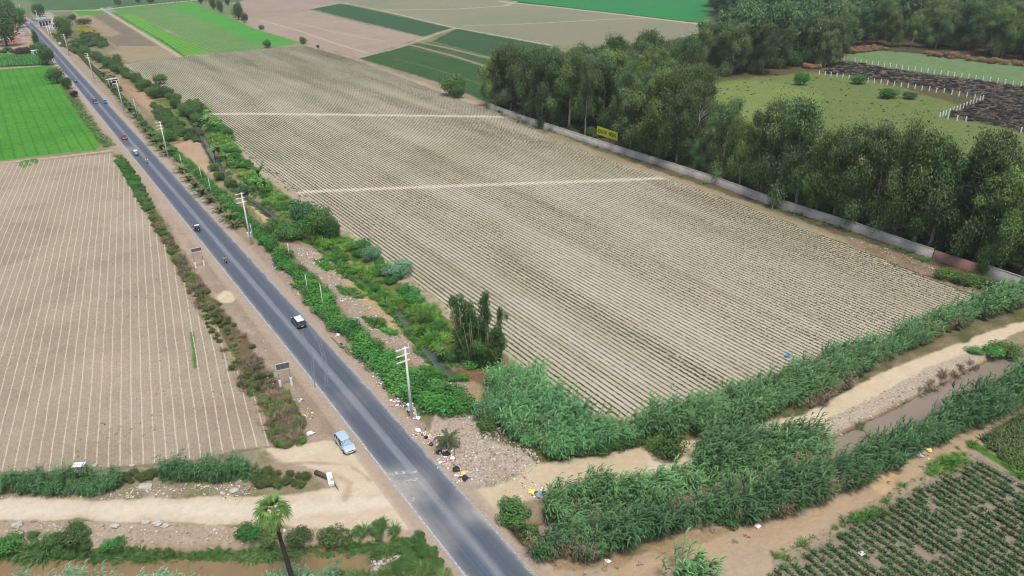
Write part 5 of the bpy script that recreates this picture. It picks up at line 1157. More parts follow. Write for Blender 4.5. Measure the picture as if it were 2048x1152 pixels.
# ================================================================== wall, banner, posts, poles
PI = math.pi
M_CONC = pm('pole_concrete', (.62, .62, .56), .85, var=.12, scale=1.5)
M_CONC_G = pm('wall_cement', (.37, .345, .315), .9, var=.14, scale=.5)
M_WHITE = pm('white_paint', (.68, .68, .66), .6, var=.06)
M_METAL_G = pm('grey_metal', (.30, .31, .33), .45, .6)
M_STEEL = pm('dull_steel', (.22, .22, .24), .5, .5)
M_BLACK = pm('black_rubber', (.015, .015, .017), .85)
M_DARK = pm('dark_interior', (.02, .021, .024), .7)
M_GLASS = pm('car_glass', (.02, .028, .035), .25, var=.05, spec=.4)
M_GLASS_L = pm('pale_windscreen', (.20, .28, .33), .1, var=.3, scale=3, spec=.8)
M_CHROME = pm('chrome', (.55, .55, .57), .2, 1.0)
M_LAMP = pm('lamp_glass', (.62, .66, .70), .15, spec=.8)
M_TAIL = pm('tail_lamp_red', (.45, .02, .02), .3)
M_WOOD = pm('weathered_wood', A(150, 132, 108), .9, var=.3, scale=3)
M_BOX = pm('cabinet_grey', (.66, .70, .68), .7, var=.08)

def block_wall_mat(name, c, mortar, bw, bh):
    mt, n, b = new_mat(name)
    uv = nd(n, 'ShaderNodeUVMap'); br = nd(n, 'ShaderNodeTexBrick')
    br.inputs['Color1'].default_value = (*c, 1); br.inputs['Color2'].default_value = (*[q * .82 for q in c], 1); br.inputs['Mortar'].default_value = (*mortar, 1)
    br.inputs['Scale'].default_value = 1.0; br.inputs['Brick Width'].default_value = bw; br.inputs['Row Height'].default_value = bh; br.inputs['Mortar Size'].default_value = .02
    n.links.new(uv.outputs[0], br.inputs['Vector'])
    ge = nd(n, 'ShaderNodeNewGeometry'); no = nd(n, 'ShaderNodeTexNoise'); no.inputs['Scale'].default_value = .35; no.inputs['Detail'].default_value = 6; n.links.new(ge.outputs['Position'], no.inputs['Vector'])
    mr = nd(n, 'ShaderNodeMapRange'); mr.inputs[1].default_value = .3; mr.inputs[2].default_value = .7; mr.inputs[3].default_value = .8; mr.inputs[4].default_value = 1.15; n.links.new(no.outputs[0], mr.inputs[0])
    sc = nd(n, 'ShaderNodeVectorMath', operation='SCALE'); n.links.new(br.outputs[0], sc.inputs[0]); n.links.new(mr.outputs[0], sc.inputs['Scale']); n.links.new(sc.outputs[0], b.inputs['Base Color'])
    b.inputs['Roughness'].default_value = .92
    return mt
def wall_run(name, pts, h, mat, label, th=.22, cop=True, pil=6.0):
    pl = densify(PL(pts), 4.0); t = empty(name, (pl[0][0], pl[0][1], 0), 0, label, 'wall', 'perimeter wall sections')
    V = []; UV = []; F = []; s = 0
    for i, p in enumerate(pl):
        d = pl[min(i + 1, len(pl) - 1)] - pl[max(i - 1, 0)]; d /= np.linalg.norm(d); n_ = np.array([d[1], -d[0]]) * th / 2
        if i: s += np.linalg.norm(p - pl[i - 1])
        z0 = float(ground_z(p[0], p[1])) - .5
        for (q, z, u, v) in ((p - n_, z0, s, z0), (p - n_, h, s, h), (p + n_, h, s, h + th), (p + n_, z0, s, h + th + h)):
            V.append([q[0] - pl[0][0], q[1] - pl[0][1], z]); UV.append([u, v])
    m = len(pl)
    for i in range(m - 1):
        for k in range(3): a = i * 4 + k; F.append([a, a + 4, a + 5, a + 1])
    F.append([0, 1, 2, 3]); F.append([4 * m - 1, 4 * m - 2, 4 * m - 3, 4 * m - 4])
    me = np_mesh('masonry', np.array(V), np.array(F), uv=np.array(UV)); link('masonry', me, mat, t)
    if cop:
        mb = MB()
        for i in range(m - 1):
            a, b_ = pl[i] - pl[0], pl[i + 1] - pl[0]; c = (a + b_) / 2; L = np.linalg.norm(b_ - a); an = math.atan2(b_[1] - a[1], b_[0] - a[0])
            mb.box((c[0], c[1], h + .042), (L, th + .08, .08), an)
        mb.build('coping', M_CONC_G, t)
    return t
WH = 2.35
WCEM = block_wall_mat('cement_blocks', (.35, .325, .295), (.29, .265, .24), .4, .2)
wall_run('perimeter_wall', [(975, 216), (1024, 236), (1224, 303), (1307, 329), (1434, 371), (1536, 409), (1703, 462), (1863, 518)], WH, WCEM, 'long grey block wall between seedling field and eucalyptus trees')
wall_run('brick_wall', [(1865, 519), (1961, 550)], WH - .1, block_wall_mat('red_brick', (.32, .13, .09), (.26, .19, .15), .25, .09), 'short red brick stretch between the two grey wall stretches', cop=False)
wall_run('perimeter_wall', [(1963, 550), (2048, 580), (2200, 634)], WH + .15, WCEM, 'last grey wall stretch right of the red bricks, at the right edge')

# yellow banner
h_top = 0
bl, br_ = P2(1194, 283), P2(1233, 297)
d_ = br_ - bl; Lb = np.linalg.norm(d_); an = math.atan2(d_[1], d_[0])
Bh0 = tree_h(1194, 283, 268); Bh1 = tree_h(1194, 283, 252)
t = empty('yellow_billboard', (bl[0], bl[1], 0), an, 'yellow rental banner with black lettering on posts behind the wall', 'billboard')
M_YEL = pm('yellow_vinyl', A(226, 232, 50), .5, var=.05)
pan = MB().box((Lb / 2, 0, (Bh0 + Bh1) / 2), (Lb + .5, .08, Bh1 - Bh0)).build('panel', M_YEL, t)
for k in range(4): MB().bar((Lb * (k + .15) / 3.4, .08, -.3), (Lb * (k + .15) / 3.4, .08, Bh1 - .2), .09).build('post', M_WOOD, t)
M_INK = pm('black_ink', (.02, .03, .01), .6)
def text_part(s, loc, size, mat, parent, rx=PI / 2, rz=0.0, sx=1.0):
    cu = bpy.data.curves.new('lettering', 'FONT'); cu.body = s; cu.size = size; cu.align_x = 'CENTER'; cu.align_y = 'CENTER'; cu.extrude = .01; cu.offset = .02 * size
    cu.materials.append(mat); o_ = bpy.data.objects.new('lettering_curve', cu); COL.objects.link(o_); bpy.context.view_layer.update(); me = bpy.data.meshes.new_from_object(o_.evaluated_get(bpy.context.evaluated_depsgraph_get())); bpy.data.objects.remove(o_); o = bpy.data.objects.new('lettering', me); COL.objects.link(o); o.parent = parent; o.location = loc; o.rotation_euler = (rx, 0, rz); o.scale = (sx, 1, 1)
    return o
hh = Bh1 - Bh0
text_part('ALQUILO 21 HAS', (Lb * .25, -.06, (Bh0 + Bh1) / 2), hh * .62, M_INK, t, sx=Lb * .46 / (hh * .62 * 7.6))
text_part('998520540', (Lb * .77, -.06, (Bh0 + Bh1) / 2), hh * .62, M_INK, t, sx=Lb * .42 / (hh * .62 * 5.2))

# white boundary posts
post_px = [(1676, 121)] + [(1536 + x / 3, (y + 6) / 3) for x, y in ((453, 360), (520, 370), (555, 376), (588, 380), (623, 384), (658, 390), (695, 396), (731, 398), (767, 405), (803, 410), (840, 415), (879, 420), (917, 427), (956, 432), (995, 438), (1035, 443), (1076, 448), (1115, 455), (1158, 460), (1200, 466), (1243, 472), (1287, 480), (1330, 485), (1375, 492), (1420, 498), (1467, 505), (1515, 512))]
low_px = [(1536 + x / 3, (y + 7) / 3) for x, y in ((306, 443), (342, 447), (376, 451), (411, 457), (447, 463), (484, 468), (520, 473), (597, 488), (635, 492), (675, 497), (714, 505), (755, 510), (797, 515), (838, 521), (880, 528), (921, 535), (965, 541), (1008, 548), (1053, 553), (1100, 563), (1143, 572), (1190, 578), (1237, 587))]
dia_px = [(1536 + x / 3, (y + 8) / 3) for x, y in ((1286, 595), (1268, 602), (1248, 610), (1228, 618), (1209, 626), (1188, 634), (1169, 643), (1149, 651), (1129, 659), (1108, 665), (1086, 674), (1064, 684), (1046, 690), (1028, 697), (1078, 707), (1132, 716), (1184, 724), (1515, 788))]
pm0 = MB().tube([(0, 0, -.3), (0, 0, 1.9), (.0, 0, 2.0)], [.25, .22, .1], 6, smooth=False).mesh('fence_post'); pm0.materials.append(M_WHITE)
for lst, lb in ((post_px, 'white concrete post in the upper row beside the blue-green meadow'), (low_px, 'white concrete post in the lower row below the burnt ground'), (dia_px, 'white concrete post in the slanting row at the burnt corner')):
    for x, y in lst:
        o = link('boundary_post', pm0); o.location = G(x, y); o.rotation_euler = (0, 0, _er.random())
        tag(o, lb, 'post', 'white boundary posts, ' + ('upper row' if lst is post_px else 'lower row' if lst is low_px else 'slanting row'))

# utility poles
def utility_pole(bx, by, ty, label, arms=3, box=False, armlen=1.25, arm_dir=None, r0=.24):
    H = tree_h(bx, by, ty); q = G(bx, by); t = empty('utility_pole', q, math.atan2(-RN[1], -RN[0]), label, 'utility pole', 'concrete utility poles')
    MB().tube([(0, 0, -.4), (0, 0, H * .5), (0, 0, H)], [r0, r0 * .78, r0 * .55], 10).build('pole', M_CONC, t)
    for k in range(arms):
        z = H - .25 - k * 1.05
        a = MB().box((armlen * .36, 0, z), (armlen * 1.75, .16, .16)); a.build('crossarm', M_CONC, t)
        for xx in (-.4, .55, 1.3):
            MB().tube([(xx * armlen, 0, z + .08), (xx * armlen, 0, z + .34)], [.05, .035], 6).build('insulator', M_STEEL, t)
    if box:
        zb = box; MB().box((0, -.30, zb), (.85, .5, 1.05)).build('meter_cabinet', M_BOX, t, .03); MB().box((0, -.30, zb + .56), (.98, .62, .06)).build('cabinet_roof', M_BOX, t)
    else:
        MB().tube([(0, -r0, H * .55), (0, -r0, H * .55 + .01)], .05).mesh('x')
    return t
utility_pole(824, 836, 694, 'nearest concrete utility pole rising from the rubbish beside the road', box=1.9)
utility_pole(503, 490, 385, 'concrete utility pole with grey cabinet, second from the camera', box=2.6)
utility_pole(337, 317, 243, 'concrete utility pole by the square earth plot, third from the camera', arms=3)
utility_pole(248, 222, 160, 'concrete utility pole beside the flat roofed shack', arms=2)
utility_pole(188, 158, 106, 'concrete utility pole by the first far palms, fifth from the camera', arms=3)
utility_pole(139, 111, 68, 'slim concrete utility pole below the blue fronted building', arms=3, r0=.2)
utility_pole(106, 82, 50, 'right one of the two close poles near the building', arms=1, r0=.2)
utility_pole(101, 80, 52, 'left one of the two close poles near the building', arms=1, r0=.2)
utility_pole(81, 55, 21, 'tall pole at the left corner of the blue fronted building', arms=1, r0=.2)
utility_pole(41, 19.5, 9, 'small distant pole in the dark green field', arms=1, r0=.2)
utility_pole(17.5, 42, 24, 'pole among the trees in the upper left corner', arms=1, r0=.2)
for (bx, by, ty, lb) in ((365, 335, 309, 'thin pale post in the hedge beside the square earth plot'), (405, 364, 334, 'thin dull post at the end of the earth plot'), (424, 393, 355, 'pale green post in the hedge left of the second utility pole'),
        (580, 517, 487, 'short pale post in the hedge by the spreading shrub'), (617, 591, 549, 'leaning thin post left in the hedge below the rubble path'), (648, 623, 567, 'tall thin post at the verge above the dark car'), (277, 240, 197, 'tall thin lamp post in the clipped hedge'), (508, 488, 447, 'thin iron post right beside the second utility pole')):
    H = tree_h(bx, by, ty); t = empty('hedge_post', G(bx, by), 0, lb, 'post', 'thin posts along the hedge'); MB().tube([(0, 0, -.2), (0, 0, H)], [.075, .06], 6).build('shaft', M_CONC, t); MB().tube([(0, 0, H), (0, 0, H + .07)], [.10, .05], 6).build('cap', M_CONC, t)
for (bx, by, ty, lb) in ((910, 918, 848, 'tall thin wooden stake in the rubbish, right one'), (903, 901, 862, 'shorter wooden stake in the rubbish, middle one'), (880, 891, 860, 'leaning dark stake behind the rubbish, left one')):
    H = min(tree_h(bx, by, ty), 4.5); t = empty('wooden_stake', G(bx, by), 0, lb, 'stake', 'wooden stakes in the rubbish'); MB().tube([(0, 0, -.2), (.05, .02, H * .6), (0, .05, H)], [.05, .045, .03], 5).build('shaft', M_WOOD, t)

# roadside frame signs, seen from behind and above
def frame_sign(l, r, y_bot, y_top, y_white, label):
    a, b_ = P2(*l), P2(*r); d = b_ - a; L = np.linalg.norm(d); an = math.atan2(d[1], d[0])
    z0, z1 = tree_h(l[0], l[1], y_bot), tree_h(l[0], l[1], y_top); zw = tree_h(l[0], l[1], y_white)
    t = empty('roadside_sign', (a[0], a[1], 0), an, label, 'sign', 'roadside frame signs')
    zc, hh = (z0 + z1) / 2, (z1 - z0)
    MB().box((L / 2, 0, zc), (L * 1.16, .05, hh)).build('panel', M_DARKP, t)
    fr = MB()
    for (cx_, cz, sx_, sz) in ((L / 2, zc + hh / 2, L * 1.22, .11), (L / 2, zc - hh / 2, L * 1.22, .11), (L / 2 - L * .60, zc, .11, hh), (L / 2 + L * .60, zc, .11, hh)): fr.box((cx_, -.02, cz), (sx_, .14, sz))
    fr.build('frame', M_SIGNW, t)
    for k in range(2): MB().bar((L / 2 - .35 + .7 * k, -.06, zc - hh / 2), (L / 2 - .35 + .7 * k, -.06, zc + hh / 2), .03).build('brace', M_STEEL, t)
    for x in (0, L):
        MB().bar((x, .02, zw), (x, .02, z0), .045).build('post', M_STEEL, t)
        MB().box((x, 0, zw / 2 - .1), (.34, .22, zw + .2)).build('white_base', M_WHITE, t, .02)
    return t
M_DARKP = pm('sign_back', (.11, .12, .14), .5, var=.3); M_SIGNW = pm('sign_frame', (.42, .43, .45), .5)
frame_sign((562, 776), (584, 771), 741, 729, 760, 'near framed sign on two white footed posts beside the road')
frame_sign((392, 536), (409, 532), 505, 498, 525, 'far framed sign on two white footed posts beside the road')

# ================================================================== vehicles
def ring(x, hw, z0, zm, z1, zc, tuck=.9, sh=.94):
    return [(x, -hw * tuck, z0), (x, -hw, z0 + .16), (x, -hw, zm), (x, -hw * sh, z1), (x, -hw * .6, zc), (x, hw * .6, zc), (x, hw * sh, z1), (x, hw, zm), (x, hw, z0 + .16), (x, hw * tuck, z0)]
def wheel(parent, x, y, r, w=.2):
    t = MB(); n = 18; s = 1 if y > 0 else -1
    ringz = [(r * .62, -w / 2), (r * .9, -w / 2), (r, -w * .3), (r, w * .3), (r * .9, w / 2), (r * .62, w / 2)]
    t.loft([[(x + q * math.cos(2 * PI * k / n), y + o, r + q * math.sin(2 * PI * k / n)) for q, o in ringz] for k in range(n + 1)], closed=True, caps=False, smooth=True)
    o = t.build('wheel', M_BLACK, parent)
    rim = MB().tube([(x, y - w * .38, r), (x, y + w * .46 * s if s > 0 else y + w * .38, r)], r * .63, 14)
    if s < 0: rim = MB().tube([(x, y + w * .38, r), (x, y - w * .46, r)], r * .63, 14)
    rim.build('rim', M_CHROME, o)
    for k in range(5):
        a = 2 * PI * k / 5; MB().box((x + math.cos(a) * r * .33, y + s * w * .49, r + math.sin(a) * r * .33), (r * .55, .02, r * .16), M=Matrix.Rotation(-a, 3, 'Y')).build('spoke', M_STEEL, o)
    return o
def car(px, py, label, paint, heading=None, L=4.4, W=1.76, H=1.52, style='wagon', group='vehicles on the road', roofm=None, glass=None, door=False, rack=False, name='parked_car', bumper=None, world=None):
    q = P2(px, py) if world is None else world; hd = math.atan2(-RD[1], -RD[0]) if heading is None else heading
    z = .045 if abs(seg_dist(rc, np.array([q[0]]), np.array([q[1]]))[0]) < 3.5 else float(ground_z(q[0], q[1])) + .02
    t = empty(name, (q[0], q[1], z), hd, label, 'car', group)
    hw = W / 2; hl = L / 2; bz = H * .60; glass = glass or M_GLASS; bumper = bumper or paint
    b = MB()
    if style == 'pickup': prof = [(-hl, .88, .45, bz - .1), (-hl + .12, .97, .36, bz + .02), (-hl + 1.2, 1, .3, bz + .04), (0, 1, .28, bz + .04), (hl - 1.35, 1, .28, bz + .02), (hl - .5, .96, .3, bz - .06), (hl - .12, .88, .34, bz - .2), (hl, .76, .42, bz - .32)]
    elif style == 'sedan': prof = [(-hl, .78, .45, bz - .14), (-hl + .12, .92, .32, bz - .03), (-hl + .7, .99, .26, bz + .02), (0, 1, .24, bz + .03), (hl - 1.2, 1, .25, bz), (hl - .5, .96, .28, bz - .1), (hl - .12, .86, .32, bz - .22), (hl, .70, .42, bz - .34)]
    else: prof = [(-hl, .82, .45, bz - .06), (-hl + .1, .94, .34, bz + .04), (-hl + .8, 1, .27, bz + .05), (0, 1, .25, bz + .04), (hl - 1.15, 1, .26, bz + .01), (hl - .5, .97, .28, bz - .08), (hl - .12, .87, .32, bz - .2), (hl, .72, .42, bz - .33)]
    b.loft([ring(x, hw * f, z0, z0 + (z1 - z0) * .62, z1, z1 + .05) for x, f, z0, z1 in prof], smooth=False)
    body = b.build('body', paint, t, .03)
    # greenhouse
    if style == 'pickup': cab = (-.55, -.30, hl - 2.1, hl - 1.35)
    elif style == 'sedan': cab = (-hl + .75, -hl + 1.35, .35, hl - 1.12)
    else: cab = (-hl + .1, -hl + .42, .42, hl - 1.05)
    xr0, xr1, xf1, xf0 = cab; zt = H - .05; wi = hw * .93; wt = hw * .76; z0 = bz + .02
    g = MB(); low = [(xr0, -wi, z0), (xf0, -wi, z0), (xf0, wi, z0), (xr0, wi, z0)]; top = [(xr1, -wt, zt), (xf1, -wt, zt), (xf1, wt, zt), (xr1, wt, zt)]
    g.add(low + top, [(0, 1, 5, 4), (1, 2, 6, 5), (2, 3, 7, 6), (3, 0, 4, 7), (4, 5, 6, 7)])
    if style == 'wagon' and door: g.f.pop(1); g.sm.pop()
    g.build('side_windows', glass, t)
    lo = [Vector(p) for p in low]; to = [Vector(p) for p in top]
    def lerp4(i, j, u, v): return (lo[i].lerp(lo[j], u)).lerp(to[i].lerp(to[j], u), v)
    ws = MB(); off = Vector((.03, 0, .02)); ws.add([lerp4(1, 2, .08, .1) + off, lerp4(1, 2, .92, .1) + off, lerp4(1, 2, .90, .93) + off, lerp4(1, 2, .10, .93) + off], [(0, 1, 2, 3)]); ws.build('windscreen', M_GLASS_L if door else glass, t)
    rf = MB(); rr_ = []
    for (x, f, dz) in ((xr1 - .06, .90, -.03), (xr1 + .1, 1.0, .02), ((xr1 + xf1) / 2, 1.02, .06), (xf1 - .1, 1.0, .02), (xf1 + .05, .90, -.03)):
        rr_.append([(x, -wt * f, zt - .03), (x, -wt * f, zt + .01 + dz * .4), (x, -wt * .6, zt + .04 + dz), (x, wt * .6, zt + .04 + dz), (x, wt * f, zt + .01 + dz * .4), (x, wt * f, zt - .03)])
    rf.loft(rr_); rf.build('roof', roofm or paint, t, .015)
    pl = MB()
    for i in range(4): pl.tube([lo[i], to[i]], [.05, .04], 5)
    mid = .5 if style != 'pickup' else .45
    for (i, j) in ((0, 1), (3, 2)):
        pl.tube([lerp4(i, j, mid, 0), lerp4(i, j, mid, 1)], [.045, .04], 5)
        if style == 'wagon': pl.tube([lerp4(i, j, .2, 0), lerp4(i, j, .22, 1)], [.045, .04], 5)
    pl.build('pillars', paint, t)
    for x in (-hl * .62, hl * .62):
        for s in (-1, 1): wheel(t, x, s * (hw - .06), .33 if style != 'pickup' else .38)
    for s in (-1, 1):
        MB().box((hl - .10, s * hw * .66, bz - .26), (.16, hw * .38, .15), M=Matrix.Rotation(-s * .35, 3, 'Z')).build('headlight', M_LAMP, t, .02)
        MB().box((-hl + .05, s * hw * .78, bz - .05), (.12, hw * .2, .22)).build('tail_light', M_TAIL, t, .02)
        MB().box((xf0 - .25, s * (hw + .09), bz + .12), (.1, .2, .13)).build('mirror', paint, t, .02)
    MB().box((hl - .02, 0, .46), (.12, W * .84, .18)).build('front_bumper', bumper, t, .03)
    MB().box((-hl + .02, 0, .48), (.12, W * .88, .2)).build('rear_bumper', bumper, t, .03)
    MB().box((hl - .01, 0, .62), (.08, W * .4, .12)).build('grille', M_DARK, t)
    MB().box((hl + .05, 0, .44), (.02, .42, .13)).build('number_plate', M_WHITE, t); MB().box((-hl - .055, 0, .6), (.02, .42, .13)).build('number_plate', M_WHITE, t)
    if style == 'pickup':
        MB().box((-hl + 1.05, 0, bz + .10), (1.75, W * .82, .02)).build('load_bed', M_DARK, t)
    if rack:
        rb = MB()
        for k in range(5): rb.box((xr1 + .2 + (xf1 - xr1 - .4) * k / 4, 0, zt + .16), (.16, wt * 1.7, .035))
        for s in (-1, 1): rb.box(((xr1 + xf1) / 2, s * wt * .85, zt + .13), (xf1 - xr1, .05, .05))
        rb.build('roof_rack', M_WHITE, t)
    if door:
        dr = empty('open_door', (hl - 1.25, -hw + .0, 0), 0); dr.parent = t; dr.rotation_euler = (0, 0, math.radians(-128) + PI)
        bpy.data.objects.remove(dr)
        M_ = Matrix.Rotation(math.radians(-58), 4, 'Z'); hinge = Vector((hl - 1.22, -hw + .02, 0))
        def tr(p): return (M_ @ Vector(p)) + hinge
        d = MB(); pts = [(0, 0, .35), (-1.05, 0, .35), (-1.08, 0, bz), (0, 0, bz)]; vs = [tr((p[0], y_, p[2])) for y_ in (-.06, .03) for p in pts]
        d.add(vs, [(0, 1, 2, 3), (7, 6, 5, 4), (0, 4, 5, 1), (1, 5, 6, 2), (2, 6, 7, 3), (3, 7, 4, 0)])
        do = d.build('front_door', paint, t, .01)
        w_ = MB(); vs = [tr(p) for p in ((-.08, 0, bz), (-1.02, 0, bz), (-.92, .12, zt - .06), (-.55, .12, zt - .04))]; w_.add(vs, [(0, 1, 2, 3)]); w_.build('door_window', glass, do)
        MB().box((hl - 1.75, -hw + .02, .72), (.98, .03, .62)).build('door_opening', M_DARK, t)
    return t
P_SILV = pm('silver_paint', (.40, .50, .58), .3, .2, var=.03, coat=.5)
P_DARK = pm('dark_blue_paint', (.035, .04, .07), .25, .2, var=.05, coat=.6)
P_RED = pm('red_paint', (.30, .03, .06), .3, .1, coat=.5)
P_BLK = pm('black_paint', (.025, .028, .035), .3, .2, coat=.5)
P_WHT = pm('car_white', (.70, .71, .72), .35, coat=.4)
P_GRN = pm('teal_paint', (.03, .20, .17), .35, coat=.4)
P_BLU = pm('blue_paint', (.03, .22, .55), .35, coat=.4)
P_LBL = pm('pale_blue_paint', (.36, .48, .56), .35, coat=.3)
AWAY = math.atan2(RD[1], RD[0])
car(691, 893, 'silver estate car parked on the sand with its front door open', P_SILV, L=4.45, W=1.8, H=1.62, door=True, bumper=P_SILV, group='parked cars')
car(598, 649, 'dark car with white roof rack driving away on the right lane', P_DARK, AWAY, L=4.3, W=1.78, H=1.58, roofm=P_WHT, rack=True, name='driving_car')
car(249, 278, 'red saloon coming towards the camera behind the green-white mototaxi', P_RED, L=4.3, H=1.48, style='sedan', name='driving_car', roofm=P_RED)
car(191, 206, 'black pickup with pale front coming down the left lane', P_BLK, L=4.8, W=1.85, H=1.7, style='pickup', name='pickup_truck', bumper=P_WHT)
car(57.5, 47.5, 'white saloon on the far road near the building', P_WHT, L=4.5, style='sedan', name='driving_car')
car(52, 42.5, 'dark car half hidden behind the far roadside tree', P_BLK, L=4.5, style='sedan', name='driving_car')
car(44, 62, 'pale blue car parked beside the far earth yard', P_LBL, L=4.6, H=1.8, name='parked_car', group='parked cars')

# people: one skinned body each, clothing and helmet as children
def skin_fig(name, joints, edges, root, mat, parent, sub=2):
    keys = list(joints); me = bpy.data.meshes.new(name)
    me.from_pydata([joints[k][0] for k in keys], [(keys.index(a), keys.index(b)) for a, b in edges], []); me.update()
    o = link(name, me, mat, parent); md = o.modifiers.new('skin', 'SKIN'); md.use_smooth_shade = True
    lay = me.skin_vertices[0] if me.skin_vertices else None
    if lay is None:
        return o
    for i, k in enumerate(keys):
        r = joints[k][1]; lay.data[i].radius = (r, r) if not hasattr(r, '__len__') else r; lay.data[i].use_root = (k == root)
    if sub: s_ = o.modifiers.new('sub', 'SUBSURF'); s_.levels = sub; s_.render_levels = sub
    return o
M_SKIN = pm('skin', (.32, .18, .11), .6, var=.05)
def rider(parent_loc, rz, label, shirt, trouser, helmet, seat=.82, name='person'):
    """seated rider, x forward; separate top-level person"""
    t = empty(name, parent_loc, rz, label, 'person', 'riders')
    s = seat
    J = {'pel': ((-.12, 0, s + .08), (.13, .15)), 'chest': ((.02, 0, s + .42), (.13, .17)), 'sh': ((.06, 0, s + .56), (.10, .14)), 'neck': ((.09, 0, s + .68), .055), 'jaw': ((.13, 0, s + .76), (.075, .07)), 'head': ((.11, 0, s + .84), (.10, .085)), 'top': ((.10, 0, s + .91), (.07, .06)), 'nose': ((.215, 0, s + .80), .016)}
    E_ = [('pel', 'chest'), ('chest', 'sh'), ('sh', 'neck'), ('neck', 'jaw'), ('jaw', 'head'), ('head', 'top'), ('jaw', 'nose')]
    for sd, q in ((1, 'l'), (-1, 'r')):
        J.update({q + 'hip': ((-.08, sd * .10, s + .04), .095), q + 'kn': ((.32, sd * .20, s - .06), .07), q + 'an': ((.12, sd * .18, s - .46), .045), q + 'toe': ((.30, sd * .19, s - .50), .035),
                  q + 'shd': ((.06, sd * .18, s + .54), .065), q + 'el': ((.22, sd * .30, s + .32), .045), q + 'wr': ((.42, sd * .30, s + .24), .03), q + 'pm': ((.49, sd * .30, s + .235), .032)})
        E_ += [('pel', q + 'hip'), (q + 'hip', q + 'kn'), (q + 'kn', q + 'an'), (q + 'an', q + 'toe'), ('sh', q + 'shd'), (q + 'shd', q + 'el'), (q + 'el', q + 'wr'), (q + 'wr', q + 'pm')]
        for k in range(4):
            y = sd * (.27 + .02 * k); L = (.030, .036, .034, .028)[k]
            J[q + 'f%d' % k] = ((.52, y, s + .245), .010); J[q + 'g%d' % k] = ((.52 + L, y, s + .225), .009)
            E_ += [(q + 'pm', q + 'f%d' % k), (q + 'f%d' % k, q + 'g%d' % k)]
        J[q + 'th'] = ((.50, sd * .255, s + .22), .010); E_ += [(q + 'pm', q + 'th')]
    skin_fig('body', J, E_, 'pel', M_SKIN, t)
    SJ = {k: (J[k][0], tuple(r + .018 for r in (J[k][1] if hasattr(J[k][1], '__len__') else (J[k][1],) * 2))) for k in ('pel', 'chest', 'sh', 'lshd', 'rshd', 'lel', 'rel')}
    skin_fig('shirt', SJ, [('pel', 'chest'), ('chest', 'sh'), ('sh', 'lshd'), ('sh', 'rshd'), ('lshd', 'lel'), ('rshd', 'rel')], 'chest', shirt, t)
    TJ = {k: (J[k][0], tuple(r + .014 for r in (J[k][1] if hasattr(J[k][1], '__len__') else (J[k][1],) * 2))) for k in ('pel', 'lhip', 'rhip', 'lkn', 'rkn', 'lan', 'ran')}
    skin_fig('trousers', TJ, [('pel', 'lhip'), ('pel', 'rhip'), ('lhip', 'lkn'), ('rhip', 'rkn'), ('lkn', 'lan'), ('rkn', 'ran')], 'pel', trouser, t)
    hm = MB(); n = 12; hc = Vector((.11, 0, s + .85)); hm.loft([[(hc.x + .145 * math.cos(e) * math.cos(2 * PI * k / n), hc.y + .13 * math.cos(e) * math.sin(2 * PI * k / n), hc.z + .15 * math.sin(e)) for k in range(n)] for e in (-.15, .2, .55, .9, 1.25, 1.5)], caps=True, smooth=True)
    hm.build('helmet', helmet, t)
    return t
def motorcycle(px, py, label, paint, rider_label, shirt, helmet, hd=None):
    q = P2(px, py); hd = math.atan2(-RD[1], -RD[0]) if hd is None else hd
    t = empty('motorcycle', (q[0], q[1], .05), hd, label, 'motorcycle', 'motorcycles')
    def mw(x, r=.30, w=.1):
        m_ = MB(); n = 16; rg = [(r * .78, -w / 2), (r, -w * .25), (r, w * .25), (r * .78, w / 2)]
        m_.loft([[(x + a * math.cos(2 * PI * k / n), o, r + a * math.sin(2 * PI * k / n)) for a, o in rg] for k in range(n + 1)], caps=False, smooth=True); o = m_.build('wheel', M_BLACK, t)
        MB().tube([(x, -.03, r), (x, .03, r)], r * .3, 10).build('hub', M_CHROME, o)
        for k in range(3): a = k * PI / 3; MB().bar((x - math.cos(a) * r * .8, 0, r - math.sin(a) * r * .8), (x + math.cos(a) * r * .8, 0, r + math.sin(a) * r * .8), .012, 4).build('spoke', M_CHROME, o)
    mw(-.62); mw(.66)
    MB().loft([[(x, y * w, z + dz * h) for y, dz in ((-1, -.6), (-1, .4), (-.5, 1), (.5, 1), (1, .4), (1, -.6))] for x, z, w, h in ((-.1, .74, .08, .08), (.12, .78, .15, .14), (.35, .80, .13, .13), (.48, .74, .07, .08))]).build('fuel_tank', paint, t, .02)
    MB().box((-.35, 0, .80), (.62, .26, .10)).build('seat', M_BLACK, t, .03)
    MB().box((.02, 0, .42), (.38, .26, .34)).build('engine', M_STEEL, t, .04)
    f = MB(); f.bar((.42, 0, .78), (-.5, 0, .70), .03).bar((.42, 0, .74), (-.1, 0, .3), .025).bar((-.1, 0, .3), (-.62, 0, .3), .03); f.build('frame', M_STEEL, t)
    f = MB(); 
    for s in (-.09, .09): f.bar((.66, s, .30), (.46, s, .95), .025)
    f.build('fork', M_CHROME, t)
    MB().tube([(.40, -.36, .98), (.48, -.14, 1.02), (.48, .14, 1.02), (.40, .36, .98)], .02, 6).build('handlebar', M_BLACK, t)
    MB().tube([(.54, 0, .88), (.64, 0, .86)], [.10, .09], 10).build('headlight', M_LAMP, t)
    MB().box((.66, 0, .63), (.34, .13, .04)).build('front_fender', paint, t); MB().box((-.66, 0, .66), (.36, .16, .05)).build('rear_fender', paint, t)
    MB().tube([(.0, -.16, .25), (-.7, -.17, .32)], .04, 8).build('exhaust', M_CHROME, t)
    rider((q[0], q[1], .05), hd, rider_label, shirt, pm('dark_trousers', (.03, .035, .05), .8), helmet)
    return t
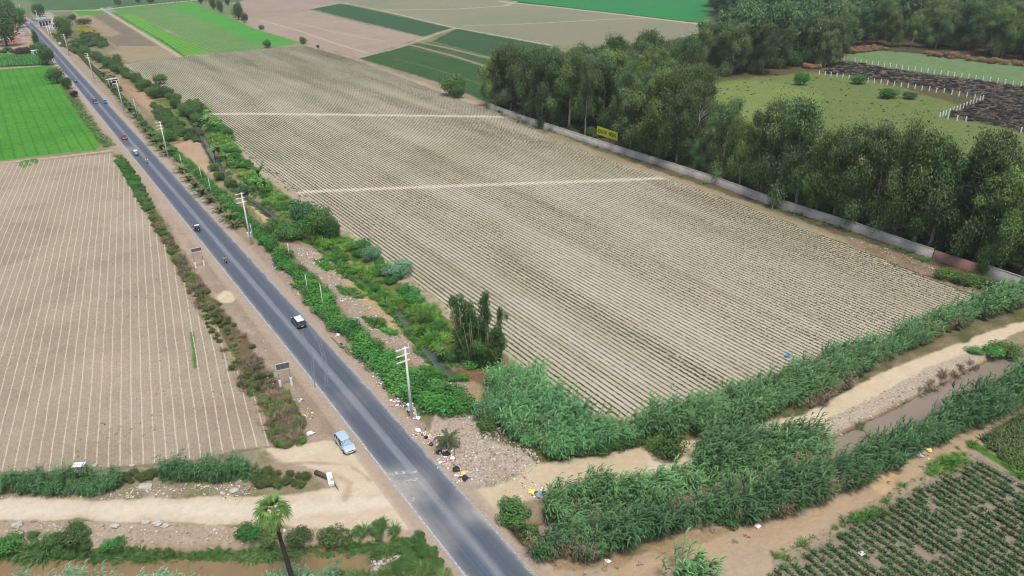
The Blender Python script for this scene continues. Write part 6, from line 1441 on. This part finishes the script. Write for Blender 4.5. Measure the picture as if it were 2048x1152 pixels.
motorcycle(452, 526, 'black motorcycle on the road above the tracks of the dark car', P_BLK, 'person in dark helmet and pale jacket riding the nearer motorcycle', pm('pale_jacket', (.45, .47, .48), .8), P_BLK)
motorcycle(295, 327, 'black and white motorcycle behind the green-white mototaxi', P_WHT, 'person in black helmet and white shirt riding the farther motorcycle', pm('white_shirt', (.66, .66, .68), .8), P_BLK)
def trike(px, py, label, paint, roof, heading=None, cargo=False, name='mototaxi'):
    q = P2(px, py); hd = math.atan2(-RD[1], -RD[0]) if heading is None else heading
    t = empty(name, (q[0], q[1], .05), hd, label, 'mototaxi' if not cargo else 'cargo trike', 'three-wheelers')
    for s in (-1, 1): wheel(t, -.85, s * .62, .27, .14)
    wheel(t, 1.05, .001, .28, .12)
    MB().bar((1.05, 0, .3), (.78, 0, 1.02), .04).build('fork', M_CHROME, t)
    MB().tube([(.70, -.36, 1.0), (.78, 0, 1.05), (.70, .36, 1.0)], .025, 6).build('handlebar', M_BLACK, t)
    MB().box((.35, 0, .72), (.6, .3, .16)).build('seat', M_BLACK, t, .04)
    if not cargo:
        MB().loft([[(x, -w, .28), (x, -w, z), (x, w, z), (x, w, .28)] for x, w, z in ((-1.3, .58, .9), (-1.2, .66, 1.0), (-.1, .66, .95), (.15, .60, .8), (.9, .42, .78), (1.25, .22, .62))]).build('cabin', paint, t, .03)
        rg = [[(x, -w, z - .05), (x, -w, z), (x, 0, z + .06), (x, w, z), (x, w, z - .05)] for x, w, z in ((-1.3, .56, 1.62), (-1.1, .66, 1.70), (.3, .64, 1.72), (.62, .52, 1.62))]
        MB().loft(rg).build('canopy', roof, t, .02)
        pl = MB()
        for s in (-1, 1):
            for (x0, x1) in ((-1.2, -1.15), (-.15, -.2), (.75, .5)): pl.bar((x0, s * .6 if x0 < .5 else s * .45, .85), (x1, s * .6 if x1 < .3 else s * .5, 1.66), .028)
        pl.build('pillars', paint, t)
        w_ = MB(); w_.add([(.86, -.42, .88), (.86, .42, .88), (.60, .46, 1.58), (.60, -.46, 1.58)], [(0, 1, 2, 3)]); w_.build('windscreen', M_GLASS_L, t)
        MB().box((-1.0, 0, 1.25), (.05, 1.1, .6)).build('rear_panel', paint, t); MB().box((-.65, 0, .9), (.5, 1.0, .3)).build('bench', M_DARK, t, .03)
    else:
        MB().box((-.75, 0, .62), (1.5, 1.2, .08)).build('cargo_bed', P_BLK, t); 
        sp_ = MB()
        for s in (-1, 1): sp_.box((-.75, s * .6, .85), (1.5, .05, .42))
        sp_.box((-1.5, 0, .85), (.05, 1.25, .42)).build('side_rails', P_BLK, t)
        MB().box((.15, 0, 1.72), (.85, 1.1, .07)).build('canopy', roof, t, .02)
        pl = MB()
        for s in (-1, 1): pl.bar((-.02, s * .5, .8), (-.1, s * .5, 1.7), .028).bar((.7, s * .3, .95), (.5, s * .48, 1.7), .028)
        pl.build('canopy_posts', M_STEEL, t)
        r = np.random.default_rng(9); v_, f_, ti = join([blob(r, 500, (-.8, 0, 1.0), (.75, .62, .42), .3, shell=.5, aspect=.3), blob(r, 220, (-.9, .1, 1.35), (.6, .55, .3), .3, shell=.5, aspect=.3)])
        link('green_fodder_load', np_mesh('green_fodder_load', v_, f_, {'tint': ti}), M_WEED, t); t.children[-1]['label'] = 'heap of cut green fodder'
        MB().box((.45, 0, .45), (.4, .26, .3)).build('engine', M_STEEL, t, .03)
    MB().tube([(1.02, 0, .86), (1.14, 0, .84)], [.10, .09], 10).build('headlight', M_LAMP, t)
    MB().box((1.08, 0, .60), (.36, .16, .05)).build('fender', paint, t)
    return t
trike(396, 463, 'dark cargo trike loaded with green fodder near the left road edge', P_BLK, P_WHT, cargo=True, name='cargo_trike')
qq = P2(396, 463); rider((qq[0] - RD[0] * .3, qq[1] - RD[1] * .3, -.02), math.atan2(-RD[1], -RD[0]), 'person in dark clothes steering the cargo trike', pm('dark_shirt', (.04, .045, .07), .8), pm('dark_jeans', (.03, .04, .07), .8), P_BLK)
trike(273, 311, 'green and white mototaxi with white canopy coming down the left lane', P_GRN, P_WHT)
trike(211, 207, 'bright blue mototaxi driving away on the right lane', P_BLU, P_BLU, AWAY)
trike(152, 165, 'black mototaxi with pale windscreen farthest up the left lane', P_BLK, P_BLK)

# ================================================================== palms, bananas, bamboo
def date_palm_mesh(seed):
    r = np.random.default_rng(seed); ps = []
    for k in range(20):
        a = k * 2.4 + r.normal() * .2; e = .45 + 1.5 * r.random(); L = 1.9 + .6 * r.random(); t0 = .2 + .6 * r.random()
        p = np.array([0, 0, .5]); d = np.array([math.cos(a), math.sin(a), e]); d /= np.linalg.norm(d)
        for i in range(7):
            q = p + d * L / 7; side = np.cross(d, (0, 0, 1)); side /= np.linalg.norm(side) + 1e-9; w = .30 * (1 - (i / 7) ** 2) + .05
            for s in (-1, 1):
                for j in range(2):
                    b_ = p + (q - p) * (j / 2); ps.append((np.array([b_, b_ + (q - p) * .45, b_ + (q - p) * .8 + side * s * w + np.array([0, 0, -.08]), b_ + (q - p) * .5 + side * s * w * .9 + np.array([0, 0, -.08])]), np.array([[0, 1, 2, 3]]), np.full(4, t0 + .1 * j)))
            ps.append((np.array([p - side * .03, p + side * .03, q + side * .02, q - side * .02]), np.array([[0, 1, 2, 3]]), np.full(4, t0)))
            p = q; d = d + np.array([0, 0, -.22]); d /= np.linalg.norm(d)
    return join(ps)
DATE = [leafmesh(date_palm_mesh(500 + k), 'fronds') for k in range(3)]
for m_ in DATE: m_.materials.append(M_DATE)
DTR = MB().tube([(0, 0, -.1), (0, 0, .35), (0, 0, .62)], [.24, .28, .12], 8).mesh('trunk'); DTR.materials.append(M_BARKD)
DPX = [(208, 152), (216, 162), (224, 172), (232, 184), (246, 203), (254, 213), (262, 224), (271, 236), (283, 252), (293, 264), (303, 276), (312, 289), (323, 300), (334, 311), (364, 345), (378, 362), (391, 376), (405, 390), (421, 405), (441, 424), (460, 441), (470, 455)]
for i, (x, y) in enumerate(DPX):
    t = empty('young_palm', G(x, y), _er.uniform(0, 6.28), None, 'palm', 'young palms along the right verge', _er.uniform(1.2, 1.5))
    t['label'] = ('young date palm in the near half of the verge row' if i > 13 else 'young date palm in the middle of the verge row' if i > 7 else 'small young palm at the far end of the verge row') if i not in (21, 13) else ('last young palm, nearest the second utility pole' if i == 21 else 'young palm beside the foot of the third utility pole')
    link('trunk', DTR, None, t); link('fronds', DATE[i % 3], None, t)
def banana_mesh(seed):
    r = np.random.default_rng(seed); ps = []
    for k in range(11):
        a = k * 2.4 + r.normal() * .3; ps.append(strip((0, 0, 2.0 + .3 * r.random()), (math.cos(a), math.sin(a), 1.3 + r.random()), 2.4 + .5 * r.random(), .62, 1.7, 6, r, .2 + .6 * r.random()))
    return join(ps)
BAN = [leafmesh(banana_mesh(520 + k), 'leaves') for k in range(3)]
for m_ in BAN: m_.materials.append(M_BANANA)
BTR = MB().tube([(0, 0, -.1), (.03, 0, 1.2), (0, 0, 2.2)], [.2, .16, .1], 8).mesh('stem'); BTR.materials.append(pm('banana_stem', (.16, .20, .08), .7))
for i, (x, y, s, lb) in enumerate(((404, 268, 1.5, 'left banana plant of the upper group by the pond'), (418, 262, 1.6, 'tallest banana plant of the upper group'), (432, 268, 1.3, 'right banana plant of the upper group'), (440, 322, 1.6, 'large banana plant with wide leaves above the stream'), (430, 316, 1.3, 'banana plant left of the wide leaved one'), (455, 334, 1.2, 'banana plant right of the wide leaved one'), (520, 368, 1.5, 'banana plant by the pale field edge'), (532, 392, 1.4, 'banana plant below the one at the field edge'), (514, 386, 1.2, 'small banana plant above the stream bend'), (880, 716, .8, 'small spiky plant at the end of the stream'))):
    t = empty('banana_plant', G(x, y), _er.uniform(0, 6.28), lb, 'banana plant', 'banana plants', s); link('stem', BTR, None, t); link('leaves', BAN[i % 3], None, t)
t = empty('young_palm', G(896, 895), .4, 'small spiky palm growing in the roadside rubbish', 'palm', None, 1.1); link('trunk', DTR, None, t); link('fronds', DATE[0], None, t)
# washingtonia in the foreground
hP = 12.5; a_ = P2(545, 1022); base = a_ * (1 - hP / HC); base = base + np.array([.9, -.3])
t = empty('fan_palm', (base[0], base[1], -.2), 0, 'tall fan palm with dark trunk in the foreground beside the canal', 'palm tree')
top = np.array([a_[0] * (1 - hP / HC) - base[0], a_[1] * (1 - hP / HC) - base[1], hP])
cv = [Vector((top[0] * f ** .8, top[1] * f ** .8, top[2] * f)) for f in np.linspace(0, 1, 12)]
mb = MB(); rad = [.34 * (1 - .55 * f) + (.02 if k % 2 else 0) for k, f in enumerate(np.linspace(0, 1, 12))]; rad[0] = .45
mb.tube(cv, rad, 12); mb.build('trunk', pm('burnt_palm_trunk', (.035, .030, .026), .95, var=.5, scale=5, bump=.6), t)
r = np.random.default_rng(77); fr, sk = [], []
def fan_leaf(base_, a, e, L, t0, droop, dead=False):
    d = np.array([math.cos(a) * math.cos(e), math.sin(a) * math.cos(e), math.sin(e)]); pet = base_ + d * L * .45
    side = np.cross(d, (0, 0, 1)); side /= np.linalg.norm(side); nrm = np.cross(side, d)
    out = [(np.array([base_ - side * .02, base_ + side * .02, pet + side * .015, pet - side * .015]), np.array([[0, 1, 2, 3]]), np.full(4, t0))]
    for k in range(17):
        f = -1.25 + 2.5 * k / 16; dd = d * math.cos(f) + side * math.sin(f) + nrm * .05; LL = L * .72 * (1 - .12 * abs(f))
        out.append(strip(pet, dd, LL * (.8 + .4 * r.random()), .12, droop * (.8 + .5 * r.random()), 4, r, t0 + .15 * r.random()))
    return join(out)
T = np.array(top)
for k in range(26):
    a = k * 2.4; e = 1.25 - 1.75 * (k / 26); fr.append(fan_leaf(T + np.array([0, 0, .1]), a + r.normal() * .15, e, 1.95 + .3 * r.random(), .25 + .6 * r.random(), 1.4 + 1.1 * (k / 26)))
for k in range(20):
    a = k * 2.4; sk.append(fan_leaf(T + np.array([0, 0, -.2 - .06 * k]), a, -1.05 - .3 * r.random(), 1.15, r.random(), .5))
v_, f_, ti = join(fr); link('fronds', np_mesh('fronds', v_, f_, {'tint': ti}), M_PALM, t)
v_, f_, ti = join(sk); link('dead_frond_skirt', np_mesh('dead_frond_skirt', v_, f_, {'tint': ti}), foliage_mat('dead_frond', (.03, .02, .012), (.17, .11, .06), .05), t)
# bamboo stand
hB = tree_h(955, 722, 583); qB = G(955, 722)
t = empty('bamboo_stand', qB, 0, 'tall dark bamboo stand between stream and seedling field', 'bamboo')
r = np.random.default_rng(88)
def worldtop(bx, by, tx, ty, h):
    a = P2(tx, ty) * (1 - h / HC); return np.array([a[0] - qB[0], a[1] - qB[1], h])
arms = [((932, 722), (903, 600), .86, 1.0), ((938, 718), (925, 598), .88, .95), ((945, 722), (938, 612), .80, .8), ((955, 720), (952, 640), .62, .9), ((962, 722), (970, 588), .97, .85), ((966, 722), (975, 600), .9, .6), ((985, 724), (1008, 620), .80, .62), ((980, 722), (992, 660), .55, .9), ((940, 726), (915, 660), .5, 1.1), ((990, 728), (1005, 672), .45, 1.0), ((960, 726), (955, 690), .4, 1.4)]
culm = MB()
for (b0, tp_, hf, w) in arms:
    b1 = G(*b0); p0 = np.array([b1.x - qB[0], b1.y - qB[1], -.1]); p3 = worldtop(0, 0, tp_[0], tp_[1], hB * hf)
    bend = (p3[:2] - p0[:2]); ps = []
    ctrl = lambda f: np.array([p0[0] + bend[0] * f ** 1.5, p0[1] + bend[1] * f ** 1.5, p0[2] + (p3[2] - p0[2]) * f])
    for k in range(16):
        f = .06 + .94 * k / 15; c = ctrl(f); R_ = w * (1.0 + .3 * math.sin(f * 3.0)) * (.7 + .35 * r.random())
        ps.append(blob(r, int(210 * w), c + np.append(r.normal(size=2) * .35, 0), (R_, R_, .9), .42, hang=.7, shell=.4, aspect=.3))
    v_, f_, ti = join(ps); link('leafy_plume', np_mesh('leafy_plume', v_, f_, {'tint': ti}), M_BAMB, t)
    for j in range(5):
        o_ = r.normal(size=2) * .75 * w; culm.tube([Vector(tuple(ctrl(f) + np.array([o_[0], o_[1], 0]) * (1 - .5 * f))) for f in (0, .3, .6, .9)], [.09, .08, .06, .03], 5)
for j in range(16):
    a, b_ = r.normal(size=2) * 1.5, r.normal(size=2) * 1.2; culm.tube([(a[0], a[1], 0), (a[0] + b_[0] * .3, a[1] + b_[1] * .3, hB * .3), (a[0] + b_[0], a[1] + b_[1], hB * (.5 + .2 * r.random()))], [.05, .045, .02], 5)
culm.build('culms', pm('pale_culm', A(170, 158, 116), .7, var=.25), t)

# ================================================================== far buildings
FL, FR = P2(80, 53.5), P2(105, 51); wx = FR - FL; Wb = np.linalg.norm(wx); anb = math.atan2(wx[1], wx[0]); Hb = tree_h(92, 52.5, 39.5)
t = empty('roadside_building', (FL[0], FL[1], 0), anb, 'low white building with blue fascia and dark doorways by the far road', 'building')
M_BW = pm('building_white', (.56, .57, .58), .8, var=.1, scale=.4); M_TEAL = pm('faded_blue_fascia', (.14, .30, .36), .7)
Db = 13.0
MB().box((Wb / 2, Db / 2 + 1.2, Hb / 2), (Wb, Db, Hb)).build('wall', M_BW, t)
MB().box((Wb / 2, Db / 2 + .6, Hb + .12), (Wb + .8, Db + 1.6, .24)).build('roof', pm('grey_roof', A(150, 156, 160), .8, var=.25, scale=.5), t)
MB().box((Wb / 2, -.25, Hb - .35), (Wb + .8, .12, .9)).build('fascia', M_TEAL, t)
MB().box((Wb / 2, .5, Hb - .75), (Wb, 1.4, .08)).build('canopy_soffit', M_BW, t)
for k in range(4):
    MB().box((Wb * (k + .5) / 4, 1.17, Hb * .38), (Wb / 4 * .68, .06, Hb * .72)).build('doorway', M_DARK, t)
for k in range(5): MB().box((Wb * k / 4, -.1, Hb * .45), (.32, .32, Hb * .9)).build('column', M_WHITE, t)
for k in range(4): MB().box((Wb * (k + .5) / 4, 6 + (k % 2) * 3, Hb + .7), (1.2, 1.0, .9)).build('roof_tank', M_BW, t, .1)
MB().box((-1.5, 3.2, .55), (.12, 6, 1.1)).build('yard_wall', M_WHITE, t)
a0 = P2(105, 55); t = empty('annex_building', (a0[0], a0[1], 0), anb, 'small white annex with flat roof right of the blue fronted building', 'building')
MB().box((2.4, 2.2, 1.3), (4.6, 4.2, 2.6)).build('wall', M_BW, t); MB().box((2.4, 2.2, 2.7), (5.0, 4.6, .18)).build('roof', M_CONC_G, t); MB().box((1.4, .08, 1.0), (1.0, .06, 2.0)).build('door', M_DARK, t); MB().box((3.4, .08, 1.5), (1.1, .06, .9)).build('window', M_DARK, t)
# flat roofed shack by the fourth pole
a0 = P2(221, 178); t = empty('open_shack', (a0[0], a0[1], 0), anb, 'flat pale roofed open shack behind the fourth utility pole', 'shack')
hs = tree_h(221, 178, 160)
MB().box((2.4, 1.6, hs), (5.6, 3.4, .18)).build('roof', pm('corrugated_roof', A(206, 196, 186), .7, var=.15), t)
for (x, y) in ((0, 0), (1.4, 0), (4.8, 0), (0, 3.1), (4.8, 3.1)): MB().bar((x, y, -.2), (x, y, hs), .09).build('post', M_CONC, t)
MB().box((3.6, 2.0, hs * .72), (2.2, 2.0, hs * .5)).build('under_roof_shade', M_DARK, t)  # dark block put in for the shade under the roof
# striped kiosk on the left
a0 = P2(68, 111); t = empty('small_kiosk', (a0[0], a0[1], 0), anb + .1, 'small white kiosk with dark red doors beside the far road', 'kiosk')
MB().box((2.2, 1.6, 1.3), (4.4, 3.0, 2.6)).build('wall', M_WHITE, t); MB().box((2.2, 1.6, 2.7), (4.8, 3.4, .16)).build('roof', M_BW, t)
for x in (1.0, 3.0): MB().box((x, .07, 1.15), (1.2, .06, 2.1)).build('door', pm('dark_red_door', (.12, .02, .03), .6), t)
MB().box((5.2, .4, .7), (1.4, .12, 1.4)).build('side_panel', M_WHITE, t)
a0 = P2(41, 73); t = empty('carport', (a0[0], a0[1], 0), anb, 'pale carport roof on posts beside the far earth yard', 'carport')
MB().box((2.6, 1.6, 2.4), (5.6, 3.4, .12)).build('roof', pm('carport_sheet', A(170, 184, 192), .6), t)
for (x, y) in ((0.2, .1), (5, .1), (.2, 3.1), (5, 3.1)): MB().bar((x, y, -.1), (x, y, 2.4), .07).build('post', M_METAL_G, t)
a0 = P2(121, 91); t = empty('white_sign', (a0[0], a0[1], 0), anb, 'small blank white sign on the right verge far up the road', 'sign'); MB().box((0, 0, 1.6), (1.5, .1, 1.3)).build('panel', M_WHITE, t); MB().bar((0, 0, -.2), (0, 0, 1), .06).build('post', M_METAL_G, t)

# ================================================================== rubbish, stones, timber
def rock_mesh(seed, flat=.6, rough=.28):
    r = np.random.default_rng(seed); mb = MB(); n = 9; rg = []
    for j in range(6):
        e = -PI / 2 + PI * j / 5; rg.append([(math.cos(e) * math.cos(2 * PI * k / n) * (1 + rough * r.normal() * .5), math.cos(e) * math.sin(2 * PI * k / n) * (1 + rough * r.normal() * .5), math.sin(e) * flat * (1 + rough * r.normal() * .3)) for k in range(n)])
    mb.loft(rg, caps=True); return mb
ROCK = [rock_mesh(600 + k) for k in range(4)]
def mb_arrays(mb):
    V = np.array(mb.v); F = []
    for f in mb.f:
        if len(f) == 4: F.append(f)
    return V, np.array(F), np.full(len(V), .5)
ROCKA = [mb_arrays(m_) for m_ in ROCK]
def tint_ramp_mat(name, cols, rough=.7):
    mt, n, b = new_mat(name); at = nd(n, 'ShaderNodeAttribute', attribute_name='tint'); rp = nd(n, 'ShaderNodeValToRGB'); rp.color_ramp.interpolation = 'CONSTANT'
    cr = rp.color_ramp; cr.elements[0].position = 0; cr.elements[0].color = (*cols[0], 1); cr.elements[1].position = 1 / len(cols); cr.elements[1].color = (*cols[1], 1)
    for k in range(2, len(cols)): e = cr.elements.new(k / len(cols)); e.color = (*cols[k], 1)
    n.links.new(at.outputs['Fac'], rp.inputs[0]); n.links.new(rp.outputs[0], b.inputs['Base Color']); b.inputs['Roughness'].default_value = rough
    return mt
M_STONE = tint_ramp_mat('stone_chips', [A(176, 162, 146), A(206, 194, 178), A(190, 176, 160), A(226, 218, 206), A(150, 138, 124), A(200, 186, 170)], .9)
M_TRASH = tint_ramp_mat('scrap_colours', [(.62, .62, .62), (.03, .03, .035), (.55, .54, .50), (.20, .20, .23), (.70, .70, .72), (.45, .25, .10), (.30, .36, .45), (.66, .64, .58), (.05, .05, .06), (.50, .16, .18), (.40, .36, .30), (.62, .55, .25)], .5)
def scatter(name, pts, smin, smax, seed, mat, flat=1.0):
    r = np.random.default_rng(seed); pts = np.asarray(pts); s = smin * (smax / smin) ** (r.random(len(pts)) ** 2)
    protos = [(v, f, t) for v, f, t in ROCKA]; which = r.integers(0, 4, len(pts)); parts = []
    for k, (v, f, t_) in enumerate(protos):
        q = np.where(which == k)[0]
        if not len(q): continue
        a = r.random(len(q)) * 6.28; c, sn = np.cos(a)[:, None], np.sin(a)[:, None]; S = s[q][:, None]; el = (.6 + .8 * r.random(len(q)))[:, None]
        x = (v[None, :, 0] * el * c - v[None, :, 1] * sn) * S + pts[q, 0:1]; y = (v[None, :, 0] * el * sn + v[None, :, 1] * c) * S + pts[q, 1:2]; z = v[None, :, 2] * S * flat + pts[q, 2:3] + S * .15
        parts.append((np.stack([x, y, z], -1).reshape(-1, 3), (f[None] + (np.arange(len(q)) * len(v))[:, None, None]).reshape(-1, 4), np.repeat(r.random(len(q)), len(v))))
    V, F, T_ = join(parts); return tag(link(name, np_mesh(name, V, F, {'tint': T_}), mat), kind='stuff')
def spots(lst, seed):
    r = np.random.default_rng(seed); out = []
    for (px, py, rad, n) in lst:
        c = P2(px, py); out.append(c + r.normal(size=(n, 2)) * rad * .5)
    o = np.concatenate(out); return np.concatenate([o, ground_z(o[:, 0], o[:, 1])[:, None]], 1)
PILES = [(722, 714, 1.0, 110), (735, 728, 1.2, 90), (752, 744, 1.2, 80), (768, 764, 1.3, 120), (778, 776, 1.0, 70), (795, 800, 1.0, 70), (812, 806, 1.3, 160), (826, 812, 1.4, 160), (830, 828, 1.0, 90), (840, 868, 1.2, 60), (858, 876, 1.2, 90), (878, 880, 1.3, 110), (884, 900, 1.2, 60), (895, 922, 1.3, 110), (924, 955, 1.0, 80), (1080, 988, 1.2, 110), (1068, 984, .8, 40), (590, 572, 1.0, 45), (600, 590, .9, 35), (548, 535, .8, 24), (675, 667, .9, 40), (707, 706, .8, 30), (600, 800, .8, 30), (612, 832, 1.2, 50), (452, 592, .8, 14), (620, 508, 1.6, 80), (750, 640, 2.4, 60), (700, 595, 2.2, 60), (1845, 908, 1.4, 30), (470, 985, 2, 80)]
scatter('litter', spots(PILES, 701), .05, .26, 701, M_TRASH, .6)
lit2 = np.concatenate([fill([(560, 520), (600, 560), (700, 690), (800, 800), (900, 900), (940, 970), (880, 910), (760, 770), (640, 640), (545, 530)], n=330, seed=702), fill([(1000, 950), (1090, 960), (1060, 1000), (960, 970), (900, 900), (960, 880)], n=260, seed=703), fill([(560, 900), (640, 860), (600, 760), (500, 640), (460, 560), (520, 700)], n=90, seed=704), fill([(600, 500), (700, 570), (800, 670), (900, 760), (850, 760), (720, 640), (620, 545)], n=420, seed=705), fill([(0, 990), (200, 990), (500, 975), (500, 990), (0, 1000)], n=120, seed=706)])
scatter('litter', lit2, .03, .13, 707, M_TRASH, .5)
st = np.concatenate([fill([(880, 860), (960, 835), (1040, 880), (1085, 920), (1060, 955), (960, 975), (920, 950), (890, 900)], n=2600, seed=711), fill([(575, 490), (650, 512), (720, 585), (800, 665), (900, 755), (950, 785), (880, 765), (800, 710), (700, 625), (600, 525)], n=2600, seed=712), fill([(735, 1100), (770, 1082), (805, 1085), (808, 1110), (790, 1128), (735, 1130)], n=700, seed=713), fill([(1630, 852), (1850, 740), (1965, 700), (1966, 716), (1889, 762), (1736, 834), (1650, 880)], n=900, seed=714), fill([(180, 985), (300, 975), (512, 972), (512, 990), (350, 998), (180, 1000)], n=450, seed=715), fill([(0, 1045), (200, 1050), (400, 1055), (600, 1062), (600, 1080), (400, 1090), (0, 1080)], n=600, seed=716), fill([(470, 285), (560, 362), (690, 465), (640, 450), (560, 390), (500, 335)], n=500, seed=717), fill([(1690, 470), (1860, 528), (1960, 575), (1940, 580), (1830, 540), (1700, 480)], n=500, seed=718)])
scatter('loose_stones', st, .04, .22, 719, M_STONE, .8)
# single things in the rubbish
bagm = [pm('black_bag', (.018, .018, .022), .35), pm('white_sack', (.66, .66, .64), .7), pm('blue_grey_bag', (.22, .27, .36), .5), pm('pink_bag', (.62, .22, .26), .6), pm('yellow_sack', (.60, .50, .16), .6)]
BAGS = [(584, 570, 0), (592, 574, 0), (598, 568, 0), (725, 712, 0), (716, 716, 0), (733, 722, 2), (711, 708, 1), (706, 704, 4), (768, 762, 0), (774, 772, 0), (760, 756, 2), (815, 800, 0), (832, 806, 1), (818, 824, 0), (836, 838, 1), (784, 812, 3), (836, 862, 1), (852, 876, 0), (880, 878, 1), (888, 874, 1), (862, 890, 0), (878, 906, 0), (892, 910, 0), (905, 920, 1), (912, 940, 0), (930, 958, 0), (926, 948, 4), (1062, 984, 4), (1078, 992, 2), (1088, 988, 0), (617, 870, 1), (621, 868, 1), (582, 825, 1), (1514, 1053, 1), (1836, 910, 1), (1858, 902, 4), (1722, 1108, 1), (1216, 1124, 1), (682, 690, 0), (676, 671, 1)]
BW = ['black', 'white', 'blue-grey', 'pink', 'yellow']
bagmesh = [rock_mesh(650 + k, .75, .5) for k in range(3)]; bm_ = [m_.mesh('rubbish_bag') for m_ in bagmesh]
def where(px, py):
    if px < 640 and py < 620: return 'on the right verge above the dark car'
    if px < 700 and py < 800: return 'by the fallen log on the verge'
    if px < 790 and py < 790: return 'in the ashy heap along the hedge'
    if px < 850 and 780 < py < 850 and px > 700: return 'around the foot of the nearest pole'
    if px < 650: return 'beside the dry brush left of the road'
    if px < 945 and py < 970: return 'in the rubbish right of the road before the rubble mound'
    if px < 1120: return 'at the corner of the sandy track'
    return 'along the near earth track'
for i, (x, y, k) in enumerate(BAGS):
    m2 = bm_[i % 3]; s = _er.uniform(.28, .5)
    o = link('rubbish_bag', with_mat(m2, bagm[k])); o.location = G(x, y) + Vector((0, 0, s * .45)); o.scale = (s * 1.15, s, s * .8); o.rotation_euler = (0, 0, _er.uniform(0, 6.28))
    tag(o, BW[k] + ' rubbish bag ' + where(x, y), 'bag', 'rubbish bags ' + where(x, y) + ', ' + BW[k])
# boulders on the near-left bank
for (x, y, s, lb) in ((36, 1054, .7, 'pale boulder at the left end of the canal bank'), (230, 1054, .5, 'pale boulder above the low canal bush'), (292, 1050, .55, 'white boulder near the dark scrub'), (318, 1054, .6, 'white boulder right of the dark scrub'), (334, 1060, .5, 'pale rock below the white boulders'), (296, 982, .7, 'white rock on the mound above the dirt road'), (286, 980, .6, 'pale rock left of the white rock on the mound'), (470, 985, .6, 'grey rubble block near the road bend'), (43, 1070, .35, 'small white stone by the left bush'), (158, 933, .5, 'white slab at the foot of the ploughed field'), (190, 932, .4, 'grey slab right of the white slab'), (265, 932, .45, 'pale stone at the ploughed field edge'), (753, 1122, .5, 'white rock in the canal rubble'), (570, 860, .3, 'flat pale stone on the brush strip'), (575, 820, .4, 'white block in the dry brush')):
    o = link('boulder', with_mat(rock_mesh(int(x), .6, .4).mesh('boulder'), pm('pale_rock', A(206, 198, 186), .9, var=.2))); o.location = G(x, y) + Vector((0, 0, s * .3)); o.scale = (s, s * .8, s * .8); tag(o, lb, 'rock')
o = link('metal_sheet', MB().add([(-.9, -.45, 0), (.9, -.4, .05), (.85, .4, .3), (-.8, .45, .15), (-.9, -.45, -.05), (.9, -.4, 0), (.85, .4, .25), (-.8, .45, .1)], [(0, 1, 2, 3), (7, 6, 5, 4), (0, 4, 5, 1), (1, 5, 6, 2), (2, 6, 7, 3), (3, 7, 4, 0)]).mesh('metal_sheet'), M_WHITE); o.location = G(159, 934) + Vector((0, 0, .3)); tag(o, 'bent white sheet at the lower edge of the ploughed field', 'sheet')
# concrete slab and log at the junction
q0, q1 = G(659, 954), G(664, 974); t = empty('concrete_slab', (q0 + q1) / 2, math.atan2(q1.y - q0.y, q1.x - q0.x), 'tilted white concrete slab beside the charred log at the junction', 'slab'); L = (q1 - q0).length
MB().box((0, 0, .45), (L * 1.05, .75, .55), M=Matrix.Rotation(.12, 3, 'Y')).build('block', pm('whitewashed_concrete', (.62, .60, .56), .8, var=.15, scale=2), t, .06); MB().box((L * .2, .15, .75), (.35, .3, .12)).build('chip', pm('dirty_patch', (.30, .26, .22), .9), t)
q0, q1 = G(632, 948), G(662, 962); t = empty('charred_log', q0, 0, 'charred tree trunk lying on the sand beside the white slab', 'log'); v = q1 - q0
MB().tube([(0, 0, .3), tuple(v * .5 + Vector((0, 0, .38))), tuple(v + Vector((0, 0, .25)))], [.34, .30, .18], 9).build('trunk', M_BARKD, t)
MB().tube([tuple(v * .95 + Vector((0, 0, .25))), tuple(v * 1.25 + Vector((.2, -.6, .1))), tuple(v * 1.35 + Vector((.6, -1.4, .05)))], [.14, .1, .03], 6).build('branch', M_BARKD, t)
q0, q1 = G(663, 676), G(684, 696); t = empty('fallen_log', q0, 0, 'thin fallen trunk with torn roots on the right verge', 'log'); v = q1 - q0
MB().tube([(0, 0, .12), tuple(v * .5 + Vector((0, 0, .16))), tuple(v + Vector((0, 0, .2)))], [.09, .13, .18], 7).build('trunk', M_WOOD, t)
rt_ = MB(); r = np.random.default_rng(4)
for k in range(9): a = r.random() * 6.28; rt_.tube([tuple(v + Vector((0, 0, .2))), tuple(v + Vector((math.cos(a) * .6, math.sin(a) * .6, .1 + r.random() * .4)))], [.07, .02], 5)
rt_.build('roots', M_BARKD, t)
q = G(1573, 714); t = empty('blue_crate', q, .3, 'small bright blue box lying in the seedling field', 'box'); MB().box((0, 0, .2), (.8, .5, .35)).build('box', P_BLU, t, .03); MB().box((0, 0, .39), (.84, .54, .04)).build('lid', P_BLU, t)
# ================================================================== thin air haze
hz = MB().box((0, 1200, 33.5), (4600, 2900, 73.5)).build('haze', None)
hz.data.materials.clear()
mt = bpy.data.materials.new('thin_haze'); mt.use_nodes = True; n = mt.node_tree
for q in list(n.nodes):
    if q.type == 'BSDF_PRINCIPLED': n.nodes.remove(q)
out = [q for q in n.nodes if q.type == 'OUTPUT_MATERIAL'][0]
pv = n.nodes.new('ShaderNodeVolumePrincipled'); pv.inputs['Color'].default_value = (.9, .94, 1.0, 1); pv.inputs['Density'].default_value = .00009
n.links.new(pv.outputs[0], out.inputs['Volume'])
hz.data.materials.append(mt); tag(hz, kind='stuff')
